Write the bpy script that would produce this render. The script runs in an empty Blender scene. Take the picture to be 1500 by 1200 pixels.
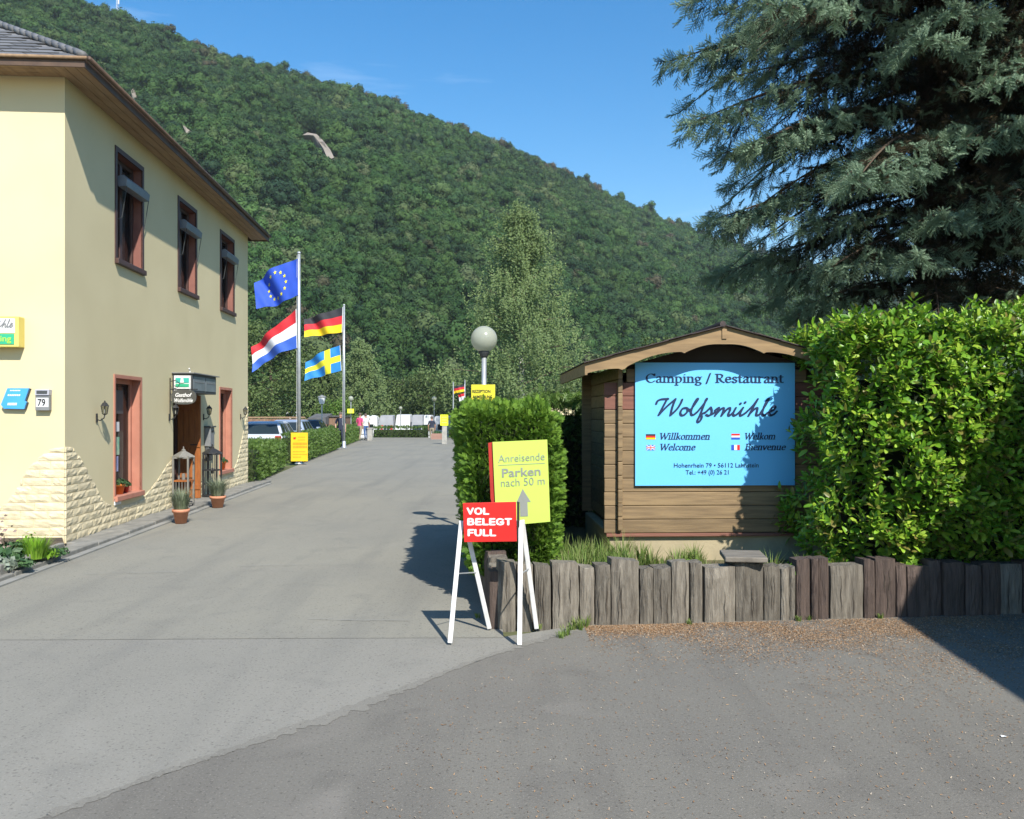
import bpy, bmesh, math, random
import numpy as np
from mathutils import Vector, Matrix, Quaternion

random.seed(7)
RNG = np.random.default_rng(11)
R = math.radians
sc = bpy.context.scene
C = sc.collection

# ---------------------------------------------------------------- camera
FPX, CX, HOR, CAMZ = 1250.0, 750.0, 608.0, 1.6      # focal length in photo pixels, principal column, horizon row, eye height
cam_d = bpy.data.cameras.new('camera')
cam_d.sensor_width = 36.0
cam_d.sensor_fit = 'HORIZONTAL'
cam_d.lens = 36.0 * FPX / 1500.0
cam_d.shift_y = 8.0 / 1500.0
cam_d.clip_start = 0.05
cam_d.clip_end = 6000.0
cam = bpy.data.objects.new('camera', cam_d)
cam.location = (0, 0, CAMZ)
cam.rotation_euler = (R(90), 0, 0)
C.objects.link(cam)
sc.camera = cam

# ---------------------------------------------------------------- sky, sun, exposure
SUN_EL = R(44)
TO_SUN = Vector((0.395 * math.cos(SUN_EL), -0.9187 * math.cos(SUN_EL), math.sin(SUN_EL)))
world = bpy.data.worlds.new('World')
sc.world = world
world.use_nodes = True
wn = world.node_tree.nodes
wl = world.node_tree.links
bg = wn['Background']
sky = wn.new('ShaderNodeTexSky')
sky.sky_type = 'NISHITA'
sky.sun_disc = False
sky.sun_elevation = SUN_EL
sky.sun_rotation = math.atan2(TO_SUN.x, TO_SUN.y)
sky.altitude = 200
sky.air_density = 1.25
sky.dust_density = 0.45
sky.ozone_density = 2.6
# thin high cloud streaks
tc = wn.new('ShaderNodeTexCoord')
mp = wn.new('ShaderNodeMapping')
mp.inputs['Rotation'].default_value = (0, R(24), R(10))
mp.inputs['Scale'].default_value = (1.3, 3.0, 11.0)
nz = wn.new('ShaderNodeTexNoise')
nz.inputs['Scale'].default_value = 1.6
nz.inputs['Detail'].default_value = 6
nz.inputs['Roughness'].default_value = 0.55
rp = wn.new('ShaderNodeValToRGB')
rp.color_ramp.elements[0].position = 0.60
rp.color_ramp.elements[0].color = (0, 0, 0, 1)
rp.color_ramp.elements[1].position = 0.84
rp.color_ramp.elements[1].color = (0.34, 0.34, 0.34, 1)
mx = wn.new('ShaderNodeMix')
mx.data_type = 'RGBA'
wl.new(tc.outputs['Generated'], mp.inputs['Vector'])
wl.new(mp.outputs[0], nz.inputs['Vector'])
wl.new(nz.outputs['Fac'], rp.inputs['Fac'])
wl.new(rp.outputs['Color'], mx.inputs[0])
hsv = wn.new('ShaderNodeHueSaturation')
hsv.inputs['Saturation'].default_value = 1.45
wl.new(sky.outputs[0], hsv.inputs['Color'])
wl.new(hsv.outputs[0], mx.inputs[6])
mx.inputs[7].default_value = (7.5, 8.2, 9.0, 1)
wl.new(mx.outputs[2], bg.inputs['Color'])
bg.inputs['Strength'].default_value = 0.108

sun_d = bpy.data.lights.new('sun', 'SUN')
sun_d.energy = 4.4
sun_d.angle = R(0.53)
sun_d.color = (1.0, 0.955, 0.88)
sun = bpy.data.objects.new('sun', sun_d)
sun.rotation_euler = (-TO_SUN).to_track_quat('-Z', 'Y').to_euler()
sun.location = (20, -40, 50)
C.objects.link(sun)

vs = sc.view_settings
vs.view_transform = 'Standard'
vs.look = 'None'
vs.exposure = 0.76
vs.gamma = 1.0
vs.use_curve_mapping = False
sc.cycles.use_denoising = True
sc.cycles.max_bounces = 6
sc.cycles.transparent_max_bounces = 8
sc.cycles.caustics_reflective = False
sc.cycles.caustics_refractive = False

# ---------------------------------------------------------------- helpers
def at(px, py, Y):                       # a point read off the photograph at a chosen distance
    return Vector(((px - CX) / FPX * Y, Y, CAMZ - (py - HOR) / FPX * Y))

def gnd(px, py, z=0.0):                  # a point on level ground read off the photograph
    Y = (CAMZ - z) * FPX / (py - HOR)
    return Vector(((px - CX) / FPX * Y, Y, z))

WL = {}                                  # world location of every object at build time

class MB:
    def __init__(self):
        self.v = []; self.f = []; self.m = []
    def add(self, vs_, fs, m=0):
        b = len(self.v)
        self.v += [tuple(p) for p in vs_]
        for f in fs:
            self.f.append(tuple(i + b for i in f)); self.m.append(m)
        return self
    def box(self, x0, x1, y0, y1, z0, z1, m=0):
        return self.obox(lambda x, y, z: (x, y, z), x0, x1, y0, y1, z0, z1, m)
    def obox(self, fn, x0, x1, y0, y1, z0, z1, m=0):
        p = [fn(x, y, z) for z in (z0, z1) for y in (y0, y1) for x in (x0, x1)]
        return self.add(p, [(0, 2, 3, 1), (4, 5, 7, 6), (0, 1, 5, 4), (2, 6, 7, 3), (0, 4, 6, 2), (1, 3, 7, 5)], m)
    def tube(self, pts, rad, n=8, m=0, caps=True):
        pts = [Vector(p) for p in pts]
        if not hasattr(rad, '__len__'): rad = [rad] * len(pts)
        b = len(self.v); prev = None
        for i, p in enumerate(pts):
            d = (pts[min(i + 1, len(pts) - 1)] - pts[max(i - 1, 0)]).normalized()
            if prev is None:
                a = d.orthogonal().normalized()
            else:
                a = (prev - d * prev.dot(d))
                a = a.normalized() if a.length > 1e-6 else d.orthogonal().normalized()
            prev = a; c = d.cross(a)
            for k in range(n):
                t = 2 * math.pi * k / n
                self.v.append(tuple(p + (a * math.cos(t) + c * math.sin(t)) * rad[i]))
        for i in range(len(pts) - 1):
            for k in range(n):
                k2 = (k + 1) % n
                self.f.append((b + i * n + k, b + i * n + k2, b + (i + 1) * n + k2, b + (i + 1) * n + k)); self.m.append(m)
        if caps:
            self.f.append(tuple(b + k for k in reversed(range(n)))); self.m.append(m)
            self.f.append(tuple(b + (len(pts) - 1) * n + k for k in range(n))); self.m.append(m)
        return self
    def lathe(self, c, prof, n=16, m=0, fn=None):
        b = len(self.v)
        for r, z in prof:
            for k in range(n):
                t = 2 * math.pi * k / n
                p = (c[0] + r * math.cos(t), c[1] + r * math.sin(t), c[2] + z)
                self.v.append(fn(*p) if fn else p)
        for i in range(len(prof) - 1):
            for k in range(n):
                k2 = (k + 1) % n
                self.f.append((b + i * n + k, b + i * n + k2, b + (i + 1) * n + k2, b + (i + 1) * n + k)); self.m.append(m)
        if prof[0][0] > 1e-4:
            self.f.append(tuple(b + k for k in reversed(range(n)))); self.m.append(m)
        if prof[-1][0] > 1e-4:
            self.f.append(tuple(b + (len(prof) - 1) * n + k for k in range(n))); self.m.append(m)
        return self
    def prism(self, poly, fn, d0, d1, m=0):         # poly in (a, b); fn(a, b, d) -> world
        n = len(poly)
        p = [fn(a, b, d0) for a, b in poly] + [fn(a, b, d1) for a, b in poly]
        fs = [tuple(range(n)), tuple(n + i for i in reversed(range(n)))]
        fs += [(i, i + n, (i + 1) % n + n, (i + 1) % n) for i in range(n)]
        return self.add(p, fs, m)
    def build(self, name, mats, parent=None, smooth=False, bevel=0.0, fixn=True, origin=None, **tags):
        me = bpy.data.meshes.new(name)
        V = np.array(self.v, dtype=float)
        if origin is None:
            lo = V.min(0); hi = V.max(0)
            o = Vector(((lo[0] + hi[0]) / 2, (lo[1] + hi[1]) / 2, lo[2]))
        else:
            o = Vector(origin)
        me.from_pydata((V - np.array(o)).tolist(), [], self.f)
        if not isinstance(mats, (list, tuple)): mats = [mats]
        for m in mats: me.materials.append(m)
        if len(mats) > 1: me.polygons.foreach_set('material_index', self.m)
        if fixn:
            bm = bmesh.new(); bm.from_mesh(me)
            bmesh.ops.recalc_face_normals(bm, faces=bm.faces)
            bm.to_mesh(me); bm.free()
        if smooth: me.polygons.foreach_set('use_smooth', [True] * len(me.polygons))
        me.update()
        ob = place(name, me, o, parent, **tags)
        if bevel:
            bv = ob.modifiers.new('bevel', 'BEVEL'); bv.width = bevel; bv.segments = 2; bv.limit_method = 'ANGLE'
        return ob

def tag(o, label=None, cat=None, group=None, kind=None):
    if label: o['label'] = label
    if cat: o['category'] = cat
    if group: o['group'] = group
    if kind: o['kind'] = kind
    return o

def place(name, data, loc=(0, 0, 0), parent=None, quat=None, scale=None, **tags):
    ob = bpy.data.objects.new(name, data)
    C.objects.link(ob)
    ob.location = loc
    if quat is not None:
        ob.rotation_mode = 'QUATERNION'; ob.rotation_quaternion = quat
    if scale is not None: ob.scale = scale
    WL[ob] = Vector(loc)
    if parent is not None:
        ob.parent = parent
        ob.matrix_parent_inverse = Matrix.Translation(-WL[parent])
    return tag(ob, **tags)

def thing(name, loc, label, cat, group=None):
    o = bpy.data.objects.new(name, None)
    o.empty_display_size = 0.2
    C.objects.link(o); o.location = loc; WL[o] = Vector(loc)
    return tag(o, label, cat, group)

def copy_tree(o, parent=None):
    c = o.copy(); C.objects.link(c)
    if parent is not None: c.parent = parent
    WL[c] = WL[o]
    for ch in o.children: copy_tree(ch, c)
    return c

def smoothstep(a, b, x):
    t = np.clip((x - a) / (b - a), 0, 1)
    return t * t * (3 - 2 * t)

# ---------------------------------------------------------------- materials
def newmat(name):
    m = bpy.data.materials.new(name); m.use_nodes = True
    nt = m.node_tree
    return m, nt, nt.nodes['Principled BSDF']

def c4(c): return (c[0], c[1], c[2], 1)

def noise_col(nt, c1, c2, scale, detail=4, lo=0.35, hi=0.65, stretch=None, coord='Position', dist=0.0):
    n = nt.nodes.new
    if coord == 'Position':
        src = n('ShaderNodeNewGeometry').outputs['Position']
    else:
        src = n('ShaderNodeTexCoord').outputs['Object']
    if stretch:
        mpp = n('ShaderNodeMapping'); mpp.inputs['Scale'].default_value = stretch
        nt.links.new(src, mpp.inputs[0]); src = mpp.outputs[0]
    t = n('ShaderNodeTexNoise'); t.inputs['Scale'].default_value = scale; t.inputs['Detail'].default_value = detail
    t.inputs['Distortion'].default_value = dist
    nt.links.new(src, t.inputs['Vector'])
    mr = n('ShaderNodeMapRange'); mr.inputs[1].default_value = lo; mr.inputs[2].default_value = hi
    nt.links.new(t.outputs['Fac'], mr.inputs[0])
    mm = n('ShaderNodeMix'); mm.data_type = 'RGBA'
    nt.links.new(mr.outputs[0], mm.inputs[0])
    for i, c in ((6, c1), (7, c2)):
        if isinstance(c, bpy.types.NodeSocket): nt.links.new(c, mm.inputs[i])
        else: mm.inputs[i].default_value = c4(c)
    return mm.outputs[2]

def add_bump(nt, bs, scale, strength, dist=0.01, detail=5, stretch=None):
    n = nt.nodes.new
    src = n('ShaderNodeNewGeometry').outputs['Position']
    if stretch:
        mpp = n('ShaderNodeMapping'); mpp.inputs['Scale'].default_value = stretch
        nt.links.new(src, mpp.inputs[0]); src = mpp.outputs[0]
    t = n('ShaderNodeTexNoise'); t.inputs['Scale'].default_value = scale; t.inputs['Detail'].default_value = detail
    nt.links.new(src, t.inputs['Vector'])
    b = n('ShaderNodeBump'); b.inputs['Strength'].default_value = strength; b.inputs['Distance'].default_value = dist
    nt.links.new(t.outputs['Fac'], b.inputs['Height'])
    nt.links.new(b.outputs[0], bs.inputs['Normal'])

def P(name, c1, c2=None, scale=4.0, rough=0.75, metal=0.0, spec=0.35, bump=0.0, bscale=60, bdist=0.01, stretch=None, detail=4, lo=0.35, hi=0.65, objrand=0.0):
    m, nt, bs = newmat(name)
    bs.inputs['Roughness'].default_value = rough
    bs.inputs['Metallic'].default_value = metal
    bs.inputs['Specular IOR Level'].default_value = spec
    if c2 is None: c2 = tuple(min(1, x * 0.86) for x in c1)
    col = noise_col(nt, c1, c2, scale, detail, lo, hi, stretch)
    if objrand:
        oi = nt.nodes.new('ShaderNodeObjectInfo')
        mr = nt.nodes.new('ShaderNodeMapRange'); mr.inputs[3].default_value = 1 - objrand; mr.inputs[4].default_value = 1 + objrand
        nt.links.new(oi.outputs['Random'], mr.inputs[0])
        hs = nt.nodes.new('ShaderNodeHueSaturation')
        nt.links.new(mr.outputs[0], hs.inputs['Value']); nt.links.new(col, hs.inputs['Color'])
        col = hs.outputs[0]
    nt.links.new(col, bs.inputs['Base Color'])
    if bump: add_bump(nt, bs, bscale, bump, bdist, stretch=stretch)
    return m

def LEAF(name, cols, rough=0.5, trans=0.25, spec=0.3, source='island', sat_noise=None):
    m, nt, bs = newmat(name)
    n = nt.nodes.new
    if source == 'island': fac = n('ShaderNodeNewGeometry').outputs['Random Per Island']
    else: fac = n('ShaderNodeObjectInfo').outputs['Random']
    r = n('ShaderNodeValToRGB')
    els = r.color_ramp.elements
    while len(els) < len(cols): els.new(0.5)
    for i, c in enumerate(cols):
        els[i].position = i / max(1, len(cols) - 1); els[i].color = c4(c)
    nt.links.new(fac, r.inputs[0])
    col = r.outputs[0]
    if sat_noise:                            # broad patches of lighter and darker growth
        hs = n('ShaderNodeHueSaturation')
        g = n('ShaderNodeNewGeometry'); t = n('ShaderNodeTexNoise'); t.inputs['Scale'].default_value = sat_noise; t.inputs['Detail'].default_value = 3
        nt.links.new(g.outputs['Position'], t.inputs['Vector'])
        mr = n('ShaderNodeMapRange'); mr.inputs[1].default_value = 0.3; mr.inputs[2].default_value = 0.7; mr.inputs[3].default_value = 0.72; mr.inputs[4].default_value = 1.3
        nt.links.new(t.outputs['Fac'], mr.inputs[0]); nt.links.new(mr.outputs[0], hs.inputs['Value']); nt.links.new(col, hs.inputs['Color'])
        col = hs.outputs[0]
    nt.links.new(col, bs.inputs['Base Color'])
    bs.inputs['Roughness'].default_value = rough
    bs.inputs['Specular IOR Level'].default_value = spec
    if trans:
        tr = n('ShaderNodeBsdfTranslucent'); nt.links.new(col, tr.inputs['Color'])
        ms = n('ShaderNodeMixShader'); ms.inputs[0].default_value = trans
        nt.links.new(bs.outputs[0], ms.inputs[1]); nt.links.new(tr.outputs[0], ms.inputs[2])
        nt.links.new(ms.outputs[0], nt.nodes['Material Output'].inputs['Surface'])
    return m

def ASPHALT(name, base, warm, speck, dark):
    m, nt, bs = newmat(name)
    a = noise_col(nt, base, warm, 0.45, 5, 0.38, 0.62)
    b = noise_col(nt, a, dark, 2.2, 6, 0.56, 0.80, dist=0.6)
    b = noise_col(nt, b, dark, 1.0, 5, 0.50, 0.75, stretch=(2.6, 0.22, 1.0))
    b = noise_col(nt, b, tuple(0.5 * (x + y) for x, y in zip(base, speck)), 0.9, 7, 0.60, 0.85, dist=1.2)
    c = noise_col(nt, b, speck, 95.0, 2, 0.58, 0.76)
    d = noise_col(nt, c, tuple(x * 0.40 for x in base), 60.0, 3, 0.58, 0.78)
    nt.links.new(d, bs.inputs['Base Color'])
    bs.inputs['Roughness'].default_value = 0.88
    bs.inputs['Specular IOR Level'].default_value = 0.25
    add_bump(nt, bs, 130, 0.35, 0.006, 3)
    return m

M = {}
M['street'] = ASPHALT('street_asphalt', (0.236, 0.226, 0.196), (0.214, 0.206, 0.178), (0.285, 0.275, 0.245), (0.190, 0.184, 0.162))
M['drive'] = ASPHALT('driveway_asphalt', (0.244, 0.232, 0.190), (0.216, 0.208, 0.176), (0.285, 0.275, 0.235), (0.186, 0.180, 0.155))
M['court'] = ASPHALT('forecourt_asphalt', (0.152, 0.143, 0.124), (0.172, 0.162, 0.138), (0.25, 0.23, 0.20), (0.122, 0.114, 0.100))
M['concrete'] = P('concrete', (0.42, 0.40, 0.35), (0.30, 0.29, 0.26), 5, 0.9, bump=0.3, bscale=50)
M['kerb'] = P('kerb_concrete', (0.25, 0.24, 0.21), (0.175, 0.17, 0.15), 7, 0.9, bump=0.35, bscale=60)
M['soil'] = P('soil', (0.10, 0.075, 0.05), (0.05, 0.04, 0.03), 8, 0.95, bump=0.6, bscale=25, bdist=0.03)
M['ground'] = P('grass_ground', (0.075, 0.10, 0.03), (0.11, 0.11, 0.05), 0.6, 0.95, bump=0.5, bscale=10, bdist=0.05)
M['plaster'] = P('cream_plaster', (0.665, 0.575, 0.357), (0.61, 0.522, 0.316), 0.7, 0.85, spec=0.2, bump=0.15, bscale=140, bdist=0.004, detail=6)
M['stone'] = P('split_stone', (0.70, 0.60, 0.40), (0.62, 0.53, 0.34), 14, 0.85, spec=0.2, bump=0.5, bscale=70, bdist=0.01, objrand=0.09)
M['salmon'] = P('salmon_stone', (0.46, 0.20, 0.135), (0.40, 0.17, 0.115), 5, 0.8, bump=0.15, bscale=80)
M['brownframe'] = P('brown_window_wood', (0.085, 0.045, 0.038), (0.06, 0.034, 0.03), 12, 0.5, stretch=(4, 4, 1))
M['soffit'] = P('soffit_wood', (0.33, 0.22, 0.13), (0.24, 0.155, 0.09), 6, 0.7, stretch=(3, 0.4, 3))
M['fascia_dark'] = P('eave_board', (0.12, 0.075, 0.05), (0.085, 0.055, 0.04), 6, 0.6)
M['doorwood'] = P('door_wood', (0.36, 0.125, 0.035), (0.26, 0.085, 0.025), 10, 0.45, stretch=(5, 5, 0.5))
M['hutwood'] = P('hut_plank_wood', (0.255, 0.176, 0.092), (0.165, 0.114, 0.062), 5, 0.7, stretch=(0.5, 3, 7), bump=0.2, bscale=20, detail=7, objrand=0.14)
M['hutred'] = P('hut_reddish_plank', (0.22, 0.095, 0.065), (0.16, 0.07, 0.05), 5, 0.7, stretch=(0.5, 3, 7), bump=0.2, bscale=20, objrand=0.1)
M['hutfascia'] = P('hut_fascia_wood', (0.31, 0.205, 0.10), (0.22, 0.145, 0.072), 4, 0.65, stretch=(0.8, 2, 6), detail=6)
M['felt'] = P('roof_felt', (0.055, 0.045, 0.045), (0.08, 0.06, 0.055), 20, 0.9, bump=0.5, bscale=120)
M['old_wood'] = P('weathered_sleeper', (0.225, 0.20, 0.16), (0.10, 0.086, 0.068), 7, 0.9, stretch=(5, 5, 0.55), bump=0.9, bscale=16, bdist=0.02, detail=8, lo=0.3, hi=0.7, objrand=0.3)
M['old_wood_red'] = P('weathered_red_sleeper', (0.125, 0.090, 0.073), (0.065, 0.048, 0.040), 7, 0.9, stretch=(5, 5, 0.55), bump=0.9, bscale=16, bdist=0.02, detail=8, lo=0.3, hi=0.7, objrand=0.2)
M['crack'] = P('end_grain_split', (0.075, 0.06, 0.045), (0.05, 0.04, 0.03), 20, 0.95)
M['white'] = P('white_paint', (0.74, 0.735, 0.715), (0.58, 0.57, 0.54), 9, 0.55, lo=0.45, hi=0.75, detail=7)
M['offwhite'] = P('off_white_shell', (0.74, 0.75, 0.75), (0.66, 0.67, 0.68), 2, 0.45)
M['red'] = P('red_board', (0.66, 0.022, 0.018), (0.60, 0.02, 0.016), 3, 0.45)
M['darkred'] = P('dark_red_board', (0.42, 0.03, 0.02), (0.35, 0.025, 0.018), 3, 0.5)
M['lime'] = P('lime_yellow_board', (0.51, 0.655, 0.115), (0.50, 0.645, 0.11), 3, 0.45)
M['yellow'] = P('yellow_board', (0.85, 0.55, 0.025), (0.80, 0.50, 0.02), 3, 0.5)
M['yellow2'] = P('lemon_board', (0.70, 0.62, 0.04), (0.66, 0.58, 0.035), 3, 0.5)
M['neon'] = P('neon_yellow_board', (0.85, 0.90, 0.03), (0.80, 0.85, 0.03), 3, 0.5)
M['printgrey'] = P('grey_print', (0.26, 0.27, 0.24), None, 3, 0.6)
M['printdark'] = P('dark_blue_print', (0.012, 0.03, 0.085), None, 3, 0.5)
M['printblack'] = P('black_print', (0.03, 0.028, 0.025), None, 3, 0.5)
M['orangeprint'] = P('orange_print', (0.62, 0.30, 0.02), None, 3, 0.6)
M['bluesign'] = P('light_blue_board', (0.16, 0.545, 0.90), (0.15, 0.525, 0.88), 1.5, 0.38)
M['azure'] = P('azure_board', (0.07, 0.36, 0.80), (0.06, 0.33, 0.76), 3, 0.4)
M['green'] = P('green_print', (0.04, 0.42, 0.22), None, 3, 0.5)
M['greentext'] = P('yellow_green_print', (0.45, 0.75, 0.06), None, 3, 0.5)
M['teal'] = P('teal_print', (0.05, 0.45, 0.36), None, 3, 0.5)
M['black'] = P('black_metal', (0.022, 0.022, 0.024), (0.035, 0.034, 0.033), 20, 0.5)
M['darkgrey'] = P('dark_grey', (0.07, 0.075, 0.075), (0.055, 0.058, 0.06), 10, 0.55)
M['grey'] = P('mid_grey', (0.22, 0.225, 0.225), (0.18, 0.185, 0.185), 8, 0.55)
M['greywood'] = P('grey_painted_wood', (0.21, 0.20, 0.175), (0.15, 0.145, 0.13), 14, 0.75, stretch=(4, 4, 1))
M['steel'] = P('galvanised_steel', (0.50, 0.52, 0.53), (0.42, 0.44, 0.45), 9, 0.42, metal=0.55)
M['alu'] = P('awning_aluminium', (0.20, 0.235, 0.28), (0.17, 0.20, 0.24), 6, 0.4, metal=0.3)
M['terracotta'] = P('terracotta', (0.56, 0.25, 0.145), (0.47, 0.20, 0.115), 10, 0.8, bump=0.1)
M['orangepot'] = P('orange_glazed_pot', (0.62, 0.17, 0.03), None, 6, 0.45)
M['slate'] = P('slate', (0.15, 0.15, 0.152), (0.11, 0.11, 0.112), 3, 0.6, bump=0.6, bscale=9, bdist=0.02, objrand=0.2)
M['flagblue'] = P('flag_blue', (0.025, 0.085, 0.50), (0.02, 0.07, 0.44), 3, 0.7)
M['flagnlblue'] = P('flag_mid_blue', (0.045, 0.13, 0.55), None, 3, 0.7)
M['flagseblue'] = P('flag_azure', (0.02, 0.22, 0.58), None, 3, 0.7)
M['flagred'] = P('flag_red', (0.62, 0.025, 0.035), None, 3, 0.7)
M['flagwhite'] = P('flag_white', (0.78, 0.78, 0.80), None, 3, 0.7)
M['flagblack'] = P('flag_black', (0.03, 0.03, 0.035), None, 3, 0.7)
M['flaggold'] = P('flag_gold', (0.85, 0.58, 0.01), None, 3, 0.7)
M['flagyellow'] = P('flag_yellow', (0.80, 0.72, 0.03), None, 3, 0.7)
M['pink'] = P('pink_cloth', (0.72, 0.08, 0.20), None, 8, 0.85)
M['whitecloth'] = P('white_cloth', (0.72, 0.72, 0.72), None, 8, 0.85)
M['jeans'] = P('blue_denim', (0.06, 0.12, 0.27), None, 12, 0.85)
M['navy'] = P('navy_cloth', (0.03, 0.035, 0.06), None, 12, 0.85)
M['khaki'] = P('khaki_cloth', (0.30, 0.25, 0.17), None, 12, 0.85)
M['skin'] = P('skin', (0.52, 0.29, 0.20), None, 8, 0.55)
M['hair'] = P('grey_brown_hair', (0.12, 0.09, 0.07), None, 30, 0.7)
M['curtain'] = P('white_curtain', (0.70, 0.66, 0.60), (0.60, 0.56, 0.50), 8, 0.9)
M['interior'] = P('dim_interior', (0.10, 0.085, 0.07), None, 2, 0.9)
M['poster1'] = P('green_poster', (0.15, 0.42, 0.28), (0.55, 0.60, 0.40), 12, 0.5)
M['poster2'] = P('lilac_poster', (0.45, 0.46, 0.62), (0.25, 0.30, 0.50), 10, 0.5)
M['carsilver'] = P('silver_car_paint', (0.52, 0.56, 0.62), None, 1, 0.35, metal=0.1)
M['carblue'] = P('blue_car_paint', (0.26, 0.33, 0.44), None, 1, 0.35, metal=0.1)
M['cardark'] = P('dark_car_paint', (0.05, 0.06, 0.075), None, 1, 0.28, metal=0.2)
M['rubber'] = P('rubber', (0.02, 0.02, 0.02), None, 20, 0.85)
M['carglass'] = P('car_glass', (0.02, 0.03, 0.032), None, 1, 0.06, spec=0.6)
M['tail'] = P('tail_lamp', (0.45, 0.02, 0.02), None, 3, 0.25)
M['rust'] = P('brown_fence_wood', (0.25, 0.155, 0.10), (0.18, 0.11, 0.07), 3, 0.85, stretch=(4, 4, 0.6), objrand=0.15)
M['tentgrey'] = P('grey_tent_cloth', (0.33, 0.34, 0.36), (0.28, 0.29, 0.31), 2, 0.8)
M['tentdark'] = P('dark_roof_cloth', (0.12, 0.12, 0.12), (0.09, 0.09, 0.09), 2, 0.8)
M['redroof'] = P('red_tile_roof', (0.35, 0.12, 0.07), (0.28, 0.09, 0.055), 3, 0.8)
M['birchbark'] = P('birch_bark', (0.62, 0.60, 0.55), (0.12, 0.11, 0.10), 3, 0.8, stretch=(1, 1, 4), lo=0.5, hi=0.62)
M['bark'] = P('bark', (0.13, 0.095, 0.07), (0.07, 0.05, 0.035), 6, 0.95, stretch=(3, 3, 0.6), bump=0.8, bscale=14, bdist=0.03)
M['twig'] = P('dry_twig', (0.10, 0.07, 0.045), (0.06, 0.042, 0.028), 5, 0.95)
M['rock'] = P('bare_rock', (0.27, 0.235, 0.195), (0.20, 0.175, 0.145), 0.2, 0.95, bump=0.8, bscale=0.6, bdist=0.8)
M['forestfloor'] = P('forest_floor', (0.03, 0.045, 0.014), (0.05, 0.055, 0.02), 0.05, 0.95)

def glass(name, tint=(0.75, 0.8, 0.8), alpha=0.35):
    m, nt, bs = newmat(name)
    bs.inputs['Base Color'].default_value = (0.02, 0.022, 0.025, 1)
    bs.inputs['Roughness'].default_value = 0.05
    tr = nt.nodes.new('ShaderNodeBsdfTransparent'); tr.inputs[0].default_value = c4(tint)
    ms = nt.nodes.new('ShaderNodeMixShader'); ms.inputs[0].default_value = alpha
    nt.links.new(tr.outputs[0], ms.inputs[1]); nt.links.new(bs.outputs[0], ms.inputs[2])
    nt.links.new(ms.outputs[0], nt.nodes['Material Output'].inputs['Surface'])
    return m
M['glass'] = glass('window_glass')
M['lampglass'] = glass('lantern_glass', (0.85, 0.85, 0.8), 0.25)

def globe_mat():
    m, nt, bs = newmat('milky_globe')
    bs.inputs['Base Color'].default_value = (0.50, 0.52, 0.43, 1)
    bs.inputs['Roughness'].default_value = 0.22
    tr = nt.nodes.new('ShaderNodeBsdfTranslucent'); tr.inputs[0].default_value = (0.66, 0.68, 0.58, 1)
    ms = nt.nodes.new('ShaderNodeMixShader'); ms.inputs[0].default_value = 0.5
    nt.links.new(bs.outputs[0], ms.inputs[1]); nt.links.new(tr.outputs[0], ms.inputs[2])
    nt.links.new(ms.outputs[0], nt.nodes['Material Output'].inputs['Surface'])
    return m
M['globe'] = globe_mat()

# foliage
M['hillA'] = LEAF('hill_foliage', [(0.024, 0.062, 0.016), (0.034, 0.082, 0.021), (0.046, 0.102, 0.026), (0.066, 0.126, 0.033), (0.034, 0.076, 0.028), (0.027, 0.062, 0.022), (0.082, 0.135, 0.045)], 0.7, 0.2, 0.15, 'object', sat_noise=0.018)
M['hillB'] = LEAF('hill_pale_foliage', [(0.055, 0.10, 0.03), (0.085, 0.125, 0.045), (0.10, 0.13, 0.06)], 0.7, 0.2, 0.15, 'object')
M['hillC'] = LEAF('hill_dry_foliage', [(0.07, 0.065, 0.04), (0.085, 0.075, 0.045), (0.05, 0.06, 0.03)], 0.7, 0.1, 0.1, 'object')
M['hillD'] = LEAF('hill_conifer', [(0.016, 0.035, 0.018), (0.022, 0.045, 0.022)], 0.7, 0.05, 0.1, 'object')
M['hillE'] = LEAF('hill_dark_foliage', [(0.015, 0.042, 0.016), (0.022, 0.052, 0.020), (0.018, 0.046, 0.022)], 0.7, 0.15, 0.15, 'object')
M['hillcore'] = P('crown_inside', (0.016, 0.030, 0.010), None, 1, 0.9)
M['laurel'] = LEAF('laurel_leaf', [(0.06, 0.16, 0.012), (0.13, 0.29, 0.018), (0.21, 0.40, 0.028), (0.30, 0.48, 0.04), (0.38, 0.50, 0.06), (0.16, 0.34, 0.02), (0.05, 0.13, 0.012), (0.24, 0.20, 0.05)], 0.40, 0.28, 0.42, 'island')
M['laurelobj'] = LEAF('laurel_single_leaf', [(0.10, 0.25, 0.015), (0.16, 0.34, 0.022), (0.24, 0.43, 0.032)], 0.32, 0.28, 0.5, 'object')
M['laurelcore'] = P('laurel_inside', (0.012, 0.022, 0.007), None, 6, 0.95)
M['thuja'] = LEAF('thuja_spray', [(0.085, 0.175, 0.022), (0.14, 0.26, 0.03), (0.21, 0.35, 0.042)], 0.6, 0.3, 0.25, 'object')
M['box'] = LEAF('hedge_leaf', [(0.06, 0.12, 0.02), (0.095, 0.17, 0.03), (0.14, 0.22, 0.05)], 0.5, 0.25, 0.35, 'object')
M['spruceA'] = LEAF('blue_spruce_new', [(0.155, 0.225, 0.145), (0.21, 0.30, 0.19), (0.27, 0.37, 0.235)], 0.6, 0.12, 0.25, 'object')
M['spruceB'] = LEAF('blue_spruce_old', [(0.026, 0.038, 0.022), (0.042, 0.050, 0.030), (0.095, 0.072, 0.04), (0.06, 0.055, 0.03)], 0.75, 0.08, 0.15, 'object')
M['birchleaf'] = LEAF('birch_leaf', [(0.13, 0.195, 0.07), (0.17, 0.24, 0.085), (0.21, 0.28, 0.105)], 0.55, 0.42, 0.3, 'island')
M['treeleaf'] = LEAF('tree_leaf', [(0.065, 0.105, 0.03), (0.10, 0.15, 0.045), (0.14, 0.19, 0.06)], 0.6, 0.3, 0.25, 'island')
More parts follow.
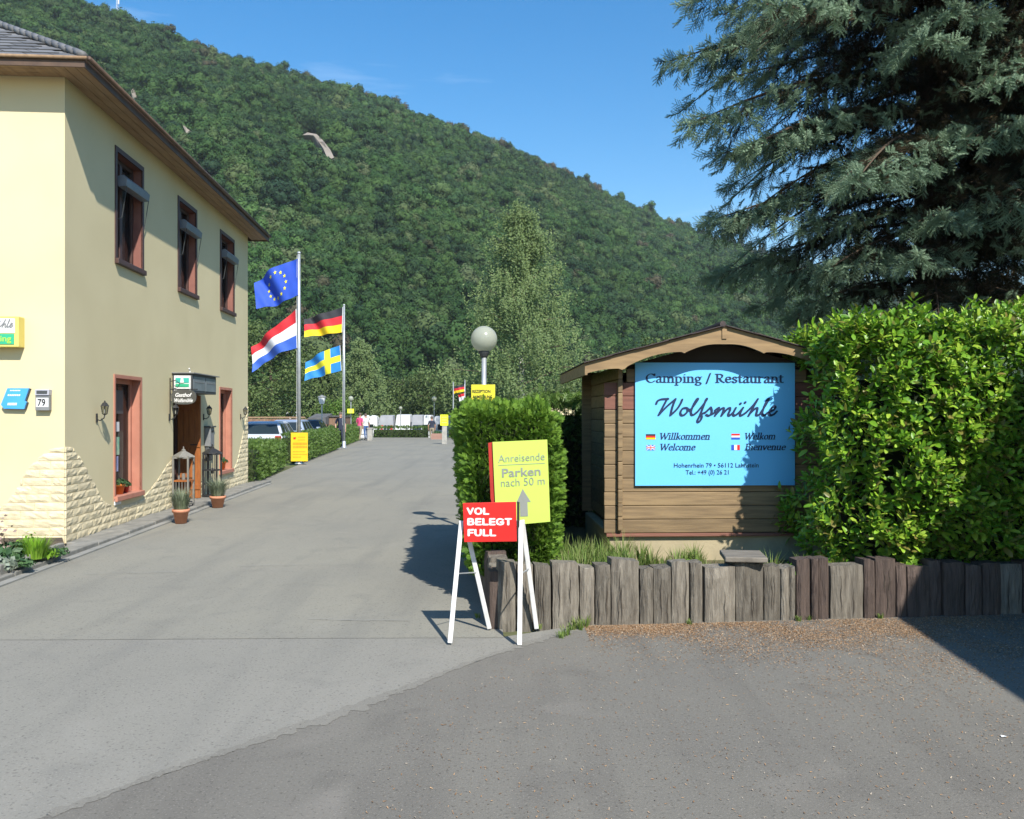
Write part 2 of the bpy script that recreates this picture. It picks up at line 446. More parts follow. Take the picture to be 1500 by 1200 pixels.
M['limeleaf'] = LEAF('bush_leaf', [(0.08, 0.16, 0.025), (0.12, 0.22, 0.035), (0.16, 0.26, 0.05)], 0.6, 0.3, 0.25, 'island')
M['grass'] = LEAF('grass_blade', [(0.10, 0.17, 0.03), (0.16, 0.25, 0.05), (0.22, 0.30, 0.08), (0.28, 0.28, 0.12)], 0.6, 0.35, 0.25, 'island')
M['lavender'] = LEAF('lavender_leaf', [(0.14, 0.18, 0.10), (0.20, 0.24, 0.15), (0.26, 0.28, 0.20)], 0.7, 0.25, 0.2, 'island')
M['bed1'] = LEAF('bed_leaf', [(0.035, 0.085, 0.035), (0.06, 0.13, 0.05), (0.09, 0.17, 0.06)], 0.5, 0.3, 0.3, 'island')
M['bed2'] = LEAF('bed_bright_leaf', [(0.14, 0.30, 0.02), (0.20, 0.38, 0.03), (0.26, 0.42, 0.05)], 0.5, 0.3, 0.3, 'island')
M['bed3'] = LEAF('bed_silver_leaf', [(0.22, 0.27, 0.20), (0.30, 0.34, 0.27)], 0.7, 0.25, 0.2, 'island')
M['geranium'] = LEAF('geranium_leaf', [(0.04, 0.09, 0.03), (0.07, 0.13, 0.05)], 0.6, 0.25, 0.25, 'island')
M['litter'] = LEAF('dry_litter', [(0.20, 0.11, 0.055), (0.30, 0.17, 0.085), (0.42, 0.28, 0.16), (0.13, 0.08, 0.045), (0.50, 0.42, 0.32)], 0.9, 0.0, 0.1, 'island')

# ---------------------------------------------------------------- instancing / baking of foliage
def quat_align(d, roll):
    """quaternions turning +Z to d, rolled about it (numpy, n x 4)"""
    d = d / np.linalg.norm(d, axis=1, keepdims=True)
    q = np.stack([1 + d[:, 2], -d[:, 1], d[:, 0], np.zeros(len(d))], 1)
    bad = q[:, 0] < 1e-5
    q[bad] = (0, 1, 0, 0)
    q /= np.linalg.norm(q, axis=1, keepdims=True)
    c, s = np.cos(roll / 2), np.sin(roll / 2)
    w, x, y, z = q.T
    return np.stack([w * c - z * s, x * c + y * s, y * c - x * s, z * c + w * s], 1)

def quat_rot(q, v):
    w = q[:, :1]; u = q[:, 1:]
    t = 2 * np.cross(u, v)
    return v + w * t + np.cross(u, t)

def scatter(name, pts, quats, scales, idx, sources, parent=None, **tags):
    me = bpy.data.meshes.new(name)
    o = Vector(WL[parent]) if parent is not None else Vector((0, 0, 0))
    n = len(pts)
    me.vertices.add(n)
    me.vertices.foreach_set('co', (np.asarray(pts, float) - np.array(o)).ravel())
    me.attributes.new('rot', 'QUATERNION', 'POINT').data.foreach_set('value', np.asarray(quats, np.float32).ravel())
    me.attributes.new('scl', 'FLOAT', 'POINT').data.foreach_set('value', np.asarray(scales, np.float32))
    me.attributes.new('idx', 'INT', 'POINT').data.foreach_set('value', np.asarray(idx, np.int32))
    ob = place(name, me, o, parent, **tags)
    col = bpy.data.collections.new(name + '_kinds')
    for i, s in enumerate(sources):
        so = bpy.data.objects.new('%s_kind_%02d' % (name, i), s); col.objects.link(so)
    g = bpy.data.node_groups.new(name, 'GeometryNodeTree')
    g.interface.new_socket('Geometry', in_out='INPUT', socket_type='NodeSocketGeometry')
    g.interface.new_socket('Geometry', in_out='OUTPUT', socket_type='NodeSocketGeometry')
    N = g.nodes.new; L = g.links.new
    gi = N('NodeGroupInput'); go = N('NodeGroupOutput'); iop = N('GeometryNodeInstanceOnPoints')
    ci = N('GeometryNodeCollectionInfo'); ci.inputs['Collection'].default_value = col
    ci.inputs['Separate Children'].default_value = True; ci.inputs['Reset Children'].default_value = True
    def attr(nm, ty):
        a = N('GeometryNodeInputNamedAttribute'); a.data_type = ty; a.inputs[0].default_value = nm
        return a.outputs['Attribute']
    L(gi.outputs[0], iop.inputs['Points']); L(ci.outputs[0], iop.inputs['Instance'])
    iop.inputs['Pick Instance'].default_value = True
    L(attr('idx', 'INT'), iop.inputs['Instance Index'])
    L(attr('rot', 'QUATERNION'), iop.inputs['Rotation'])
    L(attr('scl', 'FLOAT'), iop.inputs['Scale'])
    L(iop.outputs[0], go.inputs[0])
    md = ob.modifiers.new('scatter', 'NODES'); md.node_group = g
    return ob

def raw_mesh(name, V, F, mats, mi=None, smooth=False):
    me = bpy.data.meshes.new(name)
    V = np.asarray(V, np.float32); F = np.asarray(F, np.int32)
    k = F.shape[1]
    me.vertices.add(len(V)); me.vertices.foreach_set('co', V.ravel())
    me.loops.add(F.size); me.loops.foreach_set('vertex_index', F.ravel())
    me.polygons.add(len(F)); me.polygons.foreach_set('loop_start', np.arange(0, F.size, k, dtype=np.int32))
    if not isinstance(mats, (list, tuple)): mats = [mats]
    for m in mats: me.materials.append(m)
    if mi is not None: me.polygons.foreach_set('material_index', np.asarray(mi, np.int32))
    if smooth: me.polygons.foreach_set('use_smooth', np.ones(len(F), bool))
    me.update(calc_edges=True)
    return me

def bake(tv, tf, pts, quats, scales):
    """copies of a small template as plain arrays"""
    tv = np.asarray(tv, float); tf = np.asarray(tf, int)
    n, k = len(pts), len(tv)
    q = np.repeat(quats, k, 0); v = np.tile(tv, (n, 1))
    if np.ndim(scales) == 1: s = np.repeat(scales, k)[:, None]
    else: s = np.repeat(scales, k, 0)
    V = quat_rot(q, v * s) + np.repeat(pts, k, 0)
    F = (np.tile(tf, (n, 1)) + np.repeat(np.arange(n) * k, len(tf))[:, None])
    return V, F

def rdir(n, rng=RNG):
    d = rng.normal(size=(n, 3)); return d / np.linalg.norm(d, axis=1, keepdims=True)

LEAFQ = ([(-0.5, 0, 0), (0, 0.12, 0.5), (0.5, 0, 0), (0, 0.12, -0.5)], [(0, 1, 2), (0, 2, 3)])

# ================================================================ THE SETTING
U = Vector((-0.07, 0.9975, 0)); NRM = Vector((0.9975, 0.07, 0))      # along the house front towards the valley, and out to the road
HC = Vector((-5.45, 10.4, 0))                                        # near corner of the yellow house
def Fp(s, z, o=0.0): return HC + U * s + NRM * o + Vector((0, 0, z))     # point on the road side of the house
def Gp(t, z, o=0.0): return HC - NRM * t - U * o + Vector((0, 0, z))     # point on the camera side of the house

# ground: one sheet to the horizon, dropping about a metre to the camp site
def ground_z(y): return -0.03 - 0.95 * float(smoothstep(58, 68, y))
b = MB()
ys = [-60, -10, 0, 20, 40, 56, 58, 60, 62, 64, 66, 68, 72, 100, 200, 600, 2500]
xs = [-2500, -300, -60, -20, 0, 20, 60, 300, 2500]
b.add([(x, y, ground_z(y)) for y in ys for x in xs],
      [(j * 9 + i, j * 9 + i + 1, j * 9 + 10 + i, j * 9 + 9 + i) for j in range(len(ys) - 1) for i in range(8)])
b.build('ground', M['ground'], fixn=False, origin=(0, 0, 0), kind='structure')

def sheet(name, poly, z, mat, **t):
    b = MB(); b.add([(x, y, z) for x, y in poly], [tuple(range(len(poly)))])
    return b.build(name, mat, fixn=False, origin=(0, 0, z), kind='structure', **t)

RE0 = Vector((-0.09, 6.9, 0))                        # right edge of the drive
def redge(y): return -0.09 - 0.0715 * (y - 6.9)
def ledge(y): return (HC + U * ((y - 10.4) / 0.9975) + NRM * 0.42).x if y < 19 else -5.64 - 0.112 * (y - 19)
# street in the foreground (older bluish asphalt)
sheet('street', [(-40, -30), (40, -30), (40, 7.4), (0.6, 6.6), (-0.06, 6.2), (-40, 6.0)], -0.012, M['street'])
# driveway beyond the seam
dl = [(ledge(y), y) for y in (57, 45, 30, 20, 10.4)]
b = [(-40, 5.93), (-3.2, 6.11), (-1.6, 6.15), (-0.06, 6.17)] + [(redge(y), y) for y in (7, 12, 20, 40, 57)] + [(ledge(57) , 57.0)] + [(ledge(y) - 0.3, y) for y in (45, 30, 20, 10.6)] + [(-40, 8.0)]
sheet('driveway', b, -0.0095, M['drive'])
sheet('camp_road', [(ledge(57) - 1.0, 56.9), (redge(57), 56.9), (redge(57) + 9, 58.2), (redge(57) + 9, 57.2 + 3.0), (ledge(57) - 14, 60.5), (ledge(57) - 14, 58.2)], 0.0, M['drive'])
# darker forecourt to the right: its edge is a gentle curve
edge = [gnd(*p) for p in ((872, 914), (830, 926), (760, 946), (680, 975), (600, 1006), (500, 1042), (400, 1077), (300, 1112), (200, 1148), (60, 1198))]
e2 = []
rg = random.Random(77)
for i in range(len(edge) - 1):
    for k in range(14):
        p = edge[i].lerp(edge[i + 1], k / 14); e2.append((p.x + rg.uniform(-.006, .006), p.y + rg.uniform(-.011, .011) + .012 * math.sin(p.x * 9)))
e2.append((edge[-1].x, edge[-1].y))
e2 += [(-3.4, 2.4), (-7.5, 0.0), (-14, -6), (40, -20), (40, 7.6), (6, 7.2), (3.3, 6.95), (1.2, 6.6)]
sheet('forecourt', e2, 0.0, M['court'])
# dusty worn strip where the two surfaces run into each other
b = MB(); rg = random.Random(78); up_ = []
for i in range(len(edge) - 1):
    for k in range(14):
        p = edge[i].lerp(edge[i + 1], k / 14); d_ = (edge[i + 1] - edge[i]).normalized(); n_ = Vector((-d_.y, d_.x, 0))
        up_.append((p - n_ * rg.uniform(.012, .05), p + n_ * rg.uniform(.02, .11) * (.6 + .4 * math.sin(p.x * 5))))
b.add([(q.x, q.y, .0022) for pr in up_ for q in pr], [(2 * i, 2 * i + 1, 2 * i + 3, 2 * i + 2) for i in range(len(up_) - 1)])
b.build('worn_edge', ASPHALT('worn_edge_asphalt', (0.196, 0.186, 0.160), (0.205, 0.195, 0.168), (0.27, 0.255, 0.225), (0.160, 0.152, 0.132)), fixn=True, kind='structure')
# a few meandering cracks and repairs in the asphalt
rg = random.Random(5)
b = MB()
for (x, y, a, L) in ((-2.9, 9.05, 0.05, 1.1), (-4.3, 8.6, 0.12, 0.9), (-1.9, 12.6, 0.03, 1.6), (-3.4, 14.2, 0.0, 1.3), (-2.2, 19.0, 0.0, 3.2), (-1.6, 6.7, -0.05, 0.8)):
    px_, py_ = x, y
    for k in range(9):
        nx, ny = px_ + math.cos(a) * L / 9, py_ + math.sin(a) * L / 9 + rg.uniform(-0.02, 0.02)
        w = 0.002 + 0.003 * rg.random()
        b.add([(px_, py_ - w, 0.0035), (nx, ny - w, 0.0035), (nx, ny + w, 0.0035), (px_, py_ + w, 0.0035)], [(0, 1, 2, 3)])
        px_, py_ = nx, ny
b.build('asphalt_cracks', P('crack_tar', (0.19, 0.19, 0.18), (0.26, 0.26, 0.24), 3, 0.9), fixn=False, kind='structure')

# concrete strip along the foot of the house, in separate lengths
strip = thing('kerb_strip', Fp(4, 0, 0.2), 'pale concrete kerb strip along the foot of the yellow house', 'kerb')
s = -3.0; k = 0
while s < 9.2:
    L = 1.0
    MB().obox(lambda a, o, z: Fp(a, z, o), s + 0.006, s + L - 0.006, 0.012 if s > -0.2 else 0.16, 0.40, -0.06, 0.045 + 0.006 * ((k * 7) % 3)).build('kerb_stone', M['kerb'], strip, bevel=0.012)
    s += L; k += 1
b = MB().obox(lambda a, o, z: Fp(a, z, o), -3.0, 9.6, 0.40, 0.50, -0.05, 0.006)
b.build('gutter', P('gutter_dirt', (0.20, 0.20, 0.18), (0.28, 0.275, 0.25), 3, 0.95), kind='structure')

# right-hand verge and kerb of the drive
b = MB().add([(redge(y) + dx, y, 0.012) for y in (10.9, 20, 35, 57) for dx in (0.12, 1.1)], [(0, 1, 3, 2), (2, 3, 5, 4), (4, 5, 7, 6)])
b.build('verge', P('dusty_verge', (0.20, 0.18, 0.10), (0.12, 0.15, 0.05), 1.5, 0.95), fixn=False, kind='structure')
vk = thing('edging_kerb', (redge(20), 20, 0), 'narrow grey edging kerb on the right side of the driveway', 'kerb')
y = 10.4
while y < 56:
    x0, x1 = redge(y), redge(y + 1.5)
    MB().add([(x0, y, -0.02), (x0 + 0.1, y, -0.02), (x1 + 0.1, y + 1.49, -0.02), (x1, y + 1.49, -0.02), (x0, y, 0.055), (x0 + 0.1, y, 0.055), (x1 + 0.1, y + 1.49, 0.055), (x1, y + 1.49, 0.055)],
             [(0, 3, 2, 1), (4, 5, 6, 7), (0, 1, 5, 4), (1, 2, 6, 5), (2, 3, 7, 6), (3, 0, 4, 7)]).build('edging_stone', M['kerb'], vk)
    y += 1.5

# ---------------------------------------------------------------- wooded hill
RIDGE = [(-700, -330, 300), (-300, -170, 305), (0, -48, 318), (110, 5, 330), (180, 30, 336), (330, 88, 350), (420, 112, 360), (500, 132, 370), (560, 152, 378), (650, 182, 390), (760, 222, 405),
         (850, 262, 420), (900, 290, 430), (960, 315, 440), (1040, 345, 455), (1100, 362, 470), (1200, 395, 490), (1400, 450, 530), (1900, 520, 640), (2400, 560, 760)]
BASE = [(-700, 92), (0, 98), (400, 104), (700, 118), (1000, 150), (1300, 200), (1900, 300), (2400, 380)]
HTOP = 13.5                                      # photo pixels taken up by the crowns along the skyline
rpx = np.array([r[0] for r in RIDGE], float); rpy = np.array([r[1] for r in RIDGE], float) + HTOP; rd = np.array([r[2] for r in RIDGE], float)
bpx = np.array([q[0] for q in BASE], float); bd = np.array([q[1] for q in BASE], float)
def hnoise(x, y, sc_=1.0, seed=0):
    v = 0
    for k, (f, a) in enumerate(((0.011, 1.0), (0.023, 0.6), (0.051, 0.33), (0.097, 0.2))):
        v = v + a * np.sin(x * f * sc_ + 1.7 * k + seed + 0.8 * np.sin(y * f * sc_ * 1.3 + k)) * np.cos(y * f * sc_ * 0.9 + 2.1 * k + seed * 0.7)
    return v
def hill(px, t):
    """terrain point for a bearing and a position between foot (0), crest (1) and the plateau behind"""
    px = np.asarray(px, float); t = np.asarray(t, float)
    D0 = np.interp(px, bpx, bd); D1 = np.interp(px, rpx, rd)
    zr = CAMZ - (np.interp(px, rpx, rpy) - HOR) / FPX * D1
    D = D0 + (D1 - D0) * t
    tt = np.clip(t, 0, 1)
    z = -1.0 + (zr + 1.0) * (0.82 * tt + 0.18 * np.sin(tt * math.pi / 2))
    z = z - np.where(t > 1, (t - 1) * 60, 0)
    X = (px - CX) / FPX * D
    z = z + hnoise(X, D) * 4.2 * np.sin(np.clip(tt, 0, 1) * math.pi) * np.minimum(1, zr / 60)
    return np.stack([X, D, z], -1)
gp = np.arange(-700, 2401, 20.0); gt = np.concatenate([np.linspace(0, 1, 36), [1.08, 1.25, 1.6]])
PX, TT = np.meshgrid(gp, gt)
HV = hill(PX.ravel(), TT.ravel()); HV[TT.ravel() == 0, 2] = -3
nx = len(gp)
HF = [(j * nx + i, j * nx + i + 1, (j + 1) * nx + i + 1, (j + 1) * nx + i) for j in range(len(gt) - 1) for i in range(nx - 1)]
place('hill', raw_mesh('hill', HV, HF, M['forestfloor'], smooth=True), kind='structure')

def hill_t(px, py):
    ts = np.linspace(0.02, 1, 200); h = hill(np.full(200, px), ts)
    pys = HOR - (h[:, 2] - CAMZ) * FPX / h[:, 1]
    return float(ts[np.argmin(abs(pys - py))])

# bare rock showing through the wood
ROCKS = [([(444, 206), (452, 200), (466, 207), (477, 216), (486, 230), (491, 240), (482, 241), (470, 226), (458, 214)], 1),
         ([(270, 200), (277, 198), (286, 209), (278, 212)], 0), ([(232, 150), (240, 148), (243, 156), (234, 158)], 0),
         ([(196, 147), (203, 143), (206, 152), (198, 156)], 0), ]
rockpts = []
names = ['long pale scree scar among the trees high on the hill', 'slanting rock outcrop on the slope right of the long eaves', 'small square rock outcrop above the house roof',
         'rock outcrop left of the square one above the roof', 'small low outcrop nearest the hip of the roof', 'small outcrop just below the skyline at left']
for ri, (poly, big) in enumerate(ROCKS):
    cx_ = sum(p[0] for p in poly) / len(poly); cy_ = sum(p[1] for p in poly) / len(poly)
    ring = [hill([p[0]], [hill_t(p[0], p[1])])[0] for p in poly]
    cen = np.mean(ring, 0)
    rockpts.append((cx_, cy_, poly))
    b = MB(); n = len(ring)
    out = np.array([0, -1.0, 0.75]) 
    low = [p - out * 3.0 for p in ring]
    top = [p + out * (0.9 + 1.5 * random.random()) for p in ring]
    mid = [cen + (p - cen) * 0.55 + out * (2.0 + 1.0 * random.random()) for p in ring]
    b.add(low + top + mid + [cen + out * 2.0],
          [(i, (i + 1) % n, n + (i + 1) % n, n + i) for i in range(n)] + [(n + i, n + (i + 1) % n, 2 * n + (i + 1) % n, 2 * n + i) for i in range(n)] + [(2 * n + i, 2 * n + (i + 1) % n, 3 * n) for i in range(n)])
    b.build('rock_outcrop', M['rock'], label=names[ri], cat='rock', group='bare rocks on the hillside')

# crown meshes for the wood
def crown_mesh(name, seed, mat, kind='broad', nleaf=1500):
    rng = np.random.default_rng(seed)
    if kind == 'broad':
        nl = 12
        lobes = [(rdir(1, rng)[0] * np.array([0.62, 0.62, 0.72]) * rng.uniform(0.45, 1.0), rng.uniform(0.26, 0.5)) for _ in range(nl)]
        pts, nor = [], []
        for c, r in lobes:
            d = rdir(nleaf // nl, rng); p = c + d * r * rng.uniform(0.82, 1.08, (len(d), 1))
            pts.append(p); nor.append(d)
        pts = np.concatenate(pts); nor = np.concatenate(nor)
        q = quat_align(np.cross(nor + rdir(len(nor), rng) * 0.5, rdir(len(nor), rng)) + 1e-4, rng.uniform(0, 6.28, len(nor)))
        q = quat_align(nor + rdir(len(nor), rng) * 0.55, rng.uniform(0, 6.28, len(nor)))
        tv = [(-0.5, -0.1, 0), (0.05, -0.5, 0.1), (0.5, 0.05, 0), (0.0, 0.5, 0.08)]; tf = [(0, 1, 2), (0, 2, 3)]
        V, F = bake(tv, tf, pts, q, rng.uniform(0.07, 0.15, len(pts)))
        mi = np.zeros(len(F), int)
        bm = bmesh.new()
        for c, r in lobes:
            bmesh.ops.create_icosphere(bm, subdivisions=1, radius=r * 0.80, matrix=Matrix.Translation(Vector(c)))
        cv = np.array([v.co[:] for v in bm.verts]); cf = np.array([[v.index for v in f.verts] for f in bm.faces])
        bm.verts.index_update(); bm.verts.ensure_lookup_table()
        cf = np.array([[v.index for v in f.verts] for f in bm.faces]); bm.free()
        F = np.concatenate([F, cf + len(V)]); mi = np.concatenate([mi, np.ones(len(cf), int)]); V = np.concatenate([V, cv])
        return raw_mesh(name, V, F, [mat, mat], mi)
    else:                                    # narrow conifer
        pts, d = [], []
        for i in range(nleaf):
            h = rng.uniform(-1.0, 1.6); r = 0.62 * (1.6 - h) / 2.6 * rng.uniform(0.6, 1.05); a = rng.uniform(0, 6.28)
            pts.append((r * math.cos(a), r * math.sin(a), h)); d.append((math.cos(a), math.sin(a), 0.25))
        pts = np.array(pts); q = quat_align(np.array(d) + rdir(nleaf, rng) * 0.4, rng.uniform(0, 6.28, nleaf))
        V, F = bake([(-0.5, -0.1, 0), (0.05, -0.5, 0.1), (0.5, 0.05, 0), (0.0, 0.5, 0.08)], [(0, 1, 2), (0, 2, 3)], pts, q, rng.uniform(0.2, 0.34, nleaf))
        return raw_mesh(name, V, F, mat)
KINDS = [crown_mesh('broad_crown', 20 + i, M['hillA']) for i in range(5)] + [crown_mesh('pale_crown', 40 + i, M['hillB']) for i in range(2)] + [crown_mesh('dry_crown', 50, M['hillC'])] + [crown_mesh('conifer_crown', 60, M['hillD'], 'conifer', 260)] + [crown_mesh('dark_crown', 70 + i, M['hillE']) for i in range(2)]

rng = np.random.default_rng(3)
pts, scl, idx = [], [], []
N = 42000
px = rng.uniform(-330, 1500, N); t = rng.uniform(-0.01, 1.02, N) 
keepd = rng.random(N)
h = hill(px, t)
dens = (h[:, 1] / 420.0) ** 1.0                   # even spacing over the ground, not over the picture
ok = keepd < np.clip(dens * 1.2, 0.10, 1)
px, t, h = px[ok], t[ok], h[ok]
py = HOR - (h[:, 2] - CAMZ) * FPX / h[:, 1]
ok = np.ones(len(px), bool)
for cx_, cy_, poly in rockpts:
    xs_ = [p[0] for p in poly]; ys_ = [p[1] for p in poly]
    if len(poly) > 6:
        for (qx, qy) in poly: ok &= ~((abs(px - qx) < 8) & (py > qy - 5) & (py < qy + 24))
    else:
        ok &= ~((px > min(xs_) - 3) & (px < max(xs_) + 3) & (py > min(ys_) - 1) & (py < max(ys_) + 10))
px, t, h, py = px[ok], t[ok], h[ok], py[ok]
n = len(px)
patch = hnoise(h[:, 0], h[:, 2] * 2.2 + h[:, 1] * 0.3, 3.0, 4.0)
kind = rng.integers(0, 5, n)
pale = (rng.random(n) < 0.05 + 0.16 * (patch > 1.0)); kind[pale] = 5 + rng.integers(0, 2, pale.sum())
drk = (rng.random(n) < 0.05 + 0.30 * (patch < -0.9)); kind[drk] = 9 + rng.integers(0, 2, drk.sum())
dry = ((t > 0.90) & (rng.random(n) < 0.14)) | (rng.random(n) < 0.006); kind[dry] = 7
con = ((px > 1020) & (t > 0.90) & (rng.random(n) < 0.75)) | ((t > 0.97) & (rng.random(n) < 0.0)); kind[con] = 8
rad = rng.uniform(1.5, 3.3, n) * np.where(t > 0.9, 0.85, 1.0)
rad[con] *= 1.05
big_ = rng.random(n) < 0.10; rad[big_] *= rng.uniform(1.2, 1.6, big_.sum())
sky_ = (t > 0.955) & (rng.random(n) < 0.4); rad[sky_] *= rng.uniform(1.1, 1.65, sky_.sum())      # uneven crowns along the crest
hp = h.copy(); hp[:, 2] += rad * 0.85
q = quat_align(np.stack([rng.normal(0, 0.1, n), rng.normal(0, 0.1, n), np.ones(n)], 1), rng.uniform(0, 6.28, n))
scatter('hillside_wood', hp, q, rad, kind, KINDS, label='dense green deciduous wood covering the whole steep hillside', cat='wood', kind='stuff')

# radio mast on the skyline
mt = hill([172], [1.0])[0]
mast = thing('radio_mast', mt, 'thin white radio mast on the skyline at upper left', 'mast')
b = MB()
for k in range(3):
    a = k * 2.094
    b.tube([(mt[0] + 0.55 * math.cos(a), mt[1] + 0.55 * math.sin(a), mt[2] - 1), (mt[0] + 0.3 * math.cos(a), mt[1] + 0.3 * math.sin(a), mt[2] + 26)], 0.06, 6)
b.build('mast_legs', M['white'], mast, kind='stuff')
b = MB()
for k in range(22):
    a = (k % 3) * 2.094; z = mt[2] + k * 1.15; c0, c1 = 0.5, 0.48
    b.tube([(mt[0] + c0 * math.cos(a), mt[1] + c0 * math.sin(a), z), (mt[0] + c1 * math.cos(a + 2.094), mt[1] + c1 * math.sin(a + 2.094), z + 1.0)], 0.03, 4)
b.build('lattice', M['white'], mast, kind='stuff')
MB().tube([(mt[0] + 0.7, mt[1] - 0.5, mt[2] + 9), (mt[0] + 0.7, mt[1] - 0.5, mt[2] + 11)], 0.25, 8).build('antenna', M['white'], mast)

# ================================================================ YELLOW HOUSE
WH, LEN, DEP = 5.76, 9.34, 9.0
house = thing('yellow_house', HC + Vector((-3.5, 4.5, 0)), 'two-storey cream plastered house with hipped slate roof left of the drive', 'house')
WIN_UP = [(1.54, 2.65), (4.28, 5.38), (6.96, 8.10)]
ZU = (3.80, 5.36)
WIN_DN = [(1.55, 2.52), (6.96, 7.85)]
ZD = (0.46, 2.12)
DOOR = (4.05, 5.50)
ZDOOR = 2.06
b = MB()
holes = [(s0 + .07, s1 - .07, ZU[0] , ZU[1] - .05) for s0, s1 in WIN_UP] + [(s0, s1, ZD[0], ZD[1]) for s0, s1 in WIN_DN] + [(DOOR[0], DOOR[1], 0.0, ZDOOR)]
ss = sorted(set([0, LEN] + [h_[0] for h_ in holes] + [h_[1] for h_ in holes]))
zz = sorted(set([-0.05, WH] + [h_[2] for h_ in holes] + [h_[3] for h_ in holes]))
for i in range(len(ss) - 1):
    for j in range(len(zz) - 1):
        sm, zm = (ss[i] + ss[i + 1]) / 2, (zz[j] + zz[j + 1]) / 2
        if any(h_[0] < sm < h_[1] and h_[2] < zm < h_[3] for h_ in holes): continue
        b.add([Fp(ss[i], zz[j]), Fp(ss[i + 1], zz[j]), Fp(ss[i + 1], zz[j + 1]), Fp(ss[i], zz[j + 1])], [(0, 1, 2, 3)])
for (s0, s1, z0, z1) in holes[5:]:                                  # door reveals are plaster
    d = 0.40
    b.add([Fp(s0, z0), Fp(s0, z1), Fp(s0, z1, -d), Fp(s0, z0, -d)], [(0, 1, 2, 3)])
    b.add([Fp(s1, z0), Fp(s1, z0, -d), Fp(s1, z1, -d), Fp(s1, z1)], [(0, 1, 2, 3)])
    b.add([Fp(s0, z1), Fp(s1, z1), Fp(s1, z1, -d), Fp(s0, z1, -d)], [(0, 1, 2, 3)])
FW = 7.6
b.add([Gp(0, -0.05), Gp(0, WH), Gp(FW, WH), Gp(FW, -0.05)], [(0, 1, 2, 3)])
fl, bl, br = Gp(FW, 0), Gp(FW, 0, -LEN), Fp(LEN, 0)
up = Vector((0, 0, WH)); dn = Vector((0, 0, -0.05))
b.add([fl + dn, fl + up, bl + up, bl + dn], [(0, 1, 2, 3)])
b.add([bl + dn, bl + up, br + up, br + dn], [(0, 1, 2, 3)])
b.build('wall', M['plaster'], house, fixn=False)
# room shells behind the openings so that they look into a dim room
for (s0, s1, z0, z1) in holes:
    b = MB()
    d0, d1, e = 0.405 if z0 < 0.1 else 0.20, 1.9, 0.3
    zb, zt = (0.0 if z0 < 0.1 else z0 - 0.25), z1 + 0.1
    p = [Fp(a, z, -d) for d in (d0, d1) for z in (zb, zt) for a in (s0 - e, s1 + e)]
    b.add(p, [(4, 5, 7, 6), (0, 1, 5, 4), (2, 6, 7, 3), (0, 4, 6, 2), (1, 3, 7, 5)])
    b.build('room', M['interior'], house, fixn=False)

# split-faced stone skirting with a wavy upper edge
KF = [(0, 1.21), (0.2, 1.20), (0.44, 1.05), (0.835, 0.72), (1.12, 0.45), (1.47, 0.33), (2.0, 0.29), (2.5, 0.31), (3.01, 0.46), (3.42, 0.62), (3.75, 0.78), (4.04, 0.86), (5.5, 0.40), (5.9, 0.31), (7.0, 0.30), (7.93, 0.36), (8.35, 0.58), (8.64, 0.90), (8.95, 1.27), (9.34, 1.80)]
KG = [(0, 1.21), (0.17, 1.19), (0.33, 1.06), (0.46, 0.92), (0.54, 0.74), (0.67, 0.56), (0.8, 0.45), (1.1, 0.30), (2.2, 0.26)]
def hF(s): return float(np.interp(s, [k[0] for k in KF], [k[1] for k in KF]))
def hG(s): return float(np.interp(s, [k[0] for k in KG], [k[1] for k in KG]))
def stone(fn, h, s0, s1, z0, z1, rg):
    nx_, nz_ = 5, 3
    good = [x for x in np.linspace(s0, s1, 25) if h(x) > z0 + .014]
    if len(good) < 3: return
    s0, s1 = good[0], good[-1]
    tops = [min(z1, h(s0 + (s1 - s0) * i / nx_)) for i in range(nx_ + 1)]
    if max(tops) < z0 + 0.018: return
    tops = [max(t_, z0 + 0.004) for t_ in tops]
    b = MB(); P_ = []
    for j in range(nz_ + 1):
        for i in range(nx_ + 1):
            s_ = s0 + (s1 - s0) * i / nx_; z = z0 + (tops[i] - z0) * j / nz_
            e = (i in (0, nx_)) or (j in (0, nz_))
            if not e: s_ += rg.uniform(-.012, .012); z += rg.uniform(-.006, .006)
            o = 0.004 + rg.uniform(0, .003) if e else 0.007 + rg.uniform(0, 0.010)
            P_.append(fn(s_, z, o))
    W_ = nx_ + 1
    F_ = [(j * W_ + i, j * W_ + i + 1, (j + 1) * W_ + i + 1, (j + 1) * W_ + i) for j in range(nz_) for i in range(nx_)]
    ring = [i for i in range(W_)] + [j * W_ + nx_ for j in range(1, nz_ + 1)] + [nz_ * W_ + i for i in range(nx_ - 1, -1, -1)] + [j * W_ for j in range(nz_ - 1, 0, -1)]
    bk = len(P_)
    for r in ring:
        j, i = divmod(r, W_); P_.append(fn(s0 + (s1 - s0) * i / nx_, z0 + (tops[i] - z0) * j / nz_, -0.004))
    nR = len(ring)
    F_ += [(ring[k], bk + k, bk + (k + 1) % nR, ring[(k + 1) % nR]) for k in range(nR)]
    b.add(P_, F_)
    b.build('stone', M['stone'], house)
rg = random.Random(12)
CH = 0.101
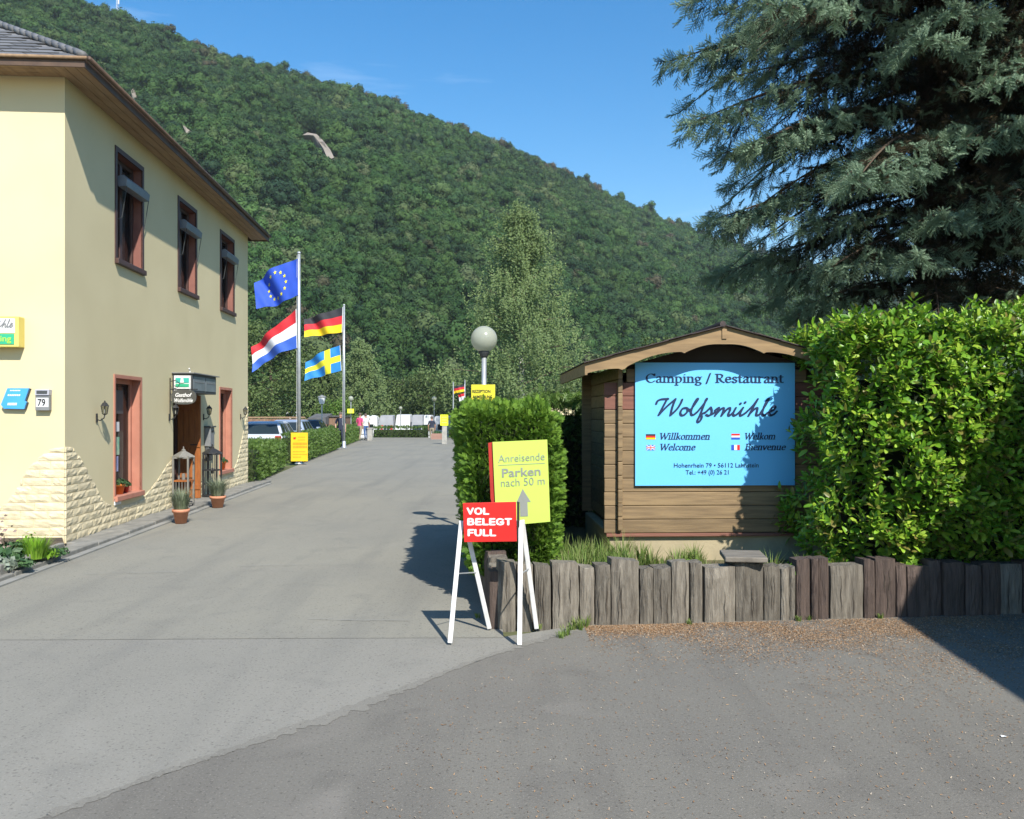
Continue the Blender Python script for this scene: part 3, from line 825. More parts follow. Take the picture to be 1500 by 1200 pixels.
for k in range(18):
    z0 = 0.035 + k * CH; z1 = z0 + CH - 0.008
    for (fn, h, a, e, gaps) in ((Fp, hF, 0.0, LEN, DOOR), (Gp, hG, 0.0, 2.0, (99, 99))):
        s_ = a
        first = True
        while s_ < e - 0.02:
            L = rg.uniform(0.27, 0.40) * (0.55 if first and k % 2 else 1)
            first = False
            s1 = min(e, s_ + L)
            if e - s1 < 0.1: s1 = e
            if s_ < gaps[0] < s1 + 0.06: s1 = gaps[0]
            if gaps[0] <= s_ < gaps[1] - 0.01: s_ = gaps[1]; continue
            stone(fn, h, s_ + (0.004 if s_ > 0.01 else -0.02), s1 - 0.004, z0, z1, rg)
            s_ = s1
# thin dark grey strip along the foot of the wall
MB().obox(lambda a, o, z: Fp(a, z, o), 0.0, LEN, 0.001, 0.006, 0.0, 0.03).build('foot_strip', M['darkgrey'], house)

# roof
OH, ZE = 0.38, 5.80
def rp_(a, t_, z): return HC + U * a - NRM * t_ + Vector((0, 0, z))         # a along the drive side, t_ to the left
ridge_z = ZE + 0.59 * (OH + 4.1)
e0 = [rp_(-OH, -OH, ZE), rp_(LEN + OH, -OH, ZE), rp_(LEN + OH, FW + OH, ZE), rp_(-OH, FW + OH, ZE)]
ra, rb_ = rp_(4.1, 3.8, ridge_z), rp_(LEN - 4.1, 3.8, ridge_z)
b = MB(); b.add(e0 + [ra, rb_], [(0, 1, 5, 4), (1, 2, 5), (2, 3, 4, 5), (3, 0, 4)])
roof = b.build('roof', M['slate'], house)
# slates on the slopes that show
def slates(p0, p1, q0, q1, rows, wid, tilt):
    for r_ in range(rows):
        v0, v1 = r_ / rows, (r_ + 1.25) / rows
        a0, a1 = p0.lerp(q0, v0), p1.lerp(q1, v0); b0, b1 = p0.lerp(q0, min(1, v1)), p1.lerp(q1, min(1, v1))
        n_ = max(1, int((a1 - a0).length / wid))
        nrm = (a1 - a0).cross(b0 - a0).normalized()
        if nrm.z < 0: nrm = -nrm
        for i in range(n_):
            off = 0.5 * (r_ % 2)
            f0, f1 = (i + 0.02 - off) / n_, (i + 0.98 - off) / n_
            f0 = max(0, f0)
            if f1 - f0 < 0.15 / n_: continue
            w0, w1 = a0.lerp(a1, f0) + nrm * 0.022, a0.lerp(a1, f1) + nrm * 0.022
            u1, u0 = b0.lerp(b1, f1) + nrm * 0.007, b0.lerp(b1, f0) + nrm * 0.007
            MB().add([w0, w1, u1, u0, w0 - nrm * 0.008, w1 - nrm * 0.008], [(0, 1, 2, 3), (0, 4, 5, 1)]).build('slate', M['slate'], roof, fixn=False)
cpt = e0[3].lerp(e0[0], 0.55)
slates(cpt, e0[0], ra.lerp(cpt, 0.62) , e0[0].lerp(ra, 0.42), 9, 0.30, 0)
# hip tiles
for i in range(26):
    a_, c_ = e0[0].lerp(ra, i / 26), e0[0].lerp(ra, (i + 1.15) / 26)
    MB().tube([a_ + Vector((0, 0, 0.03)), c_ + Vector((0, 0, 0.05))], [0.05, 0.04], 8).build('hip_tile', M['slate'], roof, smooth=True)
# eaves: fascia boards and boarded soffit
ez0, ez1 = 5.69, 5.795
b = MB()
o_ = [rp_(-OH - .02, -OH - .02, 0), rp_(LEN + OH + .02, -OH - .02, 0), rp_(LEN + OH + .02, FW + OH + .02, 0), rp_(-OH - .02, FW + OH + .02, 0)]
i_ = [rp_(-OH, -OH, 0), rp_(LEN + OH, -OH, 0), rp_(LEN + OH, FW + OH, 0), rp_(-OH, FW + OH, 0)]
for k in range(4):
    k2 = (k + 1) % 4
    q = [o_[k], o_[k2], i_[k2], i_[k]]
    b.add([p + Vector((0, 0, ez0)) for p in q] + [p + Vector((0, 0, ez1)) for p in q], [(0, 3, 2, 1), (4, 5, 6, 7), (0, 1, 5, 4), (2, 3, 7, 6)])
b.build('fascia', M['fascia_dark'], house)
for k in range(3):                                                # three boards run along each visible eave
    w = OH / 3
    MB().obox(lambda a, o, z: Fp(a, z, o), -OH + w * k if False else -OH, LEN + OH - 0.001, 0.004 + w * k, w * (k + 1) - 0.004, 5.715, 5.735).build('soffit_board', M['soffit'], house)
    MB().obox(lambda t_, o, z: Gp(t_, z, o), 0.0, FW, 0.004 + w * k, w * (k + 1) - 0.004, 5.714, 5.734).build('soffit_board', M['soffit'], house)
# gutter along the two visible eaves
MB().tube([Gp(FW, 5.79, OH + .07), Gp(-OH - .05, 5.79, OH + .04)], 0.022, 8).build('gutter_pipe', M['soffit'], house, smooth=True)
MB().tube([Fp(-OH, 5.80, OH + .06), Fp(LEN + OH, 5.80, OH + .05)], 0.03, 8).build('gutter_pipe', M['fascia_dark'], house, smooth=True)

M['reveal_up'] = P('dark_red_reveal', (0.27, 0.115, 0.085), (0.22, 0.09, 0.07), 5, 0.7)
# windows
def window(s0, s1, z0, z1, upper, wi):
    mt_ = M['brownframe'] if upper else M['salmon']
    d = 0.13
    b = MB(); f = 0.07 if upper else 0.05
    # stone surround: slightly proud of the plaster, with its reveal
    for (a0, a1, c0, c1) in ((s0 - f, s0, z0, z1 + f), (s1, s1 + f, z0, z1 + f), (s0, s1, z1, z1 + f)):
        b.obox(lambda a, o, z: Fp(a, z, o), a0, a1, -0.01, 0.014, c0, c1)
    sur = b.build('window_surround', mt_ if not upper else M['brownframe'], house)
    b = MB()
    b.add([Fp(s0, z0, 0.01), Fp(s0, z1, 0.01), Fp(s0, z1, -d), Fp(s0, z0, -d)], [(0, 1, 2, 3)])
    b.add([Fp(s1, z0, 0.01), Fp(s1, z0, -d), Fp(s1, z1, -d), Fp(s1, z1, 0.01)], [(0, 1, 2, 3)])
    b.add([Fp(s0, z1, 0.01), Fp(s1, z1, 0.01), Fp(s1, z1, -d), Fp(s0, z1, -d)], [(0, 1, 2, 3)])
    b.build('reveal', M['salmon'] if not upper else M['reveal_up'], house, fixn=False)
    b = MB().obox(lambda a, o, z: Fp(a, z, o), s0 - f, s1 + f, -d, 0.055, z0 - 0.075, z0)
    b.build('window_sill', M['brownframe'] if upper else M['salmon'], house, bevel=0.008)
    w = thing('window', Fp((s0 + s1) / 2, z0, -d), None, None); w.parent = house; w.matrix_parent_inverse = Matrix.Translation(-WL[house])
    sm = (s0 + s1) / 2
    b = MB(); t_ = 0.065
    for (a0, a1, c0, c1) in ((s0, s0 + t_, z0, z1), (s1 - t_, s1, z0, z1), (s0 + t_, s1 - t_, z0, z0 + t_), (s0 + t_, s1 - t_, z1 - t_, z1)) + (((sm - t_ * .7, sm + t_ * .7, z0 + t_, z1 - t_),) if upper else ()):
        b.obox(lambda a, o, z: Fp(a, z, o), a0, a1, -d - 0.05, -d + 0.01, c0, c1)
    b.build('frame', M['brownframe'] if upper else M['salmon'], w, bevel=0.006)
    panes = [(s0 + t_, sm - t_ * .7), (sm + t_ * .7, s1 - t_)] if upper else [(s0 + t_, s1 - t_)]
    for (a0, a1) in panes:
        MB().obox(lambda a, o, z: Fp(a, z, o), a0, a1, -d - 0.03, -d - 0.022, z0 + t_, z1 - t_).build('pane', M['glass'], w)
    # curtains just behind the glass
    for (a0, a1, c0, c1) in (((s0 + .02, s0 + .30, z0 + .05, z1 - .05), (s1 - .30, s1 - .02, z0 + .05, z1 - .05)) if upper else ((s1 - .22, s1 - .03, z0 + .06, z1 - .1),)):
        b = MB(); n_ = 18
        vv = []
        for i in range(n_ + 1):
            a = a0 + (a1 - a0) * i / n_; o = -d - 0.12 + 0.022 * math.sin(i * 1.9 + wi)
            vv += [Fp(a, c0, o), Fp(a, c1, o * 0.98)]
        b.add(vv, [(2 * i, 2 * i + 2, 2 * i + 3, 2 * i + 1) for i in range(n_)])
        b.build('curtain', M['curtain'], w, smooth=True, fixn=False)
    if not upper and wi == 3:
        for (a, c0, hh, ww, mm_) in ((s0 + .32, 1.02, .26, .22, M['poster1']), (s0 + .30, .78, .22, .2, M['poster2']), (s0 + .34, 1.36, .14, .2, M['white']), (s0 + .34, 1.62, .34, .34, M['darkgrey'])):
            MB().obox(lambda q_, o, z: Fp(q_, z, o), a, a + ww, -d - 0.018, -d - 0.014, c0, c0 + hh).build('window_sticker', mm_, w)
    return w
for i, (s0, s1) in enumerate(WIN_UP):
    window(s0 + .07, s1 - .07, ZU[0], ZU[1] - .05, True, i)
for i, (s0, s1) in enumerate(WIN_DN):
    window(s0, s1, ZD[0], ZD[1], False, 3 + i)
# folded awning cassettes on their arms
for i, (s0, s1) in enumerate(WIN_UP):
    aw = thing('window_awning', Fp((s0 + s1) / 2, 4.9, 0.1), None, None); aw.parent = house; aw.matrix_parent_inverse = Matrix.Translation(-WL[house])
    a0, a1 = s0 + .16, s1 - .04
    pr = [(-0.05, 4.90), (-0.01, 4.84), (0.10, 4.85), (0.115, 4.95), (0.06, 5.01), (-0.04, 4.985)]
    b = MB().prism(pr, lambda o, z, a: Fp(a, z, o), a0, a1)
    b.build('cassette', M['alu'], aw, bevel=0.004)
    for a in (a0 + .02, a1 - .02):
        MB().tube([Fp(a, 4.86, 0.10), Fp(a, 4.4, 0.03), Fp(a, 4.36, -0.12)], 0.006, 6).build('arm', M['darkgrey'], aw)

# entrance: open plank door against the far reveal, dark hall behind
dr = thing('front_door', Fp(5.2, 0, -0.2), None, None); dr.parent = house; dr.matrix_parent_inverse = Matrix.Translation(-WL[house])
for i in range(4):
    o0 = -0.36 + i * 0.105
    MB().obox(lambda a, o, z: Fp(a, z, o), DOOR[1] - 0.075, DOOR[1] - 0.035, o0, o0 + 0.101, 0.06, 1.96).build('door_plank', M['doorwood'], dr, bevel=0.006)
for z in (0.22, 1.0, 1.7):
    MB().obox(lambda a, o, z_: Fp(a, z_, o), DOOR[1] - 0.092, DOOR[1] - 0.074, -0.35, 0.05, z, z + 0.10).build('door_rail', M['doorwood'], dr, bevel=0.005)
MB().tube([Fp(DOOR[1] - .10, 1.05, 0.0), Fp(DOOR[1] - .14, 1.05, 0.0), Fp(DOOR[1] - .14, 1.05, -0.11)], 0.011, 6).build('door_handle', M['black'], dr)
arch = [(DOOR[0], ZDOOR), (DOOR[0], 0.02), (DOOR[0] + .14, 0.02), (DOOR[0] + .14, 1.62)] + [(4.775 + .585 * math.cos(t_), 1.62 + .26 * math.sin(t_)) for t_ in np.linspace(math.pi, 0, 9)] + [(DOOR[1] - .14, 0.02), (DOOR[1], 0.02), (DOOR[1], ZDOOR)]
MB().prism(arch, lambda a, z, o: Fp(a, z, o), -0.40, -0.37).build('door_frame', M['brownframe'], dr)
MB().obox(lambda a, o, z: Fp(a, z, o), DOOR[0] - .05, DOOR[1] + .05, -0.4, 0.06, 0.0, 0.05).build('threshold', M['concrete'], house, bevel=0.01)
# downpipe at the far corner and a small white vent
MB().obox(lambda a, o, z: Fp(a, z, o), 1.5, 1.72, 0.005, 0.02, 0.34, 0.43).build('vent_cover', M['white'], house)

# ================================================================ LETTERING
def text_obj(name, body, origin, xdir, updir, width=None, height=None, bold=0.0, mat=None, parent=None, shear=0.0, xscale=1.0, center=False, lift=0.003, space=1.0):
    cu = bpy.data.curves.new(name, 'FONT'); cu.body = body; cu.size = 1.0; cu.offset = bold; cu.shear = shear; cu.space_character = space; cu.resolution_u = 3
    o = bpy.data.objects.new(name, cu); C.objects.link(o)
    dg = bpy.context.evaluated_depsgraph_get()
    me = bpy.data.meshes.new_from_object(o.evaluated_get(dg))
    bpy.data.objects.remove(o)
    n = len(me.vertices); co = np.empty(n * 3); me.vertices.foreach_get('co', co); co = co.reshape(-1, 3)
    lo, hi = co.min(0), co.max(0)
    sy = (height / 0.70) if height else 1.0
    sx = (width / (hi[0] - lo[0])) if width else sy * xscale
    x = (co[:, 0] - lo[0]) * sx; y = co[:, 1] * sy
    if center: x = x - (hi[0] - lo[0]) * sx / 2
    xd, ud = Vector(xdir).normalized(), Vector(updir).normalized(); nd = xd.cross(ud)
    W = np.outer(x, xd) + np.outer(y, ud) + np.array(nd) * lift
    me.vertices.foreach_set('co', W.ravel()); me.materials.clear(); me.materials.append(mat); me.update()
    return place(name, me, origin, parent)

def hull2(pts):
    pts = sorted(set(pts))
    def half(ps):
        h = []
        for p in ps:
            while len(h) > 1 and (h[-1][0] - h[-2][0]) * (p[1] - h[-2][1]) - (h[-1][1] - h[-2][1]) * (p[0] - h[-2][0]) <= 0: h.pop()
            h.append(p)
        return h
    a = half(pts); c = half(pts[::-1])
    return a[:-1] + c[:-1]

def crom(pts, n=5):
    if len(pts) < 3: return pts
    P_ = [pts[0]] + list(pts) + [pts[-1]]; out = []
    for i in range(1, len(P_) - 2):
        for k in range(n):
            t = k / n
            out.append(tuple(0.5 * (2 * P_[i][d] + (P_[i + 1][d] - P_[i - 1][d]) * t + (2 * P_[i - 1][d] - 5 * P_[i][d] + 4 * P_[i + 1][d] - P_[i + 2][d]) * t * t + (3 * P_[i][d] - P_[i - 1][d] - 3 * P_[i + 1][d] + P_[i + 2][d]) * t ** 3) for d in (0, 1)))
    return out + [tuple(pts[-1])]

def pen(strokes, a, b_, ang, n=5):
    """strokes drawn with a broad elliptical nib -> list of convex polygons"""
    nib = [(a * math.cos(t) * math.cos(ang) - b_ * math.sin(t) * math.sin(ang), a * math.cos(t) * math.sin(ang) + b_ * math.sin(t) * math.cos(ang)) for t in np.linspace(0, 2 * math.pi, 8, endpoint=False)]
    out = []
    for st in strokes:
        c = crom(st, n)
        if len(c) == 1: out.append([(c[0][0] + q[0] * 1.2, c[0][1] + q[1] * 1.2) for q in nib])
        for i in range(len(c) - 1):
            out.append(hull2([(c[i][0] + q[0], c[i][1] + q[1]) for q in nib] + [(c[i + 1][0] + q[0], c[i + 1][1] + q[1]) for q in nib]))
    return out

def sf(x, y, w=0.09): return [(x - w, y), (x + w, y)]
GL = {
 'a': (.48, [[(.09, .37), (.16, .46), (.27, .46), (.33, .37), (.33, .09), (.38, .01), (.46, .04)], [(.33, .28), (.17, .24), (.08, .13), (.12, .02), (.22, .01), (.33, .10)]]),
 'n': (.52, [[(.11, .47), (.11, .01)], [(.11, .36), (.2, .45), (.32, .45), (.39, .34), (.39, .01)], sf(.11, .01), sf(.39, .01), [(.03, .46), (.11, .46)]]),
 'm': (.80, [[(.11, .47), (.11, .01)], [(.11, .36), (.2, .45), (.31, .45), (.38, .34), (.38, .01)], [(.38, .36), (.47, .45), (.58, .45), (.66, .34), (.66, .01)], sf(.11, .01), sf(.38, .01, .07), sf(.66, .01), [(.03, .46), (.11, .46)]]),
 'p': (.53, [[(.11, .47), (.11, -.21)], [(.11, .38), (.22, .46), (.36, .42), (.43, .24), (.36, .06), (.22, .01), (.11, .06)], sf(.11, -.21), [(.03, .46), (.11, .46)]]),
 'i': (.26, [[(.12, .46), (.12, .01)], sf(.12, .01), [(.04, .46), (.12, .46)], [(.12, .63)]]),
 'g': (.48, [[(.35, .38), (.22, .46), (.1, .4), (.08, .27), (.16, .17), (.28, .17), (.36, .27), (.35, .38)], [(.16, .17), (.1, .08), (.2, .03), (.34, .01), (.42, -.08), (.34, -.19), (.16, -.20), (.07, -.12), (.14, -.03)], [(.35, .42), (.46, .46)]]),
 'e': (.45, [[(.08, .26), (.38, .26)], [(.38, .26), (.35, .41), (.24, .46), (.12, .40), (.07, .23), (.13, .07), (.25, .01), (.39, .08)]]),
 's': (.41, [[(.34, .37), (.27, .45), (.16, .45), (.09, .37), (.15, .28), (.28, .21), (.34, .11), (.26, .01), (.14, .01), (.06, .10)]]),
 't': (.33, [[(.14, .59), (.14, .10), (.2, .01), (.31, .04)], [(.03, .45), (.29, .45)]]),
 'u': (.53, [[(.11, .46), (.11, .12), (.18, .02), (.29, .03), (.39, .13)], [(.39, .46), (.39, .01)], [(.03, .46), (.11, .46)], [(.31, .46), (.39, .46)], [(.39, .01), (.48, .01)]]),
 'r': (.39, [[(.11, .47), (.11, .01)], [(.11, .32), (.2, .44), (.33, .44)], sf(.11, .01), [(.03, .46), (.11, .46)]]),
 'C': (.66, [[(.58, .56), (.44, .68), (.26, .66), (.11, .52), (.07, .34), (.13, .14), (.29, .01), (.46, .03), (.59, .13)], [(.59, .69), (.59, .54)]]),
 'R': (.64, [[(.14, .69), (.14, .01)], [(.14, .67), (.34, .67), (.47, .58), (.44, .42), (.30, .35), (.14, .35)], [(.28, .35), (.42, .12), (.60, .01)], sf(.14, .01, .1), sf(.12, .68, .09)]),
 '/': (.34, [[(.03, -.08), (.29, .74)]]),
 'W': (.90, [[(.04, .69), (.24, .01)], [(.24, .01), (.43, .60)], [(.40, .69), (.62, .01)], [(.62, .01), (.84, .69)], sf(.05, .68, .08), sf(.84, .68, .08)]),
 'l': (.26, [[(.12, .71), (.12, .01)], sf(.12, .01), [(.04, .71), (.12, .71)]]),
 'k': (.50, [[(.11, .71), (.11, .01)], [(.40, .45), (.13, .21)], [(.20, .27), (.44, .01)], sf(.11, .01), [(.03, .71), (.11, .71)]]),
 'o': (.48, [[(.24, .46), (.11, .40), (.07, .23), (.12, .06), (.24, .01), (.36, .06), (.41, .23), (.36, .40), (.24, .46)]]),
 'c': (.42, [[(.36, .38), (.24, .46), (.12, .40), (.07, .23), (.13, .07), (.25, .01), (.37, .08)]]),
 'v': (.46, [[(.05, .46), (.22, .01)], [(.22, .01), (.40, .46)], sf(.06, .46, .06), sf(.40, .46, .06)]),
 'B': (.60, [[(.14, .69), (.14, .01)], [(.14, .67), (.34, .67), (.45, .57), (.40, .41), (.14, .37)], [(.30, .37), (.46, .33), (.52, .19), (.42, .03), (.14, .01)], sf(.12, .68, .08), sf(.12, .01, .08)]),
 ' ': (.28, []),
}
def serif_polys(body, shear=0.0, nib=(0.052, 0.017)):
    x = 0; out = []
    for ch in body:
        w, st = GL[ch]
        for p in pen([[(x + q[0], q[1]) for q in s_] for s_ in st], nib[0], nib[1], R(12)):
            out.append([(q[0] + shear * q[1], q[1]) for q in p])
        x += w
    return out
SCRIPT_W = [[(235, 385), (245, 362), (275, 348), (318, 345), (335, 345)], [(328, 342), (300, 395), (255, 480)], [(258, 478), (320, 412), (398, 345)], [(398, 345), (372, 410), (355, 482)], [(358, 480), (410, 430), (440, 385), (455, 350)],
 [(490, 420), (460, 425), (440, 455), (446, 480), (470, 480), (498, 452), (502, 428), (488, 420)], [(500, 436), (526, 432)],
 [(522, 445), (560, 392), (588, 350), (580, 345), (553, 390), (530, 450), (536, 478), (556, 475), (590, 447)],
 [(585, 452), (632, 395), (664, 350), (660, 346), (638, 400), (607, 480), (585, 525), (591, 540), (610, 525), (622, 495), (615, 477), (650, 457)],
 [(648, 462), (680, 432), (697, 415)], [(697, 415), (707, 442), (700, 472), (680, 485), (660, 478)], [(706, 474), (738, 455)],
 [(735, 440), (762, 420), (768, 424), (752, 455), (735, 485)], [(740, 478), (785, 430), (808, 421), (808, 440), (790, 485)], [(795, 478), (838, 430), (862, 420), (862, 440), (848, 472), (858, 484), (892, 455)],
 [(912, 420), (890, 465), (899, 484), (932, 465), (968, 425)], [(974, 418), (950, 465), (958, 484), (1004, 455)], [(952, 383)], [(992, 373)],
 [(1000, 458), (1060, 398), (1100, 345)], [(1100, 345), (1055, 425), (1022, 485)], [(1030, 470), (1075, 427), (1097, 422), (1092, 452), (1087, 478), (1105, 480), (1132, 460)],
 [(1126, 457), (1168, 395), (1192, 348), (1184, 348), (1155, 410), (1138, 460), (1147, 482), (1165, 476), (1192, 455)],
 [(1192, 455), (1230, 440), (1251, 415), (1236, 405), (1210, 430), (1196, 465), (1211, 482), (1240, 472), (1262, 450)]]
def script_polys(n0=0):
    return [[(q[0], -q[1]) for q in p] for p in pen([[(x, y) for x, y in s_] for s_ in SCRIPT_W[n0:]], 12.5, 8.0, R(-35), 4)]
def poly_print(name, polys, fn, mat, parent):
    """thin print on a board; fn(x, y, lift) -> world, every facet a hair above the last"""
    b = MB()
    for i, p in enumerate(polys):
        b.add([fn(x, y, 0.0025 + i * 6e-6) for x, y in p], [tuple(range(len(p)))])
    return b.build(name, mat, parent, fixn=False, kind='stuff')

# ================================================================ FITTINGS ON THE HOUSE
def wall_lantern(s, label, grp='wall lanterns along the yellow house'):
    z = 1.60; K = .68
    t = thing('wall_lantern', Fp(s, z, 0.0), label, 'lantern', grp)
    MB().obox(lambda a, o, c: Fp(a, c, o), s - .022, s + .022, 0.002, 0.014, z - .10, z + .02).build('wall_plate', M['black'], t, bevel=0.004)
    MB().tube([Fp(s, z - .06, .012), Fp(s, z - .075, .05), Fp(s, z - .04, .10), Fp(s, z, .11)], 0.008, 6).build('bracket', M['black'], t, smooth=True)
    c = Fp(s, z, .11)
    def pr(l): return [(r * K, h * K) for r, h in l]
    MB().lathe(c, pr([(0.02, 0), (0.045, 0.012), (0.05, 0.025)]), 6).build('lamp_base', M['black'], t)
    MB().lathe(c, pr([(0.046, 0.026), (0.072, 0.17)]), 6).build('lamp_glass', M['lampglass'], t)
    b = MB()
    for k in range(6):
        a = k * math.pi / 3
        b.tube([c + Vector((0.048 * math.cos(a), 0.048 * math.sin(a), .02)) * K, c + Vector((0.074 * math.cos(a), 0.074 * math.sin(a), .175)) * K], 0.004, 4)
    b.build('lamp_cage', M['black'], t, kind='stuff')
    MB().lathe(c, pr([(0.086, 0.172), (0.08, 0.185), (0.045, 0.235), (0.018, 0.25), (0.018, 0.265), (0.0, 0.29)]), 6).build('lamp_roof', M['black'], t)
    MB().lathe(c, pr([(0.015, 0.03), (0.017, 0.10), (0.0, 0.115)]), 8).build('bulb', M['white'], t)
wall_lantern(0.92, 'black wall lantern nearest the house corner, left of the ground window')
wall_lantern(3.83, 'black wall lantern just left of the entrance below the oval sign')
wall_lantern(5.80, 'black wall lantern just right of the entrance above the letterbox')
wall_lantern(8.64, 'black wall lantern at the far end of the yellow house')

# lightbox over the door
lb = thing('lightbox_sign', Fp(4.7, 1.98, 0.18), 'long grey lightbox over the entrance with a white and green end panel', 'sign')
MB().obox(lambda a, o, z: Fp(a, z, o), 4.0, 5.46, 0.003, 0.33, 1.975, 2.30).build('housing', M['darkgrey'], lb, bevel=0.008)
MB().obox(lambda a, o, z: Fp(a, z, o), 3.988, 3.999, 0.035, 0.305, 2.015, 2.265).build('end_panel', M['white'], lb)
MB().obox(lambda a, o, z: Fp(a, z, o), 3.978, 3.987, 0.06, 0.28, 2.145, 2.225).build('emblem_top', M['teal'], lb)
MB().obox(lambda a, o, z: Fp(a, z, o), 3.979, 3.987, 0.06, 0.28, 2.075, 2.125).build('emblem_bar', M['green'], lb)
MB().prism([(0.14, 2.145), (0.20, 2.145), (0.185, 2.235), (0.155, 2.235)], lambda o, z, a: Fp(a, z, o), 3.970, 3.977).build('emblem_mark', M['white'], lb)
for a0, a1 in ((4.06, 4.74), (4.78, 5.40)):
    MB().obox(lambda a, o, z: Fp(a, z, o), a0, a1, 0.331, 0.338, 2.02, 2.255).build('side_panel', P('smoked_panel', (0.20, 0.235, 0.26), (0.15, 0.18, 0.20), 4, 0.3), lb)
    MB().obox(lambda a, o, z: Fp(a, z, o), a0 + .05, a1 - .05, 0.339, 0.342, 2.155, 2.175).build('print_line', M['grey'], lb)
MB().obox(lambda a, o, z: Fp(a, z, o), 3.97, 5.56, 0.0, 0.37, 2.302, 2.318).build('cover_sheet', M['grey'], lb)
MB().tube([Fp(4.3, 2.318, .2), Fp(4.3, 2.36, .2), Fp(4.26, 2.40, .2)], 0.012, 6).build('spot_lamp', M['white'], lb)

# oval hanging sign on a scroll bracket
hs_ = thing('oval_sign', Fp(3.86, 1.75, 0.22), 'dark oval hanging sign with white lettering left of the entrance', 'sign')
MB().tube([Fp(3.86, 1.55, 0.012), Fp(3.86, 2.22, 0.012)], 0.010, 6).build('back_bar', M['black'], hs_)
MB().tube([Fp(3.86, 2.03, 0.012), Fp(3.86, 2.03, 0.46)], 0.009, 6).build('arm', M['black'], hs_)
MB().tube([Fp(3.86, 2.16, 0.012), Fp(3.86, 2.18, 0.10), Fp(3.86, 2.12, 0.17), Fp(3.86, 2.06, 0.13), Fp(3.86, 2.09, 0.08)], 0.007, 6).build('scroll', M['black'], hs_, smooth=True)
ov = [(0.235 + 0.205 * math.copysign(abs(math.cos(t)) ** .75, math.cos(t)), 1.90 + 0.125 * math.copysign(abs(math.sin(t)) ** .75, math.sin(t))) for t in np.linspace(0, 2 * math.pi, 28, endpoint=False)]
MB().prism(ov, lambda o, z, a: Fp(a, z, o), 3.848, 3.872).build('board', P('dark_olive_board', (0.075, 0.075, 0.065), None, 4, 0.5), hs_)
for o in (0.10, 0.37): MB().tube([Fp(3.86, 2.03, o), Fp(3.86, 1.99, o)], 0.005, 5).build('hanger', M['black'], hs_)
for body, z, w, o in (('Gasthof', 1.905, 0.27, 0.10), ('Wolfsmühle', 1.815, 0.30, 0.085)):
    text_obj('lettering', body, Fp(3.846, z, o), NRM, (0, 0, 1), width=w, height=0.062, bold=0.02, mat=M['white'], parent=hs_, shear=0.25)

# signs on the camera side
bx_ = thing('house_lightbox', Gp(1.2, 2.42, 0.1), 'white and green lightbox sign with yellow rim cut by the left picture edge', 'sign')
z0, z1 = 2.415, 2.78
MB().obox(lambda a, o, z: Gp(a, z, o), 0.47, 1.95, 0.003, 0.15, z0, z1).build('housing', P('yellow_rim', (0.72, 0.60, 0.16), None, 3, 0.5), bx_, bevel=0.006)
MB().obox(lambda a, o, z: Gp(a, z, o), 0.51, 1.91, 0.151, 0.156, z0 + .165, z1 - .025).build('white_field', M['white'], bx_)
MB().obox(lambda a, o, z: Gp(a, z, o), 0.52, 1.90, 0.151, 0.157, z0 + .03, z0 + .155).build('green_field', M['green'], bx_)
poly_print('script_lettering', script_polys(), lambda x, y, l: Gp(0.53 + (1262 - x) * 0.00052, z0 + .235 + (y + 482) * 0.00066, 0.157 + l), M['grey'], bx_)
text_obj('band_lettering', 'Camping', Gp(0.95, z0 + .065, 0.158), NRM, (0, 0, 1), width=0.40, height=0.07, bold=0.01, mat=M['greentext'], parent=bx_)

bs_ = thing('blue_plate', Gp(0.5, 1.67, 0.05), 'slanted bright blue plate with white lines beside the house number', 'sign')
pl = [(105, 840), (318, 840), (275, 970), (292, 985), (270, 1055), (70, 1050), (40, 1010)]
def bw(x, y, o):
    p = at(x / 7.06, 450 + y / 7.06, 10.36); t_ = (HC - p).dot(NRM); return Gp(t_, p.z, o)
MB().prism(pl, bw, 0.03, 0.06).build('plate', M['azure'], bs_)
MB().prism([(x + 4, y + 4) for x, y in pl], bw, 0.004, 0.029).build('spacer', M['darkgrey'], bs_)
for (x0, x1, y0, hh) in ((135, 240, 858, 12), (112, 240, 903, 17), (110, 205, 990, 26)):
    b = MB(); n_ = 7
    for k in range(n_):
        a0 = x0 + (x1 - x0) * k / n_; a1 = a0 + (x1 - x0) / n_ * 0.72
        b.prism([(a0, y0), (a1, y0), (a1 - 5, y0 + hh), (a0 - 5, y0 + hh)], bw, 0.0605, 0.0625)
    b.build('print_line', M['flagwhite'], bs_, kind='stuff')

nb_ = thing('house_number_lamp', Gp(0.2, 1.67, 0.05), 'grey house number lamp reading 79 near the house corner', 'house number')
def nw(x, y, o):
    p = at(x / 7.06, 450 + y / 7.06, 10.36); t_ = (HC - p).dot(NRM); return Gp(t_, p.z, o)
MB().prism([(385, 915), (525, 915), (525, 1070), (385, 1070)], nw, 0.003, 0.07).build('housing', M['grey'], nb_, bevel=0.006)
MB().prism([(388, 852), (530, 852), (525, 914), (385, 914)], nw, 0.003, 0.085).build('hood', P('lilac_grey_hood', (0.42, 0.42, 0.47), None, 3, 0.5), nb_, bevel=0.006)
MB().prism([(405, 865), (512, 865), (510, 897), (405, 897)], nw, 0.0855, 0.09).build('dark_strip', M['darkgrey'], nb_)
MB().prism([(395, 940), (518, 940), (518, 1035), (395, 1035)], nw, 0.0705, 0.075).build('number_field', M['offwhite'], nb_)
text_obj('numeral', '79', nw(412, 1020, 0.0755), NRM, (0, 0, 1), width=0.092, height=0.082, bold=0.02, mat=M['printblack'], parent=nb_)

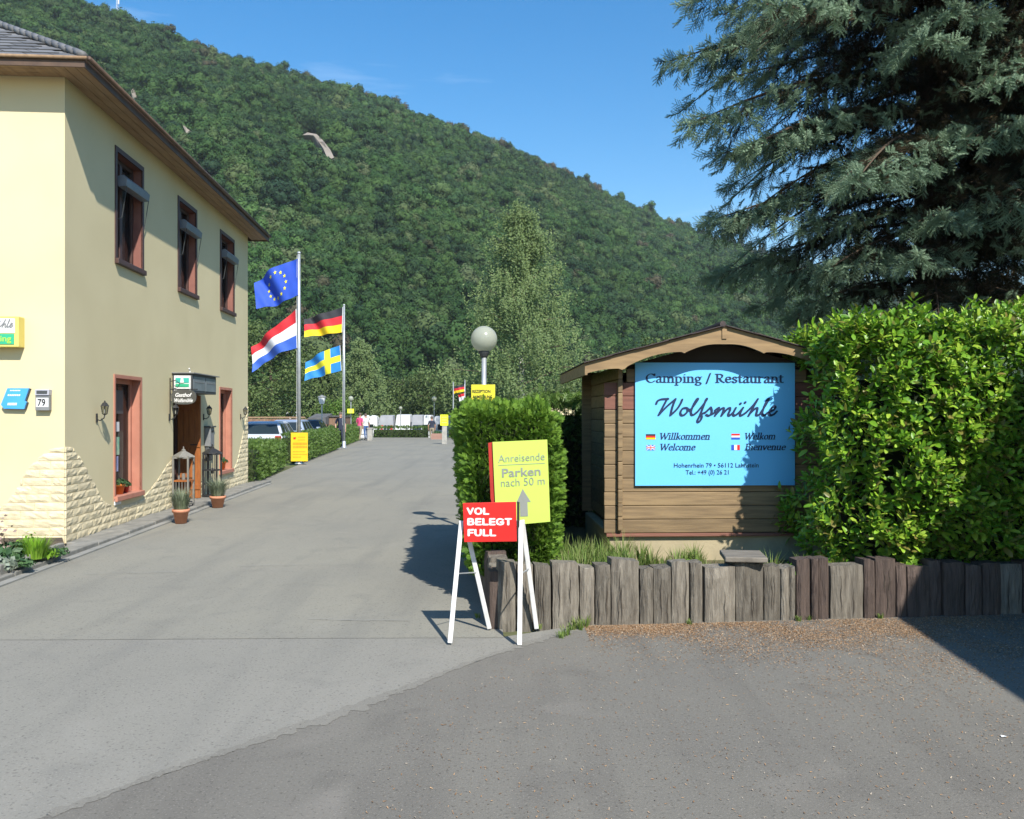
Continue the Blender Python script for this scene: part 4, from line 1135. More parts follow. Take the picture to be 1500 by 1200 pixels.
# letterbox right of the entrance
mbx = thing('letterbox', Fp(6.0, 1.0, 0.06), 'tall grey letterbox on the wall right of the entrance', 'letterbox')
MB().obox(lambda a, o, z: Fp(a, z, o), 5.86, 6.12, 0.003, 0.12, 1.0, 1.36).build('body', M['grey'], mbx, bevel=0.01)
MB().obox(lambda a, o, z: Fp(a, z, o), 5.84, 6.14, 0.003, 0.15, 1.361, 1.39).build('lid', M['darkgrey'], mbx, bevel=0.006)
MB().obox(lambda a, o, z: Fp(a, z, o), 5.90, 6.08, 0.121, 0.126, 1.27, 1.30).build('slot', M['black'], mbx)
MB().obox(lambda a, o, z: Fp(a, z, o), 5.88, 6.10, 0.002, 0.09, 0.72, 0.985).build('newspaper_tube', M['darkgrey'], mbx, bevel=0.02)

# tall floor lanterns either side of the door
def floor_lantern(s, o, w, h_, mat, label, wire):
    c = Fp(s, 0.05, o)
    t = thing('floor_lantern', c, label, 'lantern', 'tall floor lanterns by the entrance')
    hw = w / 2
    for (dx, dy) in ((-1, -1), (1, -1), (1, 1), (-1, 1)):
        MB().box(c.x + dx * hw - .014, c.x + dx * hw + .014, c.y + dy * hw - .014, c.y + dy * hw + .014, c.z, c.z + h_ * .84).build('post', mat, t)
    for z in ((0.04, h_ * .42, h_ * .80) if not wire else (0.02, h_ * .25, h_ * .5, h_ * .80)):
        b = MB().box(c.x - hw - .012, c.x + hw + .012, c.y - hw - .012, c.y + hw + .012, c.z + z, c.z + z + .022)
        b.build('shelf', mat if z != h_ * .42 else M['doorwood'], t)
    b = MB()
    n_ = 7 if wire else 5
    for k in range(1, n_):
        x = c.x - hw + w * k / n_
        b.box(x - .005, x + .005, c.y - hw - .006, c.y - hw + .004, c.z + .03, c.z + h_ * (.80 if wire else .42))
    b.build('bars', mat, t, kind='stuff')
    MB().lathe((c.x, c.y, c.z + h_ * .80 + .022), [(hw * 1.6, 0), (hw * 1.5, .02), (hw * .5, .09), (hw * .3, .10), (hw * .3, .12), (.012, .14), (.012, .17), (0, .18)], 4, fn=None).build('roof', mat, t)
    MB().lathe((c.x, c.y, c.z + (h_ * .42 + .024)), [(.03, 0), (.03, .10), (0, .11)], 10).build('candle', M['greywood'], t)
floor_lantern(4.05, 0.17, 0.25, 1.02, M['greywood'], 'grey wooden floor lantern standing left of the open door', False)
floor_lantern(5.72, 0.19, 0.25, 1.0, M['black'], 'dark wire floor lantern standing right of the open door', True)

# ---------------------------------------------------------------- pots and plants
def tuft(n, r, h_, wid, lean, rng, droop=0.35):
    """a clump of narrow curved blades around the origin (arrays)"""
    a = rng.uniform(0, 6.28, n); rr = r * np.sqrt(rng.random(n)) * 0.5
    hh = h_ * rng.uniform(0.55, 1.0, n); ln = lean * rng.uniform(0.2, 1.0, n)
    V, F = [], []
    for i in range(n):
        ca, sa = math.cos(a[i]), math.sin(a[i]); base = np.array([ca * rr[i], sa * rr[i], 0])
        side = np.array([-sa, ca, 0]) * wid; out = np.array([ca, sa, 0]) * ln[i]; up_ = np.array([0, 0, hh[i]])
        k = len(V)
        p0, p1, p2 = base, base + out * .35 + up_ * .6, base + out + up_ * (1 - droop * ln[i])
        V += [p0 - side, p0 + side, p1 + side * .8, p1 - side * .8, p2]
        F += [(k, k + 1, k + 2), (k, k + 2, k + 3), (k + 3, k + 2, k + 4)]
    return np.array(V), np.array(F)
def leafball(n, r, size, rng, squash=0.8, inner=0.4):
    d = rdir(n, rng); d[:, 2] = np.abs(d[:, 2]) * 0.9 + d[:, 2] * 0.1
    p = d * (r * rng.uniform(inner, 1.0, (n, 1))) * np.array([1, 1, squash])
    q = quat_align(d + rdir(n, rng) * 0.8, rng.uniform(0, 6.28, n))
    return bake([(-.5, 0, 0), (0, -.32, .08), (.5, 0, 0), (0, .32, .08)], [(0, 1, 2), (0, 2, 3)], p, q, size * rng.uniform(.7, 1.3, n))
def pot_thing(loc, r, h_, potmat, label, plantmat, kind, rng, size=1.0, name='flower_pot'):
    t = thing(name, loc, label, 'plant pot')
    MB().lathe(loc, [(r * .68, 0), (r * .95, h_ * .78), (r * 1.08, h_ * .78), (r * 1.10, h_), (r * .96, h_), (r * .92, h_ * .86), (0, h_ * .86)], 18).build('pot', potmat, t, smooth=True)
    if kind == 'lavender':
        V, F = tuft(420, r * 1.6, 0.36 * size, .004, 0.22 * size, rng)
    else:
        V, F = leafball(260, r * 1.5 * size, .05, rng)
    V = V + np.array([loc[0], loc[1], loc[2] + h_ * .86])
    place('foliage', raw_mesh('foliage', V - np.array(loc), F, plantmat), loc, t, kind='stuff')
rg1 = np.random.default_rng(21)
p_ = gnd(265, 766, 0.0); pot_thing((p_.x, p_.y, -0.004), 0.115, 0.21, M['terracotta'], 'terracotta pot of grey lavender in front of the entrance, nearer one', M['lavender'], 'lavender', rg1, 1.05)
p_ = gnd(319, 743, 0.0); pot_thing((p_.x, p_.y, -0.004), 0.125, 0.20, M['terracotta'], 'terracotta pot of grey lavender past the entrance, farther one', M['lavender'], 'lavender', rg1, 1.05)
p_ = Fp(1.88, ZD[0] + .002, -0.075); pot_thing(p_, 0.085, 0.15, M['orangepot'], 'orange pot with dark leaves on the nearer ground floor window sill', M['geranium'], 'ball', rg1, .95)
p_ = Fp(2.14, ZD[0] + .002, -0.08); pot_thing(p_, 0.06, 0.12, M['darkred'], 'small dark red pot beside the orange one on the window sill', M['geranium'], 'ball', rg1, 1.0)
p_ = Fp(7.35, ZD[0] + .002, -0.075); pot_thing(p_, 0.095, 0.18, M['orangepot'], 'orange pot with leaves on the farther ground floor window sill', M['geranium'], 'ball', rg1, .95)

# flower bed at the foot of the house, kept in by edging stones
BE = [gnd(95, 812), gnd(60, 826), gnd(30, 840), gnd(0, 850), gnd(-60, 880)]
bed = MB(); n_ = len(BE)
inner_ = [Gp(0.02, 0, 0.02), Gp(0.5, 0, 0.02), Gp(1.0, 0, 0.02), Gp(1.6, 0, 0.02), Gp(2.6, 0, 0.02)]
bed.add([(p.x, p.y, 0.09) for p in BE] + [(p.x, p.y, 0.11) for p in inner_], [(i, i + 1, n_ + i + 1, n_ + i) for i in range(n_ - 1)])
bed.build('flower_bed', M['soil'], fixn=False, kind='structure')
be = thing('bed_edging', BE[1], 'low grey edging stones round the flower bed at the house corner', 'edging')
for i in range(n_ - 1):
    a_, c_ = BE[i], BE[i + 1]
    m_ = max(1, round((c_ - a_).length / 0.32))
    for k in range(m_):
        q0, q1 = a_.lerp(c_, (k + .02) / m_), a_.lerp(c_, (k + .98) / m_)
        d_ = (q1 - q0).normalized(); nn = Vector((-d_.y, d_.x, 0)) * 0.07
        hz = 0.135 + 0.012 * math.sin(k * 3 + i)
        MB().add([q0 - nn * .0 + Vector((0, 0, -.03)), q1 + Vector((0, 0, -.03)), q1 - nn + Vector((0, 0, -.03)), q0 - nn + Vector((0, 0, -.03)), q0 + Vector((0, 0, hz)), q1 + Vector((0, 0, hz)), q1 - nn + Vector((0, 0, hz)), q0 - nn + Vector((0, 0, hz))],
                 [(0, 3, 2, 1), (4, 5, 6, 7), (0, 1, 5, 4), (1, 2, 6, 5), (2, 3, 7, 6), (3, 0, 4, 7)]).build('edging_stone', M['kerb'], be, bevel=0.012)
def bed_plant(px, py, r, n, size, mat, label, kind='ball', h_=0.3, sq=0.8, grp='plants in the corner flower bed', name='bed_plant', z=0.09, Y=None):
    p = gnd(px, py, z) if Y is None else at(px, py, Y)
    t = thing(name, (p.x, p.y, z), label, 'plant', grp)
    rng = np.random.default_rng(int(px * 7 + py))
    V, F = leafball(n, r, size, rng, sq, 0.35) if kind == 'ball' else tuft(n, r, h_, size, h_ * .5, rng)
    place('foliage', raw_mesh('foliage', V, F, mat), (p.x, p.y, z), t, kind='stuff')
    b = MB(); b.tube([(p.x, p.y, z - .02), (p.x, p.y, z + (h_ if kind != 'ball' else r * sq) * .5)], [0.01, 0.004], 5); b.build('stem', M['twig'], t)
bed_plant(18, 818, 0.24, 420, .085, M['bed1'], 'large dark green leafy plant in the flower bed')
bed_plant(2, 832, 0.15, 260, .06, M['bed3'], 'silvery green low plant at the left picture edge in the bed')
bed_plant(52, 818, 0.20, 320, .006, M['bed2'], 'bright green grassy clump in the middle of the flower bed', 'tuft', .26)
bed_plant(44, 808, 0.16, 200, .05, M['bed2'], 'yellow green upright plant against the stone skirting', 'ball', .3, 1.4)
bed_plant(70, 815, 0.13, 170, .045, M['bed2'], 'fresh green low cushion between grass clump and house corner')
bed_plant(84, 812, 0.13, 200, .045, M['bed1'], 'small grey green cushion plant at the house corner', 'ball', .3, .7)
bed_plant(34, 828, 0.12, 220, .05, M['bed1'], 'low mixed green plant hanging over the edging stones', 'ball', .3, .6)
bed_plant(6, 820, 0.15, 46, .05, P('dry_flower', (0.22, 0.14, 0.13), (0.32, 0.25, 0.2), 30, 0.9), 'tall dried brownish flower stalks by the left picture edge', 'ball', .5, 3.3)

# ================================================================ TIMBER PALISADE AND RAISED BED
PA, PB = Vector((-0.077, 6.41, 0)), Vector((3.25, 6.78, 0))
pdir = (PB - PA).normalized()
def pal(px):                                       # point of the palisade line under a photo column
    k = (px - CX) / FPX
    t = (PA.x - k * PA.y) / (k * pdir.y - pdir.x); return t
palis = thing('palisade', PA.lerp(PB, .5), 'low palisade of upright weathered railway sleepers in front of the hut', 'palisade')
rg = random.Random(4)
def sleeper(t0, t1, ztop, mat, depth=0.15, origin=PA, d=pdir, splits=True):
    n_ = Vector((d.y, -d.x, 0))                     # towards the viewer
    off = rg.uniform(-.012, .014)
    b = MB(); cols = 4; rows = 6; tw = (t1 - t0)
    P_ = []
    wob = [rg.uniform(-.008, .008) for _ in range(rows + 1)]
    tops = [ztop + rg.uniform(-.012, .012) for _ in range(cols + 1)]
    for j in range(rows + 1):
        for i in range(cols + 1):
            f = i / cols; ed = i in (0, cols)
            x = t0 + 0.003 + (tw - 0.006) * f + (wob[j] if not ed else wob[j] * .35) * (0.5 if tw < .1 else 1)
            z = -0.06 + (tops[i] + 0.06) * j / rows
            o = off + (0.0 if ed else 0.014 + rg.uniform(-.006, .006)) - (0.008 if j == rows else 0)
            P_.append(origin + d * x + n_ * o + Vector((0, 0, z)))
    W_ = cols + 1; nF = len(P_)
    F_ = [(j * W_ + i, j * W_ + i + 1, (j + 1) * W_ + i + 1, (j + 1) * W_ + i) for j in range(rows) for i in range(cols)]
    for j in range(rows + 1):
        for i in (0, cols):
            P_.append(origin + d * (t0 + 0.003 + (tw - .006) * (i / cols)) - n_ * (depth * rg.uniform(.95, 1.0)) + Vector((0, 0, -0.06 + (tops[i] + .06) * j / rows)))
    bl = lambda j, e: nF + j * 2 + e
    for j in range(rows):
        F_ += [(j * W_, (j + 1) * W_, bl(j + 1, 0), bl(j, 0)), (j * W_ + cols, bl(j, 1), bl(j + 1, 1), (j + 1) * W_ + cols), (bl(j, 0), bl(j + 1, 0), bl(j + 1, 1), bl(j, 1))]
    top_ = [rows * W_ + i for i in range(W_)]
    F_ += [tuple(top_ + [bl(rows, 1), bl(rows, 0)])]
    b.add(P_, F_)
    o = b.build('sleeper', mat, palis)
    if splits and tw > .12:
        for _ in range(rg.choice((1, 2, 2, 3))):           # drying cracks running with the grain
            x = t0 + tw * rg.uniform(.2, .8); z1_ = ztop * rg.uniform(.55, .97); z0_ = z1_ - rg.uniform(.15, .42) ; z0_ = max(z0_, .0)
            b = MB(); vv = []; K = 6
            for k in range(K + 1):
                z = z0_ + (z1_ - z0_) * k / K; xx = x + 0.004 * math.sin(k * 1.7 + x * 40); w = (.0006 + .0022 * math.sin(math.pi * min(1, (k + .3) / K)))
                vv += [origin + d * (xx - w) + n_ * (off + .0215) + Vector((0, 0, z)), origin + d * (xx + w) + n_ * (off + .0215) + Vector((0, 0, z))]
            b.add(vv, [(2 * k, 2 * k + 1, 2 * k + 3, 2 * k + 2) for k in range(K)])
            b.build('drying_crack', M['crack'], o, fixn=False)
posts = [(729, 756, 823, 0), (757, 781, 826, 0), (783, 807, 829, 0), (809, 848, 825, 0), (849, 871, 832, 0), (872, 895, 829, 0), (895, 936, 821, 0), (937, 957, 832, 0), (957, 983, 832, 0), (984, 1010, 824, 0),
         (1012, 1030, 825, 0), (1032, 1077, 831, 0), (1078, 1119, 825, 0), (1120, 1144, 831, 0), (1144, 1156, 832, 0), (1156, 1166, 832, 0), (1167, 1187, 820, 1), (1188, 1199, 819, 1), (1200, 1215, 819, 1),
         (1216, 1264, 827, 0), (1265, 1281, 820, 1), (1282, 1312, 820, 1), (1313, 1328, 829, 1), (1328, 1361, 829, 1), (1361, 1380, 821, 1), (1381, 1412, 824, 1), (1413, 1437, 828, 1), (1438, 1465, 825, 1), (1466, 1498, 827, 0), (1499, 1530, 824, 1), (1531, 1570, 829, 0), (1571, 1600, 826, 1), (1601, 1640, 828, 0)]
for (x0, x1, ty, red) in posts:
    t0, t1 = pal(x0), pal(x1); Y = PA.y + pdir.y * (t0 + t1) / 2
    sleeper(t0, t1, CAMZ - (ty - HOR) / FPX * Y, M['old_wood_red'] if red else M['old_wood'])
# short return along the drive
rd_ = Vector((0.0712, -0.9975, 0))
RS = PA + Vector((-0.075, -0.02, 0))
y_ = 0.02
for k in range(20):
    w = rg.uniform(.14, .24)
    sleeper(-(y_ + w), -y_, 0.42 + rg.uniform(-.03, .05), M['old_wood'] if k % 3 else M['old_wood_red'], origin=RS, d=rd_, splits=False)
    y_ += w + .004
# soil behind it
b = MB(); b.add([(-0.05, 6.56, .2), (1.6, 6.75, .2), (3.3, 6.93, .2), (9, 7.4, .2), (9, 12, .2), (-0.40, 11.0, .2)], [(0, 1, 2, 3, 4, 5)])
b.build('raised_bed', P('bed_soil', (0.13, 0.10, 0.06), (0.09, 0.10, 0.04), 3, 0.95, bump=0.6, bscale=30, bdist=0.03), fixn=False, kind='structure')
# flat slab lying on a sleeper
sl_ = thing('cover_slab', (1.82, 6.75, .46), 'square grey weathered slab lying on top of a sleeper under the blue board', 'slab')
MB().obox(lambda x, y, z: (1.83 + .97 * x + .12 * y, 6.76 + .12 * -x + .97 * y, z), -.165, .165, -.19, .19, .462, .502).build('slab', P('weathered_board', (0.215, 0.19, 0.155), (0.13, 0.115, 0.095), 6, 0.9, stretch=(1, 5, 1), bump=0.5, bscale=25), sl_, bevel=0.008)
MB().obox(lambda x, y, z: (1.83 + .97 * x + .12 * y, 6.76 + .12 * -x + .97 * y, z), -.13, .13, .05, .15, .20, .461).build('block', M['old_wood_red'], sl_)

# ================================================================ HUT
hut = thing('wooden_hut', (1.945, 8.2, .2), 'small brown plank hut with a low gable roof and scalloped fascia', 'hut')
HY, HY2, HXL, HXR = 8.2, 10.15, 0.90, 3.16
HBZ, HEZ = 0.47, 2.06
RX, RZ = 1.968, 2.41                                           # ridge
ph = 0.1312
k = 0; z = HBZ
def roof_z(x): return RZ - abs(x - RX) * (RZ - 2.03) / 1.33
while z < 2.02:
    z1 = min(z + ph - .004, 2.36)
    b = MB(); mat_ = M['hutred'] if k in (9, 10) else M['hutwood']
    xa, xb = HXL - 0.02, HXR + 0.02
    if z1 > roof_z(xa) - .09:
        hh = (RZ - .12 - z1) / ((RZ - 2.03) / 1.33); xa, xb = max(xa, RX - hh), min(xb, RX + hh)
        if xb - xa < .1: break
    b.obox(lambda x, y, q: (x, y, q), xa + (0.003 if k % 2 else 0), xb, HY, HY + .045, z, z1)
    b.build('wall_plank', mat_, hut, bevel=0.007)
    z += ph; k += 1
b = MB(); b.prism([(HXL + .1, z), (HXR - .1, z), (RX, RZ - .10)], lambda x, q, y: (x, y, q), HY + .05, HY + .08); b.build('shaded_gable_panel', P('gable_shade_brown', (.05, .035, .025), None, 6, .8), hut)  # shade under the fascia is put into this panel's dark brown
# side walls, planks crossing at the corners and standing proud of the front
for x0 in (HXL + .105, HXR - .15):
    z = HBZ + .03
    for k in range(12):
        b = MB().obox(lambda x, y, q: (x, y, q), x0, x0 + .045, HY - .055, HY2, z, z + ph - .004)
        b.build('side_plank', M['hutwood'], hut, bevel=0.007); z += ph
MB().box(HXL, HXR, HY2 - .04, HY2, HBZ, 2.1).build('back_wall', M['hutwood'], hut)
MB().box(HXL + .035, HXR - .03, HY + .03, HY2 - .05, 0.05, HBZ - .015).build('concrete_base', P('sandy_concrete', (0.42, 0.35, 0.22), (0.33, 0.28, 0.18), 3, 0.9, bump=0.25, bscale=40), hut, bevel=0.01)
MB().box(HXL, HXR, HY - .015, HY + .02, HBZ - .035, HBZ - .004).build('sill_beam', M['hutred'], hut, bevel=0.005)
# roof boards + felt, gable scalloped fascia, eave boards
FY, BY = HY - .25, 10.35
for sgn in (-1, 1):
    a_ = Vector((RX, 0, RZ)); e_ = Vector((RX + sgn * 1.28, 0, 2.07))
    d_ = (e_ - a_).normalized(); nn = Vector((-d_.z * sgn, 0, d_.x * sgn)) if True else None
    if nn.z < 0: nn = -nn
    nb = 11
    for i in range(nb):                                      # boards under the felt run along the ridge
        q0, q1 = a_.lerp(e_, (i + .01) / nb), a_.lerp(e_, (i + .99) / nb)
        MB().add([Vector((p.x, y, p.z)) + nn * o for o in (.0, .018) for p, y in ((q0, FY + .03), (q1, FY + .03), (q1, BY), (q0, BY))], [(0, 1, 2, 3), (4, 7, 6, 5), (0, 4, 5, 1), (1, 5, 6, 2), (2, 6, 7, 3), (3, 7, 4, 0)]).build('roof_board', M['hutwood'], hut)
    e2_ = e_ + d_ * .03
    rows_ = 5
    for i in range(rows_):                                   # overlapping felt strips
        q0, q1 = a_.lerp(e2_, max(0, i / rows_ - .0)), a_.lerp(e2_, min(1, (i + 1) / rows_ + (.03 if i < rows_ - 1 else 0)))
        l0, l1 = .0195 + .004 * (i % 2), .0195 + .004 * (i % 2)
        MB().add([Vector((p.x, y, p.z)) + nn * (o + l) for o in (0, .008) for p, y, l in ((q0, FY - .035, l0), (q1, FY - .035, l1), (q1, BY + .03, l1), (q0, BY + .03, l0))], [(0, 1, 2, 3), (4, 7, 6, 5), (0, 4, 5, 1), (1, 5, 6, 2), (2, 6, 7, 3), (3, 7, 4, 0)]).build('felt_strip', M['felt'], hut)
    # fascia with three shallow scallops
    top = []; bot = []
    nS = 48
    for i in range(nS + 1):
        f = i / nS; p = a_.lerp(e_, f)
        top.append((p.x, p.z + .016))
        if f < .28: drop = .150 - .020 * (f / .28) - .026 * math.sin(math.pi * f / .28)
        else:
            g_ = ((f - .28) / .46) % 1.0
            drop = .132 - .050 * math.sin(math.pi * g_) ** .8 + (.010 if g_ < .05 or g_ > .95 else 0)
        bot.append((p.x, p.z - drop))
    b = MB(); n_ = nS + 1
    P_ = [(x, FY, q) for x, q in top] + [(x, FY, q) for x, q in bot] + [(x, FY + .026, q) for x, q in top] + [(x, FY + .026, q) for x, q in bot]
    F_ = []
    for i in range(nS):
        F_ += [(i, i + 1, n_ + i + 1, n_ + i), (2 * n_ + i, 3 * n_ + i, 3 * n_ + i + 1, 2 * n_ + i + 1), (n_ + i, n_ + i + 1, 3 * n_ + i + 1, 3 * n_ + i), (i, 2 * n_ + i, 2 * n_ + i + 1, i + 1)]
    F_ += [(0, n_, 3 * n_, 2 * n_), (nS, 2 * n_ + nS, 3 * n_ + nS, n_ + nS)]
    b.add(P_, F_); b.build('gable_fascia', M['hutfascia'], hut)
    MB().add([Vector((e_.x + sgn * dx, y, 2.07 + dz)) for dx in (0, .024) for y, dz in ((FY + .0, .008), (BY, .008), (BY, -.10), (FY + .0, -.10))], [(0, 1, 2, 3), (4, 7, 6, 5), (0, 4, 5, 1), (1, 5, 6, 2), (2, 6, 7, 3), (3, 7, 4, 0)]).build('eave_board', M['hutfascia'], hut)
MB().box(RX - .022, RX + .022, FY - .012, FY + .003, RZ - .10, RZ + .02).build('ridge_cover', M['hutfascia'], hut)
MB().tube([(RX - .02, FY - .03, RZ + .035), (RX - .02, BY + .02, RZ + .035)], .03, 8).build('ridge_cap', M['felt'], hut)

# blue board on the hut
YB = HY - .022
def bd(x, y, l=0.0):                                          # coordinates of the enlarged view of the board
    p = at(920 + x / 5.769, 525 + y / 5.769, YB - .01); return Vector((p.x, YB - l, p.z))
board = thing('welcome_board', bd(738, 1075, .01), 'large light blue welcome board with dark lettering on the front of the hut', 'sign')
MB().prism([(57, 37), (1420, 37), (1420, 1075), (57, 1075)], lambda x, y, l: bd(x, y, l), -.012, .006).build('panel', M['bluesign'], board)
def fit_serif(body, x0, x1, ybase, cap, shear, name, nib=(0.052, 0.017)):
    po = serif_polys(body, shear, nib)
    xs_ = [q[0] for p in po for q in p]; a_, b_ = min(xs_), max(xs_)
    poly_print(name, [[((q[0] - a_) / (b_ - a_) * (x1 - x0) + x0, ybase - q[1] / .70 * cap) for q in p] for p in po], lambda x, y, l: bd(x, y, .0065 + l), M['printdark'], board)
fit_serif('Camping / Restaurant', 145, 1326, 205, 74, 0, 'heading', (.066, .026))
fit_serif('Willkommen', 265, 692, 685, 54, .24, 'greeting', (.068, .030))
fit_serif('Welcome', 268, 570, 776, 54, .24, 'greeting', (.068, .030))
fit_serif('Welkom', 990, 1252, 685, 54, .24, 'greeting', (.068, .030))
fit_serif('Bienvenue', 985, 1342, 776, 54, .24, 'greeting', (.068, .030))
poly_print('script_name', script_polys(), lambda x, y, l: bd(x, -y, .0065 + l), M['printdark'], board)
for body, x0, x1, yb in (('Hohenrhein 79 • 56112 Lahnstein', 385, 1108, 922), ('Tel.: +49 (0) 26 21', 485, 852, 981)):
    text_obj('address_line', body, bd(x0, yb, .0065), (1, 0, 0), (0, 0, 1), width=(bd(x1, yb) - bd(x0, yb)).x, height=.042, bold=.008, mat=M['printdark'], parent=board)
def flagrect(x0, x1, y0, y1, mat, l=.0085):
    b = MB(); b.add([bd(x0, y0, l), bd(x1, y0, l), bd(x1, y1, l), bd(x0, y1, l)], [(0, 1, 2, 3)]); return b
def miniflag(name, parts, label=None):
    f = thing(name, bd(parts[0][0], parts[0][3], .008), None, None); f.parent = board; f.matrix_parent_inverse = Matrix.Translation(-WL[board])
    for i, (x0, x1, y0, y1, m_) in enumerate(parts): flagrect(x0, x1, y0, y1, m_, .0085 + .0003 * i).build('field', m_, f, fixn=False)
miniflag('printed_flag', [(147, 228, 640, 655, M['printblack']), (147, 228, 655, 670, M['red']), (147, 228, 670, 685, M['flaggold'])])
miniflag('printed_flag', [(875, 948, 637, 653, M['red']), (875, 948, 653, 669, M['white']), (875, 948, 669, 685, M['flagblue'])])
miniflag('printed_flag', [(875, 899, 732, 776, M['flagblue']), (899, 924, 732, 776, M['white']), (924, 948, 732, 776, M['red'])])
miniflag('printed_flag', [(150, 226, 732, 776, M['flagnlblue']), (150, 226, 747, 761, M['white']), (181, 195, 732, 776, M['white']), (150, 226, 751, 757, M['red']), (185, 191, 732, 776, M['red'])])
uf = [o for o in bpy.data.objects if o.name.startswith('printed_flag')][-1]
for k, (a_, c_) in enumerate((((150, 732), (226, 776)), ((226, 732), (150, 776)))):
    dx = 5
    b = MB(); b.add([bd(a_[0] - dx, a_[1], .0086 + k * .00008), bd(a_[0] + dx, a_[1], .0086 + k * .00008), bd(c_[0] + dx, c_[1], .0086 + k * .00008), bd(c_[0] - dx, c_[1], .0086 + k * .00008)], [(0, 1, 2, 3)]); b.build('saltire', M['white'], uf, fixn=False)

hut.rotation_euler = (0, 0, R(2.2)); board.rotation_euler = (0, 0, R(2.2))      # the hut stands a little askew to the road

# ================================================================ A-FRAME AND YELLOW BOARD
af = thing('a_frame_sign', (-.12, 6.15, 0), 'white A-frame stand with a red board reading VOL BELEGT FULL', 'sign')
def leg(a_, c_, w=.0165):
    a_, c_ = Vector(a_), Vector(c_); d_ = (c_ - a_).normalized(); s_ = Vector((1, 0, 0)); s_ = (s_ - d_ * s_.dot(d_)).normalized(); n_ = d_.cross(s_)
    MB().add([p + s_ * i + n_ * j for p in (a_, c_) for i, j in ((-w, -w * .6), (w, -w * .6), (w, w * .6), (-w, w * .6))], [(0, 3, 2, 1), (4, 5, 6, 7), (0, 1, 5, 4), (1, 2, 6, 5), (2, 3, 7, 6), (3, 0, 4, 7)]).build('leg', M['white'], af, bevel=.004)
fl_, fr_ = gnd(659, 942, .003), gnd(761, 945, .003)
tl_, tr_ = at(676, 763, 6.14), at(763, 763, 6.10)
leg(fl_, tl_); leg(fr_, tr_)
bl_, br_ = gnd(717, 921, .003), gnd(786, 921, .003)
leg(bl_, at(683, 772, 6.19)); leg(br_, at(765, 762, 6.17))
for p, q in ((fl_.lerp(tl_, .56), bl_.lerp(at(683, 772, 6.19), .56)), (fr_.lerp(tr_, .56), br_.lerp(at(765, 762, 6.17), .56))):
    MB().tube([p, q], .005, 6).build('spreader', M['steel'], af)
YR = 6.085
def rb(px_, py_, l=0.0):
    p = at(px_, py_, YR); return Vector((p.x, YR - l, p.z))
MB().prism([(678, 737), (756, 735), (757, 793), (680, 794)], rb, -.004, .010).build('board', M['red'], af, bevel=.002)
MB().prism([(757.2, 735), (761, 736), (761, 793), (757.2, 793)], rb, -.02, .004).build('board_edge', M['printblack'], af)
MB().prism([(684, 766), (760, 764), (760, 772), (684, 774)], rb, -.10, -.055).build('cross_rail', M['white'], af)
HV_ = {'V': (.62, [[(.09, .62), (.31, .09)], [(.31, .09), (.53, .62)]]), 'O': (.72, [[(.36, .62), (.17, .55), (.10, .35), (.17, .15), (.36, .08), (.55, .15), (.62, .35), (.55, .55), (.36, .62)]]), 'L': (.55, [[(.12, .62), (.12, .08)], [(.12, .08), (.47, .08)]]),
 'B': (.64, [[(.12, .62), (.12, .08)], [(.12, .62), (.38, .62), (.48, .50), (.38, .38), (.12, .37)], [(.36, .37), (.52, .30), (.50, .13), (.36, .08), (.12, .08)]]), 'E': (.56, [[(.12, .62), (.12, .08)], [(.12, .62), (.46, .62)], [(.12, .35), (.43, .35)], [(.12, .08), (.47, .08)]]),
 'G': (.72, [[(.58, .52), (.38, .62), (.18, .55), (.10, .35), (.17, .15), (.36, .08), (.56, .14), (.60, .30)], [(.60, .31), (.40, .31)]]), 'T': (.58, [[(.08, .62), (.50, .62)], [(.29, .62), (.29, .08)]]), 'F': (.53, [[(.12, .62), (.12, .08)], [(.12, .62), (.46, .62)], [(.12, .35), (.42, .35)]]),
 'U': (.66, [[(.12, .62), (.12, .26), (.20, .11), (.33, .08), (.46, .11), (.54, .26), (.54, .62)]])}
for body, x0, x1, yb in (('VOL', 683.5, 717, 754), ('BELEGT', 684.5, 750, 769.5), ('FULL', 685, 727, 785.5)):
    po = []; x = 0
    for ch in body:
        w_, st_ = HV_[ch]; po += pen([[(x + q_[0], q_[1]) for q_ in s_] for s_ in st_], .092, .075, 0.0); x += w_
    xa = min(q_[0] for p in po for q_ in p); xb = max(q_[0] for p in po for q_ in p)
    poly_print('lettering', [[(x0 + (q_[0] - xa) / (xb - xa) * (x1 - x0), yb - q_[1] / .70 * 10.8) for q_ in p] for p in po], lambda x_, y_, l: rb(x_, y_, .0082 + l), M['white'], af)

yb_ = thing('parking_board', at(762, 765, 6.92), 'lime yellow board reading Anreisende Parken nach 50 m in front of the hedge', 'sign')
YY = 6.90
def yb(px_, py_, l=0.0):
    p = at(px_, py_, YY); return Vector((p.x, YY - l + .0, p.z))
MB().prism([(721.5, 647.5), (801.5, 644), (806, 764), (727, 771)], yb, -.006, .012).build('board', M['lime'], yb_)
MB().prism([(715, 649), (722, 648), (727, 769), (718.5, 730), (718, 716)], yb, -.05, -.008).build('red_back_board', M['darkred'], yb_)
MB().tube([yb(764, 700, -.03), yb(766, 872, -.03)], .016, 8).build('stake', M['greywood'], yb_)
tilt = Vector((1, 0, .055)); upv = Vector((.037, 0, 1)) * 1.0; upv = Vector((-.037, 0, 1))
for body, x0, x1, yb0, cap, bo in (('Anreisende', 730, 798, 677.5, 11, -.004), ('Parken', 735.5, 792, 699, 12.5, .016), ('nach 50 m', 734, 798, 713, 11.5, -.004)):
    text_obj('lettering', body, yb(x0, yb0, .013), tilt, upv, width=(x1 - x0) / FPX * YY, height=cap / FPX * YY, bold=bo, mat=M['printgrey'], parent=yb_)
